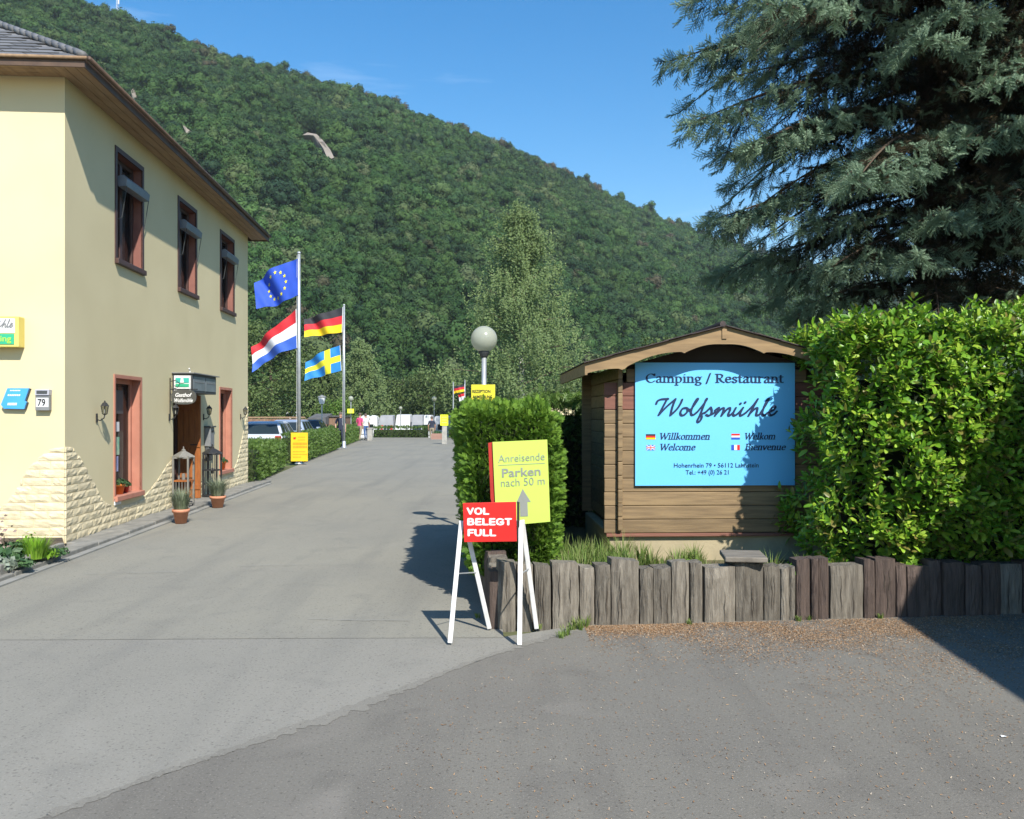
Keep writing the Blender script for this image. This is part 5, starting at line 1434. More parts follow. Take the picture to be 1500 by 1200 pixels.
MB().prism([(730, 681.2), (798, 678.2), (798, 679.0), (730, 682.0)], yb, .0125, .0145).build('underline', M['printgrey'], yb_)
MB().prism([(765.5, 716), (777.5, 735), (772.5, 735.3), (773.5, 756), (762, 756.6), (761.5, 736), (756.5, 736.3)], yb, .0125, .0145).build('arrow', M['printgrey'], yb_)

# ================================================================ HEDGES
def fan_mesh(name, mat, seed, n=9, L=1.0):
    """a flat forked evergreen spray, about 1 long, along +Z"""
    rng = np.random.default_rng(seed); V, F = [], []
    def blade(p, d, l, w, nrm):
        k = len(V); d = d / np.linalg.norm(d); s_ = np.cross(d, nrm); s_ /= np.linalg.norm(s_) + 1e-9
        V.extend([p - s_ * w * .4, p + s_ * w * .4, p + d * l * .6 + s_ * w * .5, p + d * l * .6 - s_ * w * .5, p + d * l])
        F.extend([(k, k + 1, k + 2), (k, k + 2, k + 3), (k + 3, k + 2, k + 4)])
    ax = np.array([0, 0, 1.0]); nr = np.array([0, 1.0, 0])
    blade(np.zeros(3), ax, L, .10, nr)
    for i in range(n):
        f = .1 + .8 * i / n; sd = 1 if i % 2 else -1
        d = np.array([sd * .85, rng.uniform(-.25, .25), .75]); blade(ax * f * L, d, L * (.55 - .35 * f) * rng.uniform(.8, 1.2), .11, nr + rng.normal(0, .25, 3))
    return raw_mesh(name, V, F, mat)
def box_points(x0, x1, y0, y1, z0, z1, dens, rng, faces='FLRTB', bulge=0.05, warp=None):
    P_, D_ = [], []
    dx, dy, dz = x1 - x0, y1 - y0, z1 - z0
    for f in faces:
        A = {'F': dx * dz, 'B': dx * dz, 'L': dy * dz, 'R': dy * dz, 'T': dx * dy}[f]; n = int(A * dens)
        u, v = rng.random(n), rng.random(n); e = rng.normal(0, bulge * .6, n)
        if f == 'F': p = np.stack([x0 + u * dx, y0 - e, z0 + v * dz], 1); d = np.tile([0, -1, .25], (n, 1))
        if f == 'B': p = np.stack([x0 + u * dx, y1 + e, z0 + v * dz], 1); d = np.tile([0, 1, .25], (n, 1))
        if f == 'L': p = np.stack([x0 - e, y0 + u * dy, z0 + v * dz], 1); d = np.tile([-1, 0, .25], (n, 1))
        if f == 'R': p = np.stack([x1 + e, y0 + u * dy, z0 + v * dz], 1); d = np.tile([1, 0, .25], (n, 1))
        if f == 'T': p = np.stack([x0 + u * dx, y0 + v * dy, z1 + e], 1); d = np.tile([0, 0, 1.0], (n, 1))
        P_.append(p); D_.append(d)
    P_ = np.concatenate(P_); D_ = np.concatenate(D_).astype(float)
    # rounded corners and lumpy faces
    c = np.array([(x0 + x1) / 2, (y0 + y1) / 2, (z0 + z1) / 2]); h = np.array([dx, dy, dz]) / 2
    q = (P_ - c) / h
    r = np.minimum(0.22, 0.22)
    m = np.sort(np.abs(q), 1)
    shrink = np.clip(m[:, 1] - .78, 0, 1) ** 2 * 1.5
    P_ = c + (P_ - c) * (1 - shrink[:, None] * .12)
    lump = np.sin(P_[:, 0] * 7.1 + P_[:, 2] * 5.3) * np.cos(P_[:, 1] * 6.3 + P_[:, 2] * 3.7) + .6 * np.sin(P_[:, 0] * 15 + P_[:, 1] * 13 + P_[:, 2] * 17)
    P_ = P_ + D_ * (lump * bulge * .55)[:, None]
    if warp is not None: P_ = warp(P_)
    return P_, D_

def hedge_thing(name, label, loc, P_, D_, kinds, size, core, coremat, rng, dirjit=.55, group=None, up=0.0, cat='hedge'):
    t = thing(name, loc, label, cat, group)
    n = len(P_)
    d = D_ + rdir(n, rng) * dirjit; d[:, 2] += up
    q = quat_align(d, rng.uniform(0, 6.28, n))
    scatter('foliage', P_, q, size * rng.uniform(.65, 1.25, n), rng.integers(0, len(kinds), n), kinds, t, kind='stuff')
    core.build('inner_growth', coremat, t)
    return t
TH = [fan_mesh('thuja_spray', M['thuja'], i, 10) for i in range(4)]
BXK = [fan_mesh('hedge_spray', M['box'], 10 + i, 7) for i in range(3)]
rng = np.random.default_rng(31)
# thuja: wider at the top, leaning along the drive
def warp_th(P_):
    P_ = P_.copy(); f = (P_[:, 2] - .3) / 1.45
    P_[:, 0] += -.0714 * (P_[:, 1] - 7.2)                       # follows the drive
    left = P_[:, 0] < .03 - .0714 * (P_[:, 1] - 7.2)
    P_[:, 0] += np.where(left, .13 * (1 - f), 0.0)
    right = ~left
    P_[:, 0] += np.where(right, .05 * np.sin(f * 3.1), 0)
    P_[:, 2] += -.03 * np.clip((P_[:, 0] - .1) / .4, 0, 1) * f
    return P_
P_, D_ = box_points(-.40, .31, 7.22, 10.9, .22, 1.62, 3400, rng, 'FLRTB', .05, warp_th)
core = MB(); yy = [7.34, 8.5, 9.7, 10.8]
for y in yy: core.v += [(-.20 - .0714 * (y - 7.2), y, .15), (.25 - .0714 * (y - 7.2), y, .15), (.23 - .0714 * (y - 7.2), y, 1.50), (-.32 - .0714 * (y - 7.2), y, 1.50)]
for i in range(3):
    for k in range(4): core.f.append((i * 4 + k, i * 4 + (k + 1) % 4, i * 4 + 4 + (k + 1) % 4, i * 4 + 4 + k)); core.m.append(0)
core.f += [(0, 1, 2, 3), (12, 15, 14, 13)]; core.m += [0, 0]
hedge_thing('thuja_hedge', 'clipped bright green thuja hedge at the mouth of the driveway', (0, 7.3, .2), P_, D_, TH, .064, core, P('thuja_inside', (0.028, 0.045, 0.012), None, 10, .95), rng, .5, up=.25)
# skirts of thuja hanging over the palisade
# second hedge seen between thuja and hut
P_, D_ = box_points(.22, 1.3, 10.7, 11.6, 0.0, 1.72, 520, rng, 'FLRT', .07)
core = MB().box(.32, 1.2, 10.82, 11.5, 0, 1.6)
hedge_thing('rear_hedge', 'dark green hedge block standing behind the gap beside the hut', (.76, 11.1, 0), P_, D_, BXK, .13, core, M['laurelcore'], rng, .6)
P_, D_ = box_points(1.2, 6.0, 12.9, 13.8, 0.0, 1.55, 130, rng, 'FT', .07)
core = MB().box(1.3, 5.9, 13.0, 13.7, 0, 1.46)
hedge_thing('back_hedge', 'dark hedge running behind the hut in deep shade', (3.5, 13.3, 0), P_, D_, BXK, .2, core, M['laurelcore'], rng, .6)

# low clipped hedges left of the drive
def low_hedge(A, B, h_, wid, dens, size, label):
    o, e_ = Vector((A[0], A[1], 0)), Vector((B[0], B[1], 0)); L = (e_ - o).length; u_ = (e_ - o).normalized(); n_ = Vector((u_.y, -u_.x, 0))
    pts, dirs = box_points(0, L, 0, wid, 0.05, h_, dens, rng, 'FLRT', .05)
    W = np.array(o)[None, :] + np.outer(pts[:, 0], u_) - np.outer(pts[:, 1], n_) + np.outer(pts[:, 2], (0, 0, 1))
    Dw = np.outer(dirs[:, 0], u_) - np.outer(dirs[:, 1], n_) + np.outer(dirs[:, 2], (0, 0, 1))
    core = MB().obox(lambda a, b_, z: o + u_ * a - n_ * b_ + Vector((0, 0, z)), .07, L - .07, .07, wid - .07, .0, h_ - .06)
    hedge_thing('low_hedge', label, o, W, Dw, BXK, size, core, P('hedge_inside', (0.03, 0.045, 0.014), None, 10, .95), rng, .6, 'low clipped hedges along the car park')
low_hedge((-5.95, 19.9), (-6.98, 26.2), .80, 1.0, 420, .085, 'low clipped hedge just past the yellow house in front of the silver car')
low_hedge((-7.0, 28.7), (-8.12, 40.0), .88, .8, 230, .10, 'low clipped hedge between the two flagpoles')
low_hedge((-8.55, 43.4), (-9.6, 53.0), .88, .95, 130, .13, 'low clipped hedge beyond the farther flagpole beside the walkers')

# laurel
def lleaf():
    V, F = [], []
    prof = [(0, .0), (.14, .34), (.42, .5), (.72, .36), (1.0, 0)]
    for i, (l, w) in enumerate(prof):
        zc = -.18 * l * l
        V += [(-w * .42, zc + .12 * w, l), (0, zc, l), (w * .42, zc + .12 * w, l)]
    for i in range(4):
        for k in range(2):
            a_ = i * 3 + k; F += [(a_, a_ + 1, a_ + 4), (a_, a_ + 4, a_ + 3)]
    return np.array(V, float), np.array(F)
LV, LF = lleaf()
rng = np.random.default_rng(77)
lau = thing('laurel_bush', (4.2, 7.4, .2), 'large glossy bright green cherry laurel bush right of the hut', 'bush')
def laurel_surface(n, rng):
    """points on the rounded front, left flank and top of the bush with outward normals"""
    P_, D_ = [], []
    x0, x1, y0, y1, z0, z1 = 2.75, 6.6, 6.98, 8.75, .22, 2.33
    u = rng.random(n); f = rng.random(n)
    sel = np.where(f < .50, 0, np.where(f < .62, 1, 2))
    v = rng.random(n)
    X = np.where(sel == 1, x0, x0 + u * (x1 - x0)); Y = np.where(sel == 0, y0, y0 + np.where(sel == 1, u, v) * (y1 - y0)); Z = np.where(sel == 2, z1, z0 + v * (z1 - z0))
    D = np.stack([np.where(sel == 1, -1.0, 0), np.where(sel == 0, -1.0, 0), np.where(sel == 2, 1.0, .15)], 1)
    # swelling profile: leans forward at mid height, rolls over at the top, narrower low on the left
    fz = (Z - z0) / (z1 - z0)
    Y = Y + np.where(sel == 0, .22 * np.clip(fz - .84, 0, 1) ** 1.2 * 3.0 - .16 * np.sin(np.clip(fz, 0, 1) * 3.14) + .16 * (fz < .12), 0)
    cx_ = np.clip((x0 + .42 - X) / .42, 0, 1)
    Y = Y + np.where(sel == 0, cx_ ** 2 * .30, 0)
    Z = Z - np.where(sel == 2, cx_ ** 2 * .30 + .10 * np.clip((y0 + .5 - Y) / .5, 0, 1) ** 2, 0)
    X = X + np.where(sel == 1, .30 * np.clip(fz - .75, 0, 1) ** 1.2 * 3.0 * .8, 0) 
    Z = Z + np.where(sel == 2, .10 * np.sin(X * 2.7 + 1) + .05 * np.sin(X * 6.1), 0)
    lump = np.sin(X * 4.3 + Z * 3.1) * np.cos(Z * 4.7 + X * 1.3) + .6 * np.sin(X * 9 + Z * 11 + Y * 8)
    P_ = np.stack([X, Y, Z], 1) + D * (lump * .07)[:, None]
    # the flank must stay clear of the hut
    return P_, D
n = 4700
P_, D_ = laurel_surface(n, rng)
ins = rng.random(n) < .30
P_ = P_ - D_ * (rng.random(n) * .22 * ins + .02)[:, None]
out_ = rng.random(n) < .09                       # stray shoots that stand clear of the outline
P_[out_] += (D_[out_] * .5 + np.array([0, 0, .6])) * rng.uniform(.04, .16, (out_.sum(), 1))
keep = ~((P_[:, 0] < 3.3) & (P_[:, 1] > 7.86) & (P_[:, 2] < 2.0) & (P_[:, 0] > 2.75))
P_, D_ = P_[keep], D_[keep]; n = len(P_)
# each shoot: an upright-outward stem with leaves along it
sd = D_ * 0.75 + np.array([0, -.12, .62]) + rng.normal(0, .25, (n, 3)); sd /= np.linalg.norm(sd, axis=1, keepdims=True)
LP, LQ, LS = [], [], []
for j in range(8):
    f = j / 7.0; a = j * 2.4 + rng.uniform(0, 6.28, n) * 0 + rng.uniform(0, .7, n) + np.arange(n)
    e1 = np.cross(sd, np.array([.3, .5, .8])); e1 /= np.linalg.norm(e1, axis=1, keepdims=True); e2 = np.cross(sd, e1)
    od = e1 * np.cos(a)[:, None] + e2 * np.sin(a)[:, None]
    ld = od * (.95 - .45 * f) + sd * (.35 + .6 * f) + rng.normal(0, .12, (n, 3))
    LP.append(P_ + sd * (.02 + .13 * f) + od * .006)
    # roll so that the upper face looks up and out
    ldn = ld / np.linalg.norm(ld, axis=1, keepdims=True)
    q0 = quat_align(ldn, np.zeros(n)); ref = sd + np.array([0, 0, .5])
    xa = quat_rot(q0, np.tile([1.0, 0, 0], (n, 1))); ya = quat_rot(q0, np.tile([0, 1.0, 0], (n, 1)))
    roll = np.arctan2(-(ref * xa).sum(1), (ref * ya).sum(1)) + rng.normal(0, .35, n)
    LQ.append(quat_align(ldn, roll)); LS.append(rng.uniform(.066, .116, n) * (1.05 - .25 * f))
LP, LQ, LS = np.concatenate(LP), np.concatenate(LQ), np.concatenate(LS)
# the 300 leaves that show largest become parts of their own
front = np.where((LP[:, 1] < 7.35) & (LP[:, 0] < 4.25) & (LP[:, 0] > 2.6) & (LP[:, 2] > .75))[0]
nrm_ = quat_rot(LQ[front], np.tile([0, 1.0, 0], (len(front), 1)))
score = LS[front] / LP[front, 1] * np.abs(nrm_ @ np.array([0.0, -1, .2])) - .004 * (LP[front, 1] - 7)
big = front[np.argsort(-score)[:300]]
mask = np.ones(len(LP), bool); mask[big] = False
V, F = bake(LV, LF, LP[mask], LQ[mask], LS[mask])
place('foliage', raw_mesh('laurel_foliage', V - np.array(WL[lau]), F, M['laurel'], smooth=True), WL[lau], lau, kind='stuff')
lm_ = raw_mesh('laurel_leaf', LV, LF, M['laurelobj'], smooth=True)
for i in big:
    place('leaf', lm_, Vector(LP[i]), lau, quat=Quaternion(LQ[i]), scale=(LS[i],) * 3)
b = MB()                                                       # branches
rb_g = random.Random(3)
for k in range(26):
    x = rb_g.uniform(2.9, 6.3); y = rb_g.uniform(7.3, 8.3) if x > 3.4 else rb_g.uniform(7.25, 7.6)
    b.tube([(x, y, .15), (x + rb_g.uniform(-.2, .2), y + rb_g.uniform(-.15, .15), 1.1), (x + rb_g.uniform(-.4, .4), y + rb_g.uniform(-.25, .25), 1.95)], [.022, .015, .006], 6)
b.build('branches', M['bark'], lau, kind='stuff')
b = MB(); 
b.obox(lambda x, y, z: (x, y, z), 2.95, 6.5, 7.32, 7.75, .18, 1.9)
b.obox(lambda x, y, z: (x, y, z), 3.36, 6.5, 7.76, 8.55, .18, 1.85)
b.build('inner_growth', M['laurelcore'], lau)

# ================================================================ BLUE SPRUCE
def spruce_spray(name, mat, seed, n_side=5):
    rng = np.random.default_rng(seed); V, F = [], []
    def twig(p, d, l):
        d = d / np.linalg.norm(d); a_ = np.cross(d, [0.3, .2, .9]); a_ /= np.linalg.norm(a_); c_ = np.cross(d, a_)
        nn = int(30 * l / .5)
        for i in range(nn):
            f = (i + .5) / nn; t = i * 2.4 + rng.uniform(0, .5)
            o = a_ * math.cos(t) + c_ * math.sin(t); s_ = np.cross(d, o)
            b0 = p + d * l * f; tip = b0 + (o * .75 + d * .65) * .125 * (1.05 - .3 * f); w = .016
            k = len(V); V.extend([b0 - s_ * w, b0 + s_ * w, tip]); F.append((k, k + 1, k + 2))
        k = len(V); V.extend([p - a_ * .012, p + a_ * .012, p + d * l]); F.append((k, k + 1, k + 2))
    ax = np.array([0, 0, 1.0]); twig(np.zeros(3), ax, 1.0)
    for i in range(n_side):
        f = .12 + .66 * i / n_side; sd = 1 if i % 2 else -1
        twig(ax * f, np.array([sd * .75, rng.uniform(-.35, .1), .7]), .52 * (1 - .35 * f) * rng.uniform(.85, 1.15))
    return raw_mesh(name, V, F, mat)
SPK = [spruce_spray('spruce_spray', M['spruceA'], i, 7) for i in range(3)] + [spruce_spray('old_spruce_spray', M['spruceB'], 5 + i, 6) for i in range(2)]
def spruce(name, T, H, zmin, label, rng, step=.30, L0=5.1):
    t = thing(name, T, label, 'tree')
    tw = MB(); pts, dirs, sc_, ix = [], [], [], []
    z = zmin
    while z < H - .4:
        nb = rng.integers(8, 10) if z < 10 else 6
        a0 = rng.uniform(0, 6.28)
        for kb in range(nb):
            az = a0 + kb * 6.283 / nb + rng.uniform(-.25, .25)
            L = float(np.interp(z, [1.5, 2.2, 3, 4, 5.4, 7, 8.7, 12, 16.5], [1.3, 1.6, 2.0, 2.7, 3.9, 3.75, 3.4, 2.3, .5])) * rng.uniform(.74, 1.06)
            zz = z + rng.uniform(-.12, .12)
            ca, sa = math.cos(az), math.sin(az)
            away = sa > .5                                      # far side: fewer sprays are needed
            dr_ = rng.uniform(.42, .62); upt = rng.uniform(.06, .14); rise = rng.uniform(.10, .24)
            def bp(f): return np.array([T[0] + ca * L * f, T[1] + sa * L * f, T[2] + zz + L * (rise * f - dr_ * f ** 2 + upt * f ** 4)])
            K = 9
            tw.tube([bp(i / K) for i in range(K + 1)], [max(.006, .045 * (L / 4) * (1 - .85 * i / K)) for i in range(K + 1)], 5, caps=False)
            if not away:                                           # twiggy, half dead inner growth round the stem
                for i in range(int((34 if ca > -.45 else 12) * L / 3)):
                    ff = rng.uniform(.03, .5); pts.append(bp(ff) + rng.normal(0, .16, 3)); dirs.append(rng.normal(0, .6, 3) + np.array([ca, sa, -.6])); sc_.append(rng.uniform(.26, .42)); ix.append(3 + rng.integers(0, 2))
            f = .12
            while f < 1.0:
                p = bp(f); tan = bp(min(1, f + .02)) - bp(f - .02); tan /= np.linalg.norm(tan)
                sidev = np.cross(tan, [0, 0, 1.0]); sidev /= np.linalg.norm(sidev)
                ll = (.22 + .80 * math.sin(math.pi * min(1, .16 + f * .82)) ** .9) * (L / 4.2) * rng.uniform(.7, 1.15)
                if f > .9: ll *= .6
                for sd in (-1, 1):
                    d = tan * .62 + sidev * sd * .80 + np.array([0, 0, -.10 + rng.normal(0, .10)]); d /= np.linalg.norm(d)
                    end = p + d * ll + np.array([0, 0, -.30 * ll])
                    if not away and rng.random() < .6:
                        tw.tube([p, (p + end) / 2 + np.array([0, 0, .06 * ll]), end], [.006, .004, .003], 3, caps=False)
                    ns = max(2, int(ll / (.075 if not away else .15)))
                    for i in range(ns):
                        g = (i + rng.random()) / ns
                        base = p + (end - p) * g + np.array([0, 0, .09 * ll * math.sin(3.14 * g)])
                        outer = f * .60 + g * .40
                        if rng.random() > (.36 if ca > -.45 else .22) + .7 * outer: continue
                        hang = rng.random() < .55                 # combs hanging below the side twig
                        dd = d * .8 + tan * .3 + rng.normal(0, .22, 3) + np.array([0, 0, -.12])
                        if hang: dd = d * .35 + tan * .25 + rng.normal(0, .22, 3) + np.array([0, 0, -.85])
                        pts.append(base); dirs.append(dd); sc_.append(rng.uniform(.17, .26) * (1 if outer > .4 else 1.15))
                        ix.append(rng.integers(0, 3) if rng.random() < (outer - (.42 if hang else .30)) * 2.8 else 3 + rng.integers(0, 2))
                f += (.10 if not away else .17) / L * rng.uniform(.8, 1.2)
            for i in range(6):                                   # leading tip
                pts.append(bp(.92 + .015 * i)); dirs.append(np.array([ca, sa, -.15]) + rng.normal(0, .25, 3)); sc_.append(.24); ix.append(rng.integers(0, 3))
        z += step * rng.uniform(.85, 1.15) * (1 if z < 9 else 1.4)
    n = len(pts)
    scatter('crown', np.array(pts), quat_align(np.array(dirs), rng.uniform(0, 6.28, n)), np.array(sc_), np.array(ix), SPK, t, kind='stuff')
    MB().tube([(T[0], T[1], T[2] - .1), (T[0], T[1], T[2] + H * .4), (T[0], T[1], T[2] + H)], [.30, .2, .02], 12).build('trunk', M['bark'], t, smooth=True)
    tw.build('branches', M['twig'], t, fixn=False, kind='stuff')
    print('SPRUCE', n)
spruce('blue_spruce', (6.0, 12.2, .1), 16.5, 1.6, 'big blue spruce with drooping grey green boughs behind the laurel', np.random.default_rng(8), .46, 5.3)

# ================================================================ BROADLEAVED TREES
def limb_tree(name, px_, Y, h_, rx, mat, label, barkm, seed, kind='round', nleaf=5200, leaf=.17, zb=None, group='trees and bushes at the foot of the hill', crown_lo=.12, narrow=.0):
    rng = np.random.default_rng(seed); rg = random.Random(seed)
    X = (px_ - CX) / FPX * Y; z0 = ground_z(Y) if zb is None else zb
    T = Vector((X, Y, z0)); t = thing(name, T, label, 'tree' if h_ > 3.2 else 'bush', group)
    wood = MB(); limbs = MB(); tips = []
    wood.tube([T + Vector((0, 0, -.1)), T + Vector((rg.uniform(-.1, .1), 0, h_ * .5)), T + Vector((rg.uniform(-.15, .15), 0, h_ * .97))], [h_ * .016 + .03, h_ * .010 + .02, .015], 8, caps=False)
    nl = 34 if kind == 'birch' else 22
    for k in range(nl):
        f = crown_lo + (.93 - crown_lo) * k / nl; a = k * 2.4 + rg.uniform(-.4, .4)
        if kind == 'birch': r = rx * (1 - f) ** 1.05 * min(1, (f + .25) * 2.2) * rg.uniform(.75, 1.15) * 1.05
        else: r = rx * math.sqrt(max(.05, 1 - ((f - .48) / .56) ** 2)) * rg.uniform(.7, 1.05)
        o = T + Vector((0, 0, h_ * f)); rise = h_ * (.13 if kind == 'birch' else .10)
        e_ = o + Vector((math.cos(a) * r, math.sin(a) * r, rise * (.6 + .5 * rg.random())))
        e_.z = min(e_.z, z0 + h_)
        limbs.tube([o, o.lerp(e_, .5) + Vector((0, 0, rise * .25)), e_], [h_ * .003 + .010, h_ * .002 + .006, .005], 5, caps=False)
        for g in np.linspace(.25, 1.0, 7): tips.append((np.array(o.lerp(e_, g)), g, r, a))
    pts, dirs = [], []
    per = nleaf // len(tips)
    for (p, g, r, a) in tips:
        if kind == 'birch':                                       # hanging strands
            for s_ in range(max(1, per // 9)):
                q = p + rng.normal(0, .22 + .10 * r, 3) * np.array([1, 1, .6]); L = rng.uniform(.5, 1.5) * (h_ / 12)
                sway = rng.normal(0, .09, 2)
                for i in range(9):
                    f = i / 9; pts.append(q + np.array([sway[0] * i * .5, sway[1] * i * .5, -L * f]) + rng.normal(0, .045, 3)); dirs.append(rng.normal(0, .42, 3) + np.array([.15, -.6, .5]))  # leaves turned mostly to sun and viewer so the crown shades lighter
        else:
            c = rdir(per, rng) * (rng.random((per, 1)) ** .5) * (.26 * r + .22); pts += list(p + c); dirs += list(c + rng.normal(0, .3, (per, 3)) + np.array([0, 0, .25]))
    pts = np.array(pts); dirs = np.array(dirs); n = len(pts)
    pts[:, 2] = np.maximum(pts[:, 2], z0 + .05)
    q = quat_align(dirs + 1e-3, rng.uniform(0, 6.28, n))
    V, F = bake([(-.5, -.08, 0), (.05, -.34, .06), (.5, .04, 0), (0, .34, .05)], [(0, 1, 2), (0, 2, 3)], pts, q, leaf * rng.uniform(.65, 1.35, n))
    place('crown', raw_mesh('crown', V - np.array(T), F, mat), T, t, kind='stuff')
    wood.build('trunk', barkm, t, fixn=False, smooth=True)
    limbs.build('limbs', M['bark'], t, fixn=False, smooth=True, kind='stuff')
    return t
limb_tree('birch_tree', 764, 62, 17.3, 6.9, M['birchleaf'], 'tall pale olive birch standing behind the globe lamp', M['birchbark'], 1, 'birch', 50000, .16)
limb_tree('birch_tree', 530, 78, 9.4, 3.4, M['birchleaf'], 'pale drooping birch right of the farther flagpole', M['birchbark'], 2, 'birch', 22000, .17)
limb_tree('birch_tree', 470, 74, 8.2, 3.0, M['treeleaf'], 'slender birch standing between the two flagpoles', M['birchbark'], 3, 'birch', 20000, .17)
limb_tree('leafy_tree', 398, 66, 9.6, 3.6, M['treeleaf'], 'broad green tree behind the Dutch flag beside the house', M['bark'], 4, 'round', 9000, .22)
limb_tree('leafy_tree', 340, 60, 8.4, 3.6, M['treeleaf'], 'green tree partly hidden by the far end of the yellow house', M['bark'], 5, 'round', 7000, .22)
limb_tree('leafy_tree', 880, 66, 7.2, 3.0, M['hillB'], 'pale rounded tree between birch and hut roof', M['bark'], 6, 'round', 7000, .22)
limb_tree('leafy_tree', 842, 70, 6.2, 2.6, M['treeleaf'], 'green tree at the right foot of the big birch', M['bark'], 7, 'round', 6000, .22)
limb_tree('leafy_tree', 700, 72, 5.4, 2.8, M['treeleaf'], 'low green tree behind the globe lamp post', M['bark'], 8, 'round', 6000, .22)
limb_tree('leafy_tree', 640, 84, 7.2, 3.4, M['treeleaf'], 'green tree behind the white caravans at the end of the drive', M['bark'], 9, 'round', 7000, .25)
limb_tree('leafy_tree', 590, 88, 6.6, 3.4, M['treeleaf'], 'darker green tree left of the one behind the caravans', M['bark'], 10, 'round', 7000, .25)
limb_tree('leafy_tree', 955, 62, 7.6, 3.2, M['treeleaf'], 'green tree showing just above the left slope of the hut roof', M['bark'], 11, 'round', 6500, .22)
limb_tree('round_bush', 491, 62, 3.0, 1.6, M['limeleaf'], 'bright green bush left of the farther flagpole behind the brown shed', M['bark'], 12, 'round', 3000, .16, crown_lo=.05)
limb_tree('round_bush', 372, 58, 3.4, 2.0, M['treeleaf'], 'dark bush behind the brown wall near the house', M['bark'], 13, 'round', 3000, .18, crown_lo=.05)
limb_tree('round_bush', 560, 76, 3.0, 2.4, M['treeleaf'], 'bush behind the walkers at the end of the drive', M['bark'], 14, 'round', 3000, .2, crown_lo=.05)

# ================================================================ LAMPS, POLES, FLAGS
def pole_thing(p, h_, r):
    return [(p.x, p.y, p.z), (p.x, p.y, p.z + h_)], [r, r * .72]
lp = at(709, 608, 11.5); lp.z = 0
gl = thing('globe_lamp', lp, 'street lamp with a milky glass globe rising behind the thuja hedge', 'lamp')
gz = at(709, 497, 11.5).z
MB().tube([(lp.x, lp.y, -.02), (lp.x, lp.y, gz - .20)], .033, 12).build('pole', M['steel'], gl, smooth=True)
MB().lathe((lp.x, lp.y, gz - .25), [(.034, 0), (.055, .02), (.06, .05), (.075, .065), (.075, .10), (.03, .115)], 16).build('collar', M['darkgrey'], gl, smooth=True)
MB().lathe((lp.x, lp.y, gz), [(.178 * math.sin(t), -.178 * math.cos(t)) for t in np.linspace(0.32, math.pi - .001, 22)], 32).build('globe', M['globe'], gl, smooth=True)
MB().lathe((lp.x, lp.y, gz - .15), [(.03, 0), (.034, .10), (.02, .16), (0, .18)], 12).build('bulb', M['white'], gl, smooth=True)
rz = thing('reception_sign', at(708, 587, 11.42), 'small yellow sign reading REZEPTION ANMELDUNG on the globe lamp post', 'sign')
YS = 11.44
def rs(px_, py_, l=0.0):
    p = at(px_, py_, YS); return Vector((p.x, YS - l, p.z))
MB().prism([(690.3, 563.5), (725.3, 563.5), (725.3, 588), (690.3, 588)], rs, -.012, 0).build('plate', M['yellow2'], rz, bevel=.003)
for body, yb0, x1 in (('REZEPTION', 575.6, 718.5), ('ANMELDUNG', 583.6, 721)):
    text_obj('lettering', body, rs(692, yb0, .001), (1, 0, 0), (0, 0, 1), width=(x1 - 692) / FPX * YS, height=4.4 / FPX * YS, bold=.02, mat=M['printblack'], parent=rz)
for dx in (-.05, .05): MB().tube([(lp.x + dx, YS + .012, at(708, 575, YS).z), (lp.x, lp.y, at(708, 575, YS).z)], .006, 6).build('clamp', M['steel'], rz)

def flag_pole(p, h_, label):
    t = thing('flagpole', p, label, 'flagpole', 'tall white flagpoles left of the driveway')
    pts, r_ = pole_thing(p, h_, .062)
    MB().tube(pts, r_, 14).build('pole', M['steel'], t, smooth=True)
    MB().lathe((p.x, p.y, p.z + h_), [(.05, 0), (.06, .015), (.06, .05), (.03, .07), (0, .08)], 12).build('cap', M['steel'], t, smooth=True)
    MB().lathe((p.x, p.y, p.z), [(.14, 0), (.14, .03), (.09, .06), (.09, .30), (.064, .32)], 14).build('foot_sleeve', M['steel'], t, smooth=True)
    MB().tube([(p.x - .075, p.y - .02, p.z + 1.1), (p.x - .06, p.y - .02, p.z + h_ - .05)], .005, 5).build('halyard', M['white'], t)
p1, p2 = gnd(438, 680), gnd(504, 656)
flag_pole(p1, (680 - 372) / FPX * p1.y, 'nearer tall flagpole with the European and Dutch flags')
flag_pole(p2, (656 - 448) / FPX * p2.y, 'farther flagpole with the German and Swedish flags')
STAR = [(math.sin(k * math.pi / 5) * (1 if k % 2 == 0 else .42), math.cos(k * math.pi / 5) * (1 if k % 2 == 0 else .42)) for k in range(10)]
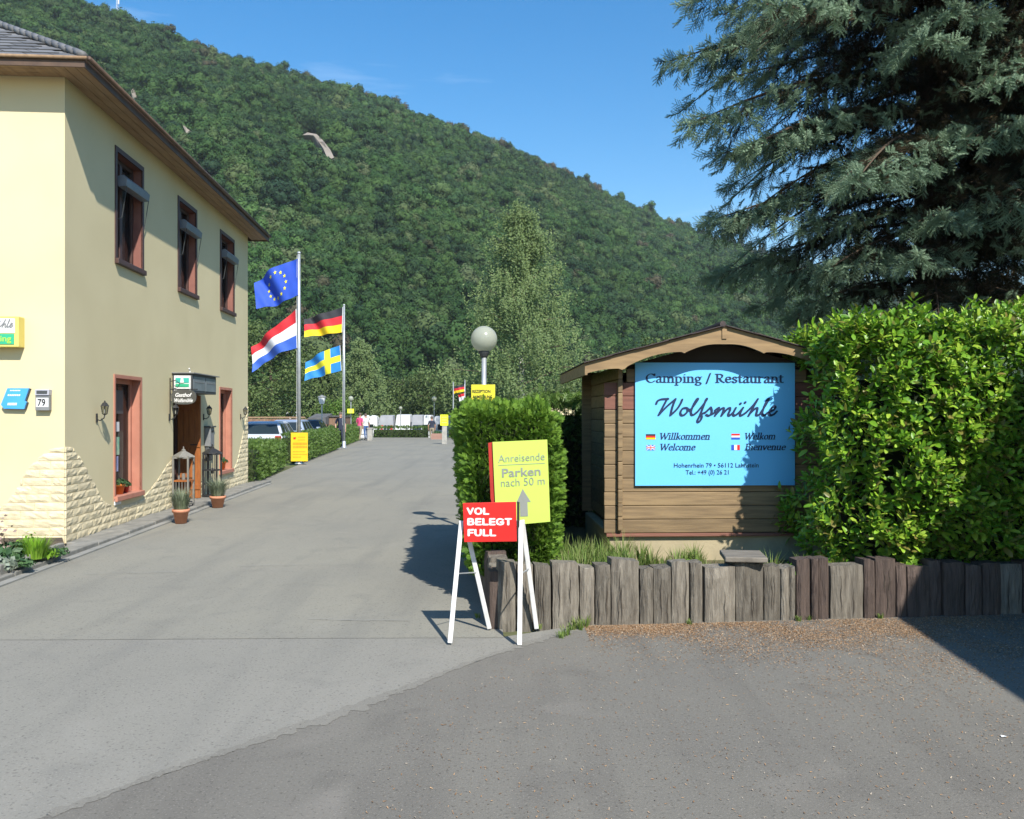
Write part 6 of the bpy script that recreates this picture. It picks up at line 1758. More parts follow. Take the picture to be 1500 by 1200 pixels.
def flag(label, Y, HT, HB, FT, FB, cell, mats, nu, nv, waves, stars=False, grp='flags flying left of the driveway', tm=(.0, .0), name='flag'):
    def S(u, v):                                            # u from hoist to fly, v from top to bottom
        ht, hb, ft, fb = at(*HT, Y), at(*HB, Y), at(*FT, Y), at(*FB, Y)
        p = ht.lerp(ft, u).lerp(hb.lerp(fb, u), v)
        s_ = (ht - hb).length
        p.z += s_ * (tm[0] * math.sin(math.pi * u) * (1 - v) + tm[1] * math.sin(math.pi * u) * v)
        w = waves
        p.y += s_ * u ** .7 * (w[0] * math.sin(w[1] * u * 6.28 + w[2] + w[3] * v * 3) + .35 * w[0] * math.sin(u * 17 + v * 5)) + u * s_ * .25
        p.z += s_ * .02 * math.sin(u * 14 + v * 3) * u
        return p
    NU, NV = nu * 6, nv * 6
    b = MB()
    P_ = [S(i / NU, j / NV) for j in range(NV + 1) for i in range(NU + 1)]
    b.v = [tuple(p) for p in P_]
    for j in range(NV):
        for i in range(NU):
            b.f.append((j * (NU + 1) + i, j * (NU + 1) + i + 1, (j + 1) * (NU + 1) + i + 1, (j + 1) * (NU + 1) + i)); b.m.append(cell((i + .5) / NU, (j + .5) / NV))
    t = thing(name, S(0, 1), label, 'flag', grp)
    b.build('cloth', mats, t, smooth=True, fixn=False)
    hb_ = MB().tube([S(0, 0), S(0, 1)], .012, 6); hb_.build('hoist_edge', M['flagwhite'], t)
    if stars:
        for k in range(12):
            a = k * math.pi / 6; cu, cv = .5 + .22 * math.cos(a), .5 + .335 * math.sin(a)
            du, dv = .036, .060
            b = MB(); b.add([S(cu, cv) + Vector((0, -.012, 0))] + [S(cu + x * du, cv - y * dv) + Vector((0, -.012, 0)) for x, y in STAR], [(0, i + 1, (i + 1) % 10 + 1) for i in range(10)])
            b.build('star', M['flagyellow'], t, fixn=False)
flag('blue European flag with a ring of yellow stars, topmost on the nearer pole', p1.y - .05, (437, 379), (437, 432), (367, 413), (374, 451), lambda u, v: 0, [M['flagblue']], 6, 4, (.17, 1.3, .4, .9), True, tm=(.10, -.06))
flag('red white and blue striped Dutch flag below the European one', p1.y - .05, (433.5, 453), (435, 510), (362, 508), (366, 544), lambda u, v: 0 if v < 1 / 3 else (1 if v < 2 / 3 else 2), [M['flagred'], M['flagwhite'], M['flagnlblue']], 6, 4, (.16, 1.15, 1.2, .5), tm=(-.02, .10))
flag('black red and gold German flag, upper one on the farther pole', p2.y - .05, (502, 450), (501, 487), (443, 467), (445, 493), lambda u, v: 0 if v < 1 / 3 else (1 if v < 2 / 3 else 2), [M['flagblack'], M['flagred'], M['flaggold']], 6, 4, (.17, 1.4, .2, .7))
flag('blue Swedish flag with a yellow cross below the German one', p2.y - .05, (498, 506), (500, 543), (444.5, 531), (445, 557), lambda u, v: 1 if (abs(v - .5) < .13 or abs(u - .37) < .085) else 0, [M['flagseblue'], M['flagyellow']], 6, 4, (.15, 1.2, .8, .8), tm=(.08, .0))
# small distant poles and flags
for px_, top_, lab in ((664, 561, 'thin distant flagpole left of the small German flag'), (681, 558, 'thin distant flagpole right of the small German flag')):
    p = at(px_, 640, 55); z0 = 0.0; hh = at(px_, top_, 55).z
    t = thing('flagpole', (p.x, 55, z0), lab, 'flagpole', 'distant flagpoles')
    MB().tube([(p.x, 55, z0), (p.x, 55, hh)], [.05, .04], 8).build('pole', M['steel'], t); MB().lathe((p.x, 55, hh), [(.05, 0), (.06, .03), (0, .07)], 8).build('cap', M['steel'], t)
flag('small distant German flag between two thin poles', 54.9, (680.5, 563), (680.5, 573.5), (665, 566), (664.6, 576.5), lambda u, v: 0 if v < 1 / 3 else (1 if v < 2 / 3 else 2), [M['flagblack'], M['flagred'], M['flaggold']], 3, 2, (.12, 1.0, .4, .6), grp='small distant flags')
flag('small distant red and white flag hanging under the small German one', 54.9, (680.5, 576), (680.5, 586), (671, 578.5), (673, 588), lambda u, v: 0 if v < .4 else 1, [M['flagred'], M['flagwhite']], 3, 2, (.12, 1.0, 1.4, .6), grp='small distant flags')

# yellow notice on the nearer pole
yn = thing('yellow_notice', at(438, 676, p1.y - .12), 'tall yellow notice board fixed to the foot of the nearer flagpole', 'sign')
YN = p1.y - .16
def yn_(px_, py_, l=0.0):
    p = at(px_, py_, YN); return Vector((p.x, YN - l, p.z))
MB().prism([(426, 634), (450.6, 634), (450.6, 676), (426, 676)], yn_, -.03, 0).build('board', M['yellow'], yn, bevel=.006)
MB().prism([(429.5, 641), (433.5, 640.5), (433, 643.5), (430, 643.8)], yn_, .001, .003).build('red_emblem', M['red'], yn)
for (x0, x1, y0, y1) in ((436.5, 446, 640, 641.2), (436.5, 445.5, 644, 645.2), (429, 449, 648.5, 652), (429, 449, 653.5, 656.5), (429, 447.5, 661, 662.5), (429, 449, 665, 666.5), (429, 441, 669, 670.5)):
    b = MB(); x = x0
    while x < x1: b.prism([(x, y0), (x + 1.5, y0), (x + 1.5, y1), (x, y1)], yn_, .001, .003); x += 2.1
    b.build('print_line', M['orangeprint'], yn, kind='stuff')

def small_lamp(px_, py_, Y, r, label, zb=None, kind='globe'):
    p = at(px_, py_, Y); z0 = ground_z(Y) + .03 if zb is None else zb
    t = thing('path_lamp', (p.x, Y, z0), label, 'lamp', 'lamps in the camp site')
    MB().tube([(p.x, Y, z0), (p.x, Y, p.z - r * .8)], .035, 8).build('pole', M['steel'], t)
    if kind == 'globe':
        MB().lathe((p.x, Y, p.z), [(r * math.sin(q), -r * math.cos(q)) for q in np.linspace(.3, math.pi - .001, 12)], 16).build('globe', M['globe'], t, smooth=True)
        MB().lathe((p.x, Y, p.z - r * 1.25), [(.036, 0), (.07, .03), (.07, .08)], 10).build('collar', M['darkgrey'], t)
    else:
        MB().lathe((p.x, Y, p.z - r), [(r * .55, 0), (r * .95, r * 1.6), (r * .95, r * 1.62)], 12).build('shade', M['offwhite'], t)
        MB().lathe((p.x, Y, p.z - r), [(r * 1.08, r * 1.63), (r * 1.02, r * 1.85), (r * .3, r * 2.1), (0, r * 2.3)], 12).build('cap', M['grey'], t)
        MB().lathe((p.x, Y, p.z - r * 1.25), [(.036, 0), (.06, .04), (.05, .1)], 10).build('collar', M['grey'], t)
small_lamp(471.5, 586, 46, .22, 'lantern lamp with a white tapered shade behind the cars', 0, 'lantern')
small_lamp(514, 584, 60, .18, 'globe lamp carrying the small yellow sign near the walkers', 0)
small_lamp(636, 584.5, 64, .19, 'globe lamp standing before the white camper van', -.5)
small_lamp(586.8, 598, 66, .14, 'thin globe lamp in front of the white tent', -.7)
def plate_on(px0, px1, py0, py1, Y, mat, label, post=None, name='road_sign'):
    t = thing(name, at((px0 + px1) / 2, py1, Y), label, 'sign', 'yellow signs in the camp site')
    MB().prism([(px0, py0), (px1, py0), (px1, py1), (px0, py1)], lambda x, y, l: at(x, y, Y) - Vector((0, l, 0)), -.02, .01).build('plate', mat, t)
    for k in range(3):
        y0 = py0 + (py1 - py0) * (.22 + .24 * k)
        MB().prism([(px0 + (px1 - px0) * .18, y0), (px1 - (px1 - px0) * .2, y0), (px1 - (px1 - px0) * .2, y0 + .8), (px0 + (px1 - px0) * .18, y0 + .8)], lambda x, y, l: at(x, y, Y) - Vector((0, l, 0)), .011, .014).build('print_line', M['printgrey'], t)
    if post: MB().box(*[v for v in (at(post[0], 0, Y).x, at(post[1], 0, Y).x)], Y + .022, Y + .16, post[2], at(0, py0 + 2, Y).z).build('post', post[3], t)
plate_on(509, 518.5, 599, 605.5, 59.7, M['neon'], 'small neon yellow sign on the globe lamp near the walkers')
plate_on(645, 656.5, 607.5, 623.5, 47, M['neon'], 'neon yellow notice on a stone post at the right end of the drive', (647.5, 654.5, 0, M['concrete']))

# thin white marker post at the right edge of the drive
q = gnd(671, 687); t = thing('marker_post', q, 'thin white marker post on the right edge of the driveway', 'post')
MB().tube([q, q + Vector((0, 0, .9))], .016, 8).build('shaft', M['white'], t); MB().lathe((q.x, q.y, .9), [(.017, 0), (.02, .01), (0, .03)], 8).build('cap', M['white'], t)

# ================================================================ CARS, SHED, CARAVANS
def car(name, loc, rz, paint, label, L=4.1, Wd=1.72, H=1.47, estate=False):
    """hatchback; +x is the front, built at the origin and then set in place"""
    t = thing(name, (0, 0, 0), label, 'car', 'cars parked behind the low hedges')
    hw = Wd / 2
    st = [(-L / 2, .36, .72, .80), (-L / 2 + .06, .26, .92, .93), (-L / 2 + .5, .20, .96, 1.0), (-.2, .18, .95, 1.0), (.75, .18, .95, 1.0), (L / 2 - .75, .20, .86, .98), (L / 2 - .18, .24, .70, .90), (L / 2, .34, .58, .78)]
    b = MB(); n = 10
    for (x, zb, zt, w) in st:
        y = hw * w; ring = [(-y * .86, zb), (-y * .98, zb + .1), (-y, zb + (zt - zb) * .5), (-y * .97, zt - .05), (-y * .86, zt), (y * .86, zt), (y * .97, zt - .05), (y, zb + (zt - zb) * .5), (y * .98, zb + .1), (y * .86, zb)]
        b.v += [(x, yy_, zz_) for yy_, zz_ in ring]
    for i in range(len(st) - 1):
        for k in range(n): b.f.append((i * n + k, i * n + (k + 1) % n, (i + 1) * n + (k + 1) % n, (i + 1) * n + k)); b.m.append(0)
    b.f += [tuple(reversed(range(n))), tuple((len(st) - 1) * n + k for k in range(n))]; b.m += [0, 0]
    b.build('body', paint, t, smooth=True, bevel=.02)
    # cabin: glass band with painted roof
    xr, xr2, xf, xf2 = -L / 2 + .12, -L / 2 + (.42 if not estate else .30), .55, 1.25
    lo = [(xr, .80), (xf2, .78)]; 
    def cab(x, z, y): return (x, y * hw, z)
    low = [cab(xr, .93, -.86), cab(xf2, .93, -.84), cab(xf2, .93, .84), cab(xr, .93, .86)]
    hig = [cab(xr2, H - .07, -.68), cab(xf, H - .07, -.67), cab(xf, H - .07, .67), cab(xr2, H - .07, .68)]
    b = MB(); b.add(low + hig, [(0, 1, 5, 4), (1, 2, 6, 5), (2, 3, 7, 6), (3, 0, 4, 7), (4, 5, 6, 7)]); b.build('cabin', paint, t, bevel=.03)
    top = [cab(xr2 - .02, H - .072, -.69), cab(xf, H - .072, -.68), cab(xf, H - .072, .68), cab(xr2 - .02, H - .072, .69)]
    tp2 = [cab(xr2 + .18, H, -.58), cab(xf - .25, H, -.58), cab(xf - .25, H, .58), cab(xr2 + .18, H, .58)]
    b = MB(); b.add(top + tp2, [(0, 1, 5, 4), (1, 2, 6, 5), (2, 3, 7, 6), (3, 0, 4, 7), (4, 5, 6, 7), (0, 3, 2, 1)]); b.build('roof', paint, t, smooth=True, bevel=.03)
    def pane(a, c, d, e, sh=.10):                              # glass set just proud of a cabin face
        P_ = [Vector(v) for v in (a, c, d, e)]; cen = sum(P_, Vector()) / 4; nn = (P_[1] - P_[0]).cross(P_[3] - P_[0]).normalized()
        if nn.dot(cen - Vector((0, 0, 1.1))) < 0: nn = -nn
        Q = [cen + (p - cen) * (1 - sh) + nn * .006 for p in P_]
        b = MB(); b.add(Q + [p - nn * .012 for p in Q], [(0, 1, 2, 3), (4, 7, 6, 5), (0, 4, 5, 1), (1, 5, 6, 2), (2, 6, 7, 3), (3, 7, 4, 0)]); b.build('window', M['carglass'], t, bevel=.004)
    pane(low[3], low[0], hig[0], hig[3], .14); pane(low[1], low[2], hig[2], hig[1], .10)
    for sgn, (i0, i1) in ((-1, (0, 1)), (1, (3, 2))):
        a, c, d, e = (Vector(v) for v in (low[i0], low[i1], hig[i1], hig[i0]))
        for f0, f1 in ((.04, .30), (.33, .62), (.65, .95)):
            pane(a.lerp(c, f0), a.lerp(c, f1), e.lerp(d, f1), e.lerp(d, f0), .08)
    for sx in (-L / 2 + .72, L / 2 - .80):
        for sy in (-1, 1):
            w = thing('wheel', (sx, sy * (hw - .1), .31), None, None); w.parent = t
            MB().lathe((0, 0, 0), [(.19, -.09), (.29, -.10), (.31, -.06), (.31, .06), (.29, .10), (.19, .09)], 20, fn=lambda x, y, z: (sx + x, sy * (hw - .1) + z, .31 + y)).build('tyre', M['rubber'], w, smooth=True)
            MB().lathe((0, 0, 0), [(.0, -.07), (.05, -.08), (.19, -.085), (.20, .085), (.05, .08), (0, .07)], 14, fn=lambda x, y, z: (sx + x, sy * (hw - .1) + z, .31 + y)).build('rim', M['steel'], w)
    for sy in (-1, 1):
        MB().box(-L / 2 - .012, -L / 2 + .12, sy * hw * .70 - .11, sy * hw * .70 + .11, .70, .90).build('tail_light', M['tail'], t, bevel=.02)
        MB().box(L / 2 - .25, L / 2 - .03, sy * hw * .66 - .14, sy * hw * .66 + .14, .56, .70).build('headlight', M['offwhite'], t, bevel=.02)
        MB().box(.78, .95, sy * (hw + .09) - .09, sy * (hw + .09) + .09, .95, 1.08).build('door_mirror', paint, t, bevel=.02)
    MB().box(-L / 2 - .02, -L / 2 + .03, -.26, .26, .55, .66).build('number_plate', M['white'], t)
    MB().box(-L / 2 - .03, -L / 2 + .15, -hw * .82, hw * .82, .34, .50).build('rear_bumper', M['darkgrey'], t, bevel=.03)
    t.location = loc; t.rotation_euler = (0, 0, rz)
    return t
car('parked_car', (-8.98, 31.75, -.03), R(96), M['carsilver'], 'silver hatchback seen from behind over the first low hedge', 4.1, 1.72, 1.40)
car('parked_car', (-9.80, 38.4, -.03), R(96), M['carblue'], 'blue grey estate car parked behind the nearer flagpole', 4.5, 1.75, 1.42, True)
car('parked_car', (-10.9, 46.3, -.03), R(96), M['cardark'], 'dark car farthest back before the brown shed', 4.3, 1.75, 1.38)

# car park surface under them
sheet('car_park', [(ledge(20.2) - 1.6, 20.2), (ledge(57) - 1.6, 57), (-30, 57), (-30, 20.2)], -.02, M['drive'])

# brown wall and shed behind the cars
bw_ = thing('brown_fence', (-15, 52, 0), 'long brown board fence behind the parked cars', 'fence')
x = at(355, 0, 52).x
while x < at(447, 0, 52).x:
    MB().box(x + .004, x + .196, 52, 52.03, -.05, at(0, 613.5, 52).z + .015 * math.sin(x * 9)).build('board', M['rust'], bw_); x += .2
MB().box(at(355, 0, 52).x, at(447, 0, 52).x, 51.96, 52.07, at(0, 613, 52).z + .02, at(0, 611, 52).z + .02).build('cap_rail', M['soffit'], bw_)
sh = thing('brown_shed', (at(482, 0, 56).x, 56, 0), 'low brown shed with a dark sloping canopy left of the farther flagpole', 'shed')
x0, x1, zt_ = at(478.5, 0, 55).x, at(503, 0, 55).x, at(0, 610.5, 55).z
k = 0
while x0 + k * .2 < x1 - .1:
    MB().box(x0 + k * .2 + .003, x0 + (k + 1) * .2 - .003, 55, 55.03, -.05, zt_).build('board', M['rust'], sh); k += 1
MB().box(x0, x1, 55.04, 57.5, -.05, zt_ - .01).build('wall', M['rust'], sh)
MB().box(x0 - .08, x1 + .05, 54.9, 57.6, zt_ + .002, zt_ + .07).build('roof', M['tentdark'], sh)
MB().box(x0 - .05, x0 + .10, 54.96, 55.02, -.05, zt_ + .02).build('corner_post', M['soffit'], sh)
b = MB(); a0, a1, a2 = at(440, 621, 54), at(452, 612, 54), at(477, 611.5, 54)
a3 = at(477, 622, 54)
b.add([a0, a3, a2, a1, a0 + Vector((0, 2, 0)), a3 + Vector((0, 2, 0)), a2 + Vector((0, 2, .25)), a1 + Vector((0, 2, .25))], [(0, 1, 2, 3), (3, 2, 6, 7), (0, 3, 7, 4), (1, 5, 6, 2), (4, 7, 6, 5), (0, 4, 5, 1)])
b.build('canopy', M['tentdark'], sh)
for p in (a0, a3): MB().box(p.x - .04, p.x + .04, 54.1, 54.18, -.05, p.z + .02).build('canopy_post', M['rust'], sh)

def caravan(px0, px1, py0, Y, label, shell=None, stripe=None, win=True, depth=2.1, zb=None):
    z0 = ground_z(Y) if zb is None else zb
    x0, x1, z1 = at(px0, 0, Y).x, at(px1, 0, Y).x, at(0, py0, Y).z
    t = thing('caravan', ((x0 + x1) / 2, Y, z0), label, 'caravan', 'caravans and tents at the end of the drive')
    L = x1 - x0; h0 = z0 + .42
    r = min(.35, L * .22)
    pr = [(x0 + .05, h0), (x0, h0 + .35), (x0 + .04, z1 - r)] + [(x0 + .04 + r - r * math.cos(q), z1 - r + r * math.sin(q)) for q in np.linspace(.3, 1.57, 5)] + [(x1 - .04 - r + r * math.sin(q), z1 - r + r * math.cos(q)) for q in np.linspace(0, 1.3, 5)] + [(x1 - .04, z1 - r), (x1, h0 + .35), (x1 - .05, h0)]
    MB().prism(pr, lambda a, z, d: (a, Y + d, z), 0, depth).build('body', shell or M['offwhite'], t, bevel=.03)
    if win:
        nw_ = max(1, int(L / 1.5))
        for k in range(nw_):
            a = x0 + L * (k + .5) / nw_
            MB().box(a - .42, a + .42, Y - .02, Y + .01, h0 + .85, h0 + 1.35).build('window', M['carglass'], t, bevel=.02)
    MB().box(x0 + .1, x1 - .1, Y - .012, Y + .01, h0 + .45, h0 + .53).build('stripe', stripe or M['grey'], t)
    for sy in (.12, depth - .3):
        MB().lathe((0, 0, 0), [(.0, 0), (.30, .01), (.31, .05), (.31, .16), (.0, .17)], 14, fn=lambda x, y, z: ((x0 + x1) / 2 + x, Y + sy + z, z0 + .31 + y)).build('wheel', M['rubber'], t)
    MB().tube([(x1 - .05, Y + depth / 2, h0 + .03), (x1 + .8, Y + depth / 2, h0 + .02)], .04, 6).build('tow_bar', M['grey'], t)
def awning(px0, px1, pxt0, pxt1, py0, Y, mat, label, windows=2, depth=2.0, py1=None):
    z0 = ground_z(Y); x0, x1 = at(px0, 0, Y).x, at(px1, 0, Y).x; u0, u1, z1 = at(pxt0, 0, Y).x, at(pxt1, 0, Y).x, at(0, py0, Y).z
    t = thing('awning_tent', ((x0 + x1) / 2, Y, z0), label, 'tent', 'caravans and tents at the end of the drive')
    b = MB(); b.add([(x0, Y, z0), (x1, Y, z0), (u1, Y + .5, z1), (u0, Y + .5, z1), (x0, Y + depth, z0), (x1, Y + depth, z0), (u1, Y + depth, z1 + .05), (u0, Y + depth, z1 + .05)], [(0, 1, 2, 3), (3, 2, 6, 7), (0, 3, 7, 4), (1, 5, 6, 2), (4, 7, 6, 5)])
    b.build('canvas', mat, t, bevel=.03)
    for k in range(windows):
        f0, f1 = (k + .16) / windows, (k + .84) / windows
        q = [Vector((x0 + (x1 - x0) * f, Y, z0)).lerp(Vector((u0 + (u1 - u0) * f, Y + .5, z1)), g) - Vector((0, .02, 0)) for f, g in ((f0, .42), (f1, .42), (f1, .68), (f0, .68))]
        b = MB(); b.add(q + [p + Vector((0, .015, 0)) for p in q], [(0, 1, 2, 3), (4, 7, 6, 5), (0, 4, 5, 1), (1, 5, 6, 2), (2, 6, 7, 3), (3, 7, 4, 0)]); b.build('window', M['carglass'] if k % 3 != 1 else M['darkred'], t)
    for xx in (x0, x1): MB().tube([(xx, Y - .03, z0), (xx * .5 + (u0 if xx == x0 else u1) * .5, Y + .22, (z0 + z1) / 2)], .02, 6).build('pole', M['steel'], t)
caravan(527, 553, 608.5, 74, 'white caravan behind the walkers')
awning(545, 577, 556, 574, 609, 72, M['tentgrey'], 'grey awning tent with striped windows left of the white tent', 5)
awning(574.5, 601, 580, 599.5, 608, 72.5, M['offwhite'], 'plain white tent beside the grey awning', 0)
awning(600, 620.5, 603, 618, 608.5, 72, M['tentgrey'], 'grey tent with one wide dark window right of the white tent', 1)
caravan(620, 632.5, 608, 69, 'tall white camper van right of the tents', zb=-.95)
caravan(634, 662, 609.5, 75, 'white caravan behind the planter')
caravan(657, 700, 610, 77, 'white caravan half hidden by the thuja hedge')
caravan(384, 412, 604, 70, 'grey roofed caravan behind the brown fence', M['tentgrey'])
caravan(413, 441, 603.5, 74, 'white caravan behind the nearer flagpole')
# low hedge in front of the tents
rng = np.random.default_rng(91)
X0, X1 = at(545, 0, 62).x, at(628, 0, 62).x
P_, D_ = box_points(X0, X1, 62, 63, -.55, .62, 90, rng, 'FT', .06)
hedge_thing('camp_hedge', 'low green hedge in front of the tents at the end of the drive', ((X0 + X1) / 2, 62.5, -.5), P_, D_, BXK, .2, MB().box(X0 + .1, X1 - .1, 62.1, 62.9, -.55, .52), P('camp_hedge_inside', (.03, .045, .014), None, 10, .95), rng, .6)
X0, X1 = at(655, 0, 60).x, at(690, 0, 60).x
P_, D_ = box_points(X0, X1, 60, 61, -.3, .75, 90, rng, 'FT', .06)
hedge_thing('camp_hedge', 'short green hedge behind the neon yellow notice', ((X0 + X1) / 2, 60.5, -.3), P_, D_, BXK, .2, MB().box(X0 + .1, X1 - .1, 60.1, 60.9, -.3, .65), P('camp_hedge_inside_b', (.03, .045, .014), None, 10, .95), rng, .6)
# stone planter and post
sp = thing('stone_post', gnd(541.5, 645.5), 'squat stone post beside the walkers', 'post')
q = gnd(541.5, 645.5); MB().box(q.x - .16, q.x + .16, q.y, q.y + .32, -.02, .72).build('shaft', M['concrete'], sp, bevel=.03); MB().box(q.x - .19, q.x + .19, q.y - .03, q.y + .35, .722, .80).build('cap', M['concrete'], sp, bevel=.02)
pt = thing('brick_planter', gnd(640, 643.5), 'low reddish brick planter at the end of the drive', 'planter')
q = gnd(640, 643.5); 
for k in range(4): MB().box(q.x - .40 + .01 * k, q.x + .40 - .01 * k, q.y, q.y + .6, -.02 + .1 * k, .075 + .1 * k).build('course', P('planter_brick_%d' % k, (.36, .21, .16), (.30, .18, .14), 4, .9), pt)
V, F = leafball(260, .34, .10, rng, .7); place('foliage', raw_mesh('planter_plant', V, F, M['bed1']), (q.x, q.y + .3, .36), pt, kind='stuff')
rr = thing('red_roof_house', at(824, 590, 48), 'thin red tiled roof of a low house showing over the rear hedge', 'house')
a0, a1 = at(806, 587, 48), at(842, 587, 48)
MB().box(a0.x, a1.x, 48.3, 51.5, -.1, a0.z - .02).build('wall', M['plaster'], rr)
b = MB(); b.add([(a0.x - .1, 48.1, a0.z), (a1.x + .1, 48.1, a0.z), (a1.x + .1, 49.9, a0.z + .30), (a0.x - .1, 49.9, a0.z + .30), (a0.x - .1, 51.7, a0.z), (a1.x + .1, 51.7, a0.z), (a0.x - .1, 48.1, a0.z - .1), (a1.x + .1, 48.1, a0.z - .1), (a1.x + .1, 51.7, a0.z - .1), (a0.x - .1, 51.7, a0.z - .1)], [(0, 1, 2, 3), (3, 2, 5, 4), (0, 6, 7, 1), (1, 7, 8, 5, 2), (0, 3, 4, 9, 6), (4, 5, 8, 9), (6, 9, 8, 7)]); b.build('roof', M['redroof'], rr)

# ================================================================ PEOPLE
def person(loc, rz, label, top, legs, stride, lean, arm, height=1.72, hairm=None):
    t = thing('person', (0, 0, 0), label, 'person', 'walkers at the end of the drive')
    s_ = height / 1.72
    J = {'pel': (0, 0, .96, .135), 'bel': (0, -.02, 1.08, .125), 'che': (lean * .4, -.03, 1.30, .145), 'neck': (lean * .6, -.02, 1.47, .055), 'hd0': (lean * .65, -.045, 1.56, .080), 'hd1': (lean * .7, -.045, 1.66, .088), 'hd2': (lean * .7, -.03, 1.72, .055)}
    E_ = [('pel', 'bel'), ('bel', 'che'), ('che', 'neck'), ('neck', 'hd0'), ('hd0', 'hd1'), ('hd1', 'hd2')]
    for sd, nm in ((-1, 'l'), (1, 'r')):
        J.update({nm + 'sh': (lean * .45 + sd * .175, -.01, 1.40, .068), nm + 'el': (lean * .4 + sd * .235, .03 - arm * sd * .08, 1.13, .050), nm + 'wr': (lean * .35 + sd * .235, -.06 - arm * sd * .12, .90, .034), nm + 'ha': (lean * .35 + sd * .225, -.09 - arm * sd * .13, .80, .032),
                  nm + 'th': (lean * .35 + sd * .20, -.12 - arm * sd * .13, .85, .014), nm + 'f1': (lean * .35 + sd * .235, -.11 - arm * sd * .13, .73, .013),
                  nm + 'hip': (sd * .095, 0, .90, .105), nm + 'kn': (sd * .10, -.05 - stride * sd * .14, .50, .066), nm + 'an': (sd * .10, .02 - stride * sd * .26, .09, .042), nm + 'to': (sd * .12, -.16 - stride * sd * .26, .035, .034)})
        E_ += [('che', nm + 'sh'), (nm + 'sh', nm + 'el'), (nm + 'el', nm + 'wr'), (nm + 'wr', nm + 'ha'), (nm + 'ha', nm + 'f1'), (nm + 'wr', nm + 'th'), ('pel', nm + 'hip'), (nm + 'hip', nm + 'kn'), (nm + 'kn', nm + 'an'), (nm + 'an', nm + 'to')]
    ks = list(J); me = bpy.data.meshes.new('person_skeleton')
    me.from_pydata([[v * s_ for v in J[k][:3]] for k in ks], [(ks.index(a), ks.index(c)) for a, c in E_], [])
    o = bpy.data.objects.new('person_skeleton', me); C.objects.link(o)
    md = o.modifiers.new('skin', 'SKIN'); sb = o.modifiers.new('sub', 'SUBSURF'); sb.levels = 2; sb.render_levels = 2
    for i, k in enumerate(ks):
        sv = me.skin_vertices[0].data[i]; r_ = J[k][3] * s_; sv.radius = (r_, r_ * (.75 if k in ('che', 'bel', 'pel') else 1)); sv.use_root = (k == 'pel')
    bm_ = bpy.data.meshes.new_from_object(o.evaluated_get(bpy.context.evaluated_depsgraph_get())); bpy.data.objects.remove(o)
    bm_.name = 'body'; bm_.materials.clear()
    for m_ in (M['skin'], top, legs, M['darkgrey']): bm_.materials.append(m_)
    for p in bm_.polygons:
        c = p.center / s_
        p.use_smooth = True
        if c.z > 1.46: i = 0
        elif abs(c.x - lean * .4) > .19 and c.z < 1.17: i = 0
        elif c.z > .95: i = 1
        elif c.z > .085: i = 2
        else: i = 3
        p.material_index = i
    place('body', bm_, (0, 0, 0), t)
    bm2 = bmesh.new(); bmesh.ops.create_uvsphere(bm2, u_segments=12, v_segments=8, radius=.102 * s_, matrix=Matrix.Translation((lean * .7 * s_, -.03 * s_, 1.665 * s_)))
    bmesh.ops.delete(bm2, geom=[v for v in bm2.verts if v.co.z < 1.62 * s_ and v.co.y < -.04 * s_], context='VERTS')
    hm = bpy.data.meshes.new('hair'); bm2.to_mesh(hm); bm2.free(); hm.materials.append(hairm or M['hair']); place('hair', hm, (0, 0, 0), t)
    t.location = loc; t.rotation_euler = (0, 0, rz)
q = gnd(527, 645.5); person((q.x, q.y, -.004), R(160), 'person in a pink top and light shorts walking away at the end of the drive', M['pink'], M['khaki'], .8, .0, .8, 1.70)
q = gnd(535, 645); person((q.x, q.y + .3, -.004), R(200), 'person in a white shirt and blue jeans beside the one in pink', M['whitecloth'], M['jeans'], -.9, .03, -.8, 1.66)
q = gnd(501, 655); person((q.x - .2, q.y + .6, -.004), R(20), 'person in dark navy clothes half hidden by the farther flagpole', M['navy'], M['navy'], .3, 0, .3, 1.72)
q = at(634, 0, 61); person((q.x, 60.2, -.25), R(190), 'distant person in a dark top by the brick planter', M['navy'], M['khaki'], .4, 0, .4, 1.72)

# ================================================================ GRASS, WEEDS, LITTER
def grass_patch(label, spots, n, h_, wid, rng, name='grass_tufts'):
    V_, F_ = [], []; k = 0
    for (x, y, z, r, s_) in spots:
        v, f = tuft(n, r, h_ * s_, wid, h_ * .55 * s_, rng); V_.append(v + np.array([x, y, z])); F_.append(f + k); k += len(v)
    place(name, raw_mesh(name, np.concatenate(V_), np.concatenate(F_), M['grass']), label=label, cat='grass', kind='stuff')
rng = np.random.default_rng(55)
sp_ = []
for k in range(34): sp_.append((rng.uniform(.42, 1.02), rng.uniform(6.75, 8.0), .2, .14, rng.uniform(.5, 1.25)))
for k in range(30): sp_.append(((gx := rng.uniform(.9, 3.3)), 6.62 + .11 * gx + rng.uniform(.08, .35), .2, .10, rng.uniform(.35, .95)))
for k in range(10): sp_.append((rng.uniform(1.0, 2.2), rng.uniform(7.7, 8.05), .2, .10, rng.uniform(.3, .7)))
grass_patch('pale green weeds and grass growing behind the palisade', sp_, 46, .34, .0045, rng)
sp_ = [(g.x, g.y, 0.0, .07, rng.uniform(.5, 1.1)) for g in (gnd(838, 923), gnd(845, 921), gnd(850, 922), gnd(830, 930), gnd(822, 934), gnd(856, 919))] + [(g.x, g.y, 0.0, .04, .4) for g in (gnd(1185, 908), gnd(1170, 910), gnd(790, 921), gnd(700, 905), gnd(1010, 915), gnd(1290, 906))]
grass_patch('small weeds sprouting from the asphalt at the foot of the palisade', sp_, 26, .12, .004, rng, 'pavement_weeds')
sp_ = [(redge(y) + rng.uniform(.15, 1.0), y, .01, .12, rng.uniform(.3, .9)) for y in rng.uniform(11, 50, 120)]
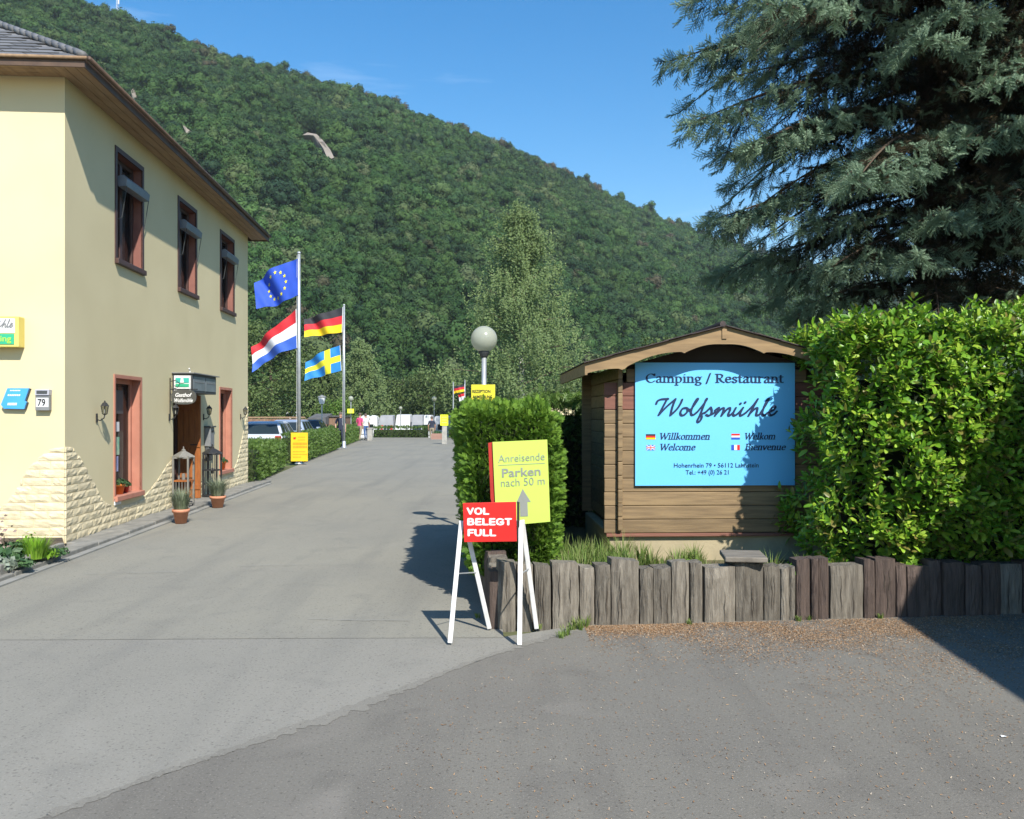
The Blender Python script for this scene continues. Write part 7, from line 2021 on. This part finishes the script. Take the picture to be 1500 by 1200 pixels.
grass_patch('rough grass along the right edge of the driveway', sp_, 24, .22, .006, rng, 'verge_grass')
bed_plant(1166, 816, .11, 90, .05, M['bed2'], 'small bright green weed beside the slab on the palisade', 'ball', .3, .7, 'weeds behind the palisade', 'weed', .36, 6.78)
bed_plant(1340, 818, .14, 110, .05, M['bed2'], 'bright green weed over the palisade under the laurel', 'ball', .3, .6, 'weeds behind the palisade', 'weed', .38, 6.95)
bed_plant(1010, 812, .10, 60, .045, M['bed2'], 'leafy weed before the concrete base of the hut', 'ball', .3, .9, 'weeds behind the palisade', 'weed', .36, 6.85)

# dry leaf and needle litter, thickest against the palisade
N = 110000
tt = rng.random(N); xx = rng.uniform(.3, 4.3, N)
yy = 6.40 + .105 * xx - np.abs(rng.normal(0, 1, N)) * np.where(rng.random(N) < .3, 2.3, .9) * np.interp(xx, [.3, 1.2, 2.2, 3.4, 4.3], [.10, .22, .48, .75, 1.0])
far = rng.random(N) < .06
xx = np.where(far, rng.uniform(-.6, 4.2, N), xx); yy = np.where(far, rng.uniform(2.6, 6.3, N), yy)
keep = (yy > 2.4) & ((xx > .55) | far) & ~(far & (xx < .5 - (6.41 - yy) * .78 + .2))
keep &= rng.random(N) < np.where(far, 1, np.clip(.35 + .5 * (np.sin(xx * 5) * np.cos(yy * 6 + xx * 2) + .6), 0, 1))
xx, yy = xx[keep], yy[keep]; n = len(xx)
q = quat_align(np.stack([rng.normal(0, .25, n), rng.normal(0, .25, n), np.ones(n)], 1), rng.uniform(0, 6.28, n))
V, F = bake([(-.5, -.16, 0), (.5, -.12, .1), (.42, .16, .0), (-.4, .14, .08)], [(0, 1, 2), (0, 2, 3)], np.stack([xx, yy, np.full(n, .004)], 1), q, rng.uniform(.004, .016, n))
place('leaf_litter', raw_mesh('leaf_litter', V, F, M['litter']), label='dry brown leaf and needle litter on the dark forecourt', cat='litter', kind='stuff')
# a scrap of white paper
g = gnd(1471, 1081); MB().add([(g.x - .012, g.y, .004), (g.x + .014, g.y - .004, .008), (g.x + .012, g.y + .018, .005), (g.x - .01, g.y + .016, .009)], [(0, 1, 2, 3)]).build('paper_scrap', M['white'], label='tiny white scrap of paper on the forecourt at right', cat='litter')

# ================================================================ NEIGHBOURING HOUSE (its shadow falls on the laurel and forecourt)
nh = thing('neighbouring_house', (8.5, 0, 0), 'plain rendered house outside the picture on the right whose shadow falls on the laurel', 'house')
ea, ec = Vector((4.19, -3.4, 0)), Vector((5.03, 5.75, 0)); du = (ec - ea).normalized(); dn_ = Vector((du.y, -du.x, 0)); EL = (ec - ea).length
def Np(a, o, z): return ea + du * a + dn_ * o + Vector((0, 0, z))
MB().obox(Np, .3, EL - .3, .42, 7.0, -.05, 4.0).build('wall', P('grey_render', (.55, .53, .48), None, 2, .9), nh)
b = MB(); b.add([Np(0, 0, 4.2), Np(EL, 0, 4.2), Np(EL, 7.4, 4.2), Np(0, 7.4, 4.2), Np(0, 3.7, 5.6), Np(EL, 3.7, 5.6), Np(0, 0, 4.02), Np(EL, 0, 4.02), Np(EL, 7.4, 4.02), Np(0, 7.4, 4.02)], [(0, 1, 5, 4), (2, 3, 4, 5), (6, 9, 8, 7), (0, 6, 7, 1), (1, 7, 8, 2, 5), (2, 8, 9, 3), (3, 9, 6, 0, 4)])
b.build('roof', M['slate'], nh)
for a in (1.4, 3.9, 6.4):
    w = MB().obox(Np, a, a + 1.0, .36, .418, 1.0, 2.3).build('window', M['carglass'], nh, bevel=.01)
    MB().obox(Np, a - .08, a + 1.08, .30, .417, .90, .985).build('window_sill', M['concrete'], nh)

# ================================================================ AIR
b = MB().box(-2600, 2600, -90, 2600, -4.5, 240)
hz_m = bpy.data.materials.new('haze'); hz_m.use_nodes = True
hn = hz_m.node_tree
for nd in list(hn.nodes):
    if nd.type != 'OUTPUT_MATERIAL': hn.nodes.remove(nd)
pv = hn.nodes.new('ShaderNodeVolumePrincipled')
pv.inputs['Color'].default_value = (0.80, 0.90, 1.0, 1)
pv.inputs['Density'].default_value = 0.0002
hn.links.new(pv.outputs[0], [n_ for n_ in hn.nodes if n_.type == 'OUTPUT_MATERIAL'][0].inputs['Volume'])
b.build('haze', hz_m, kind='stuff', label='thin summer haze between the road and the hill', cat='haze')
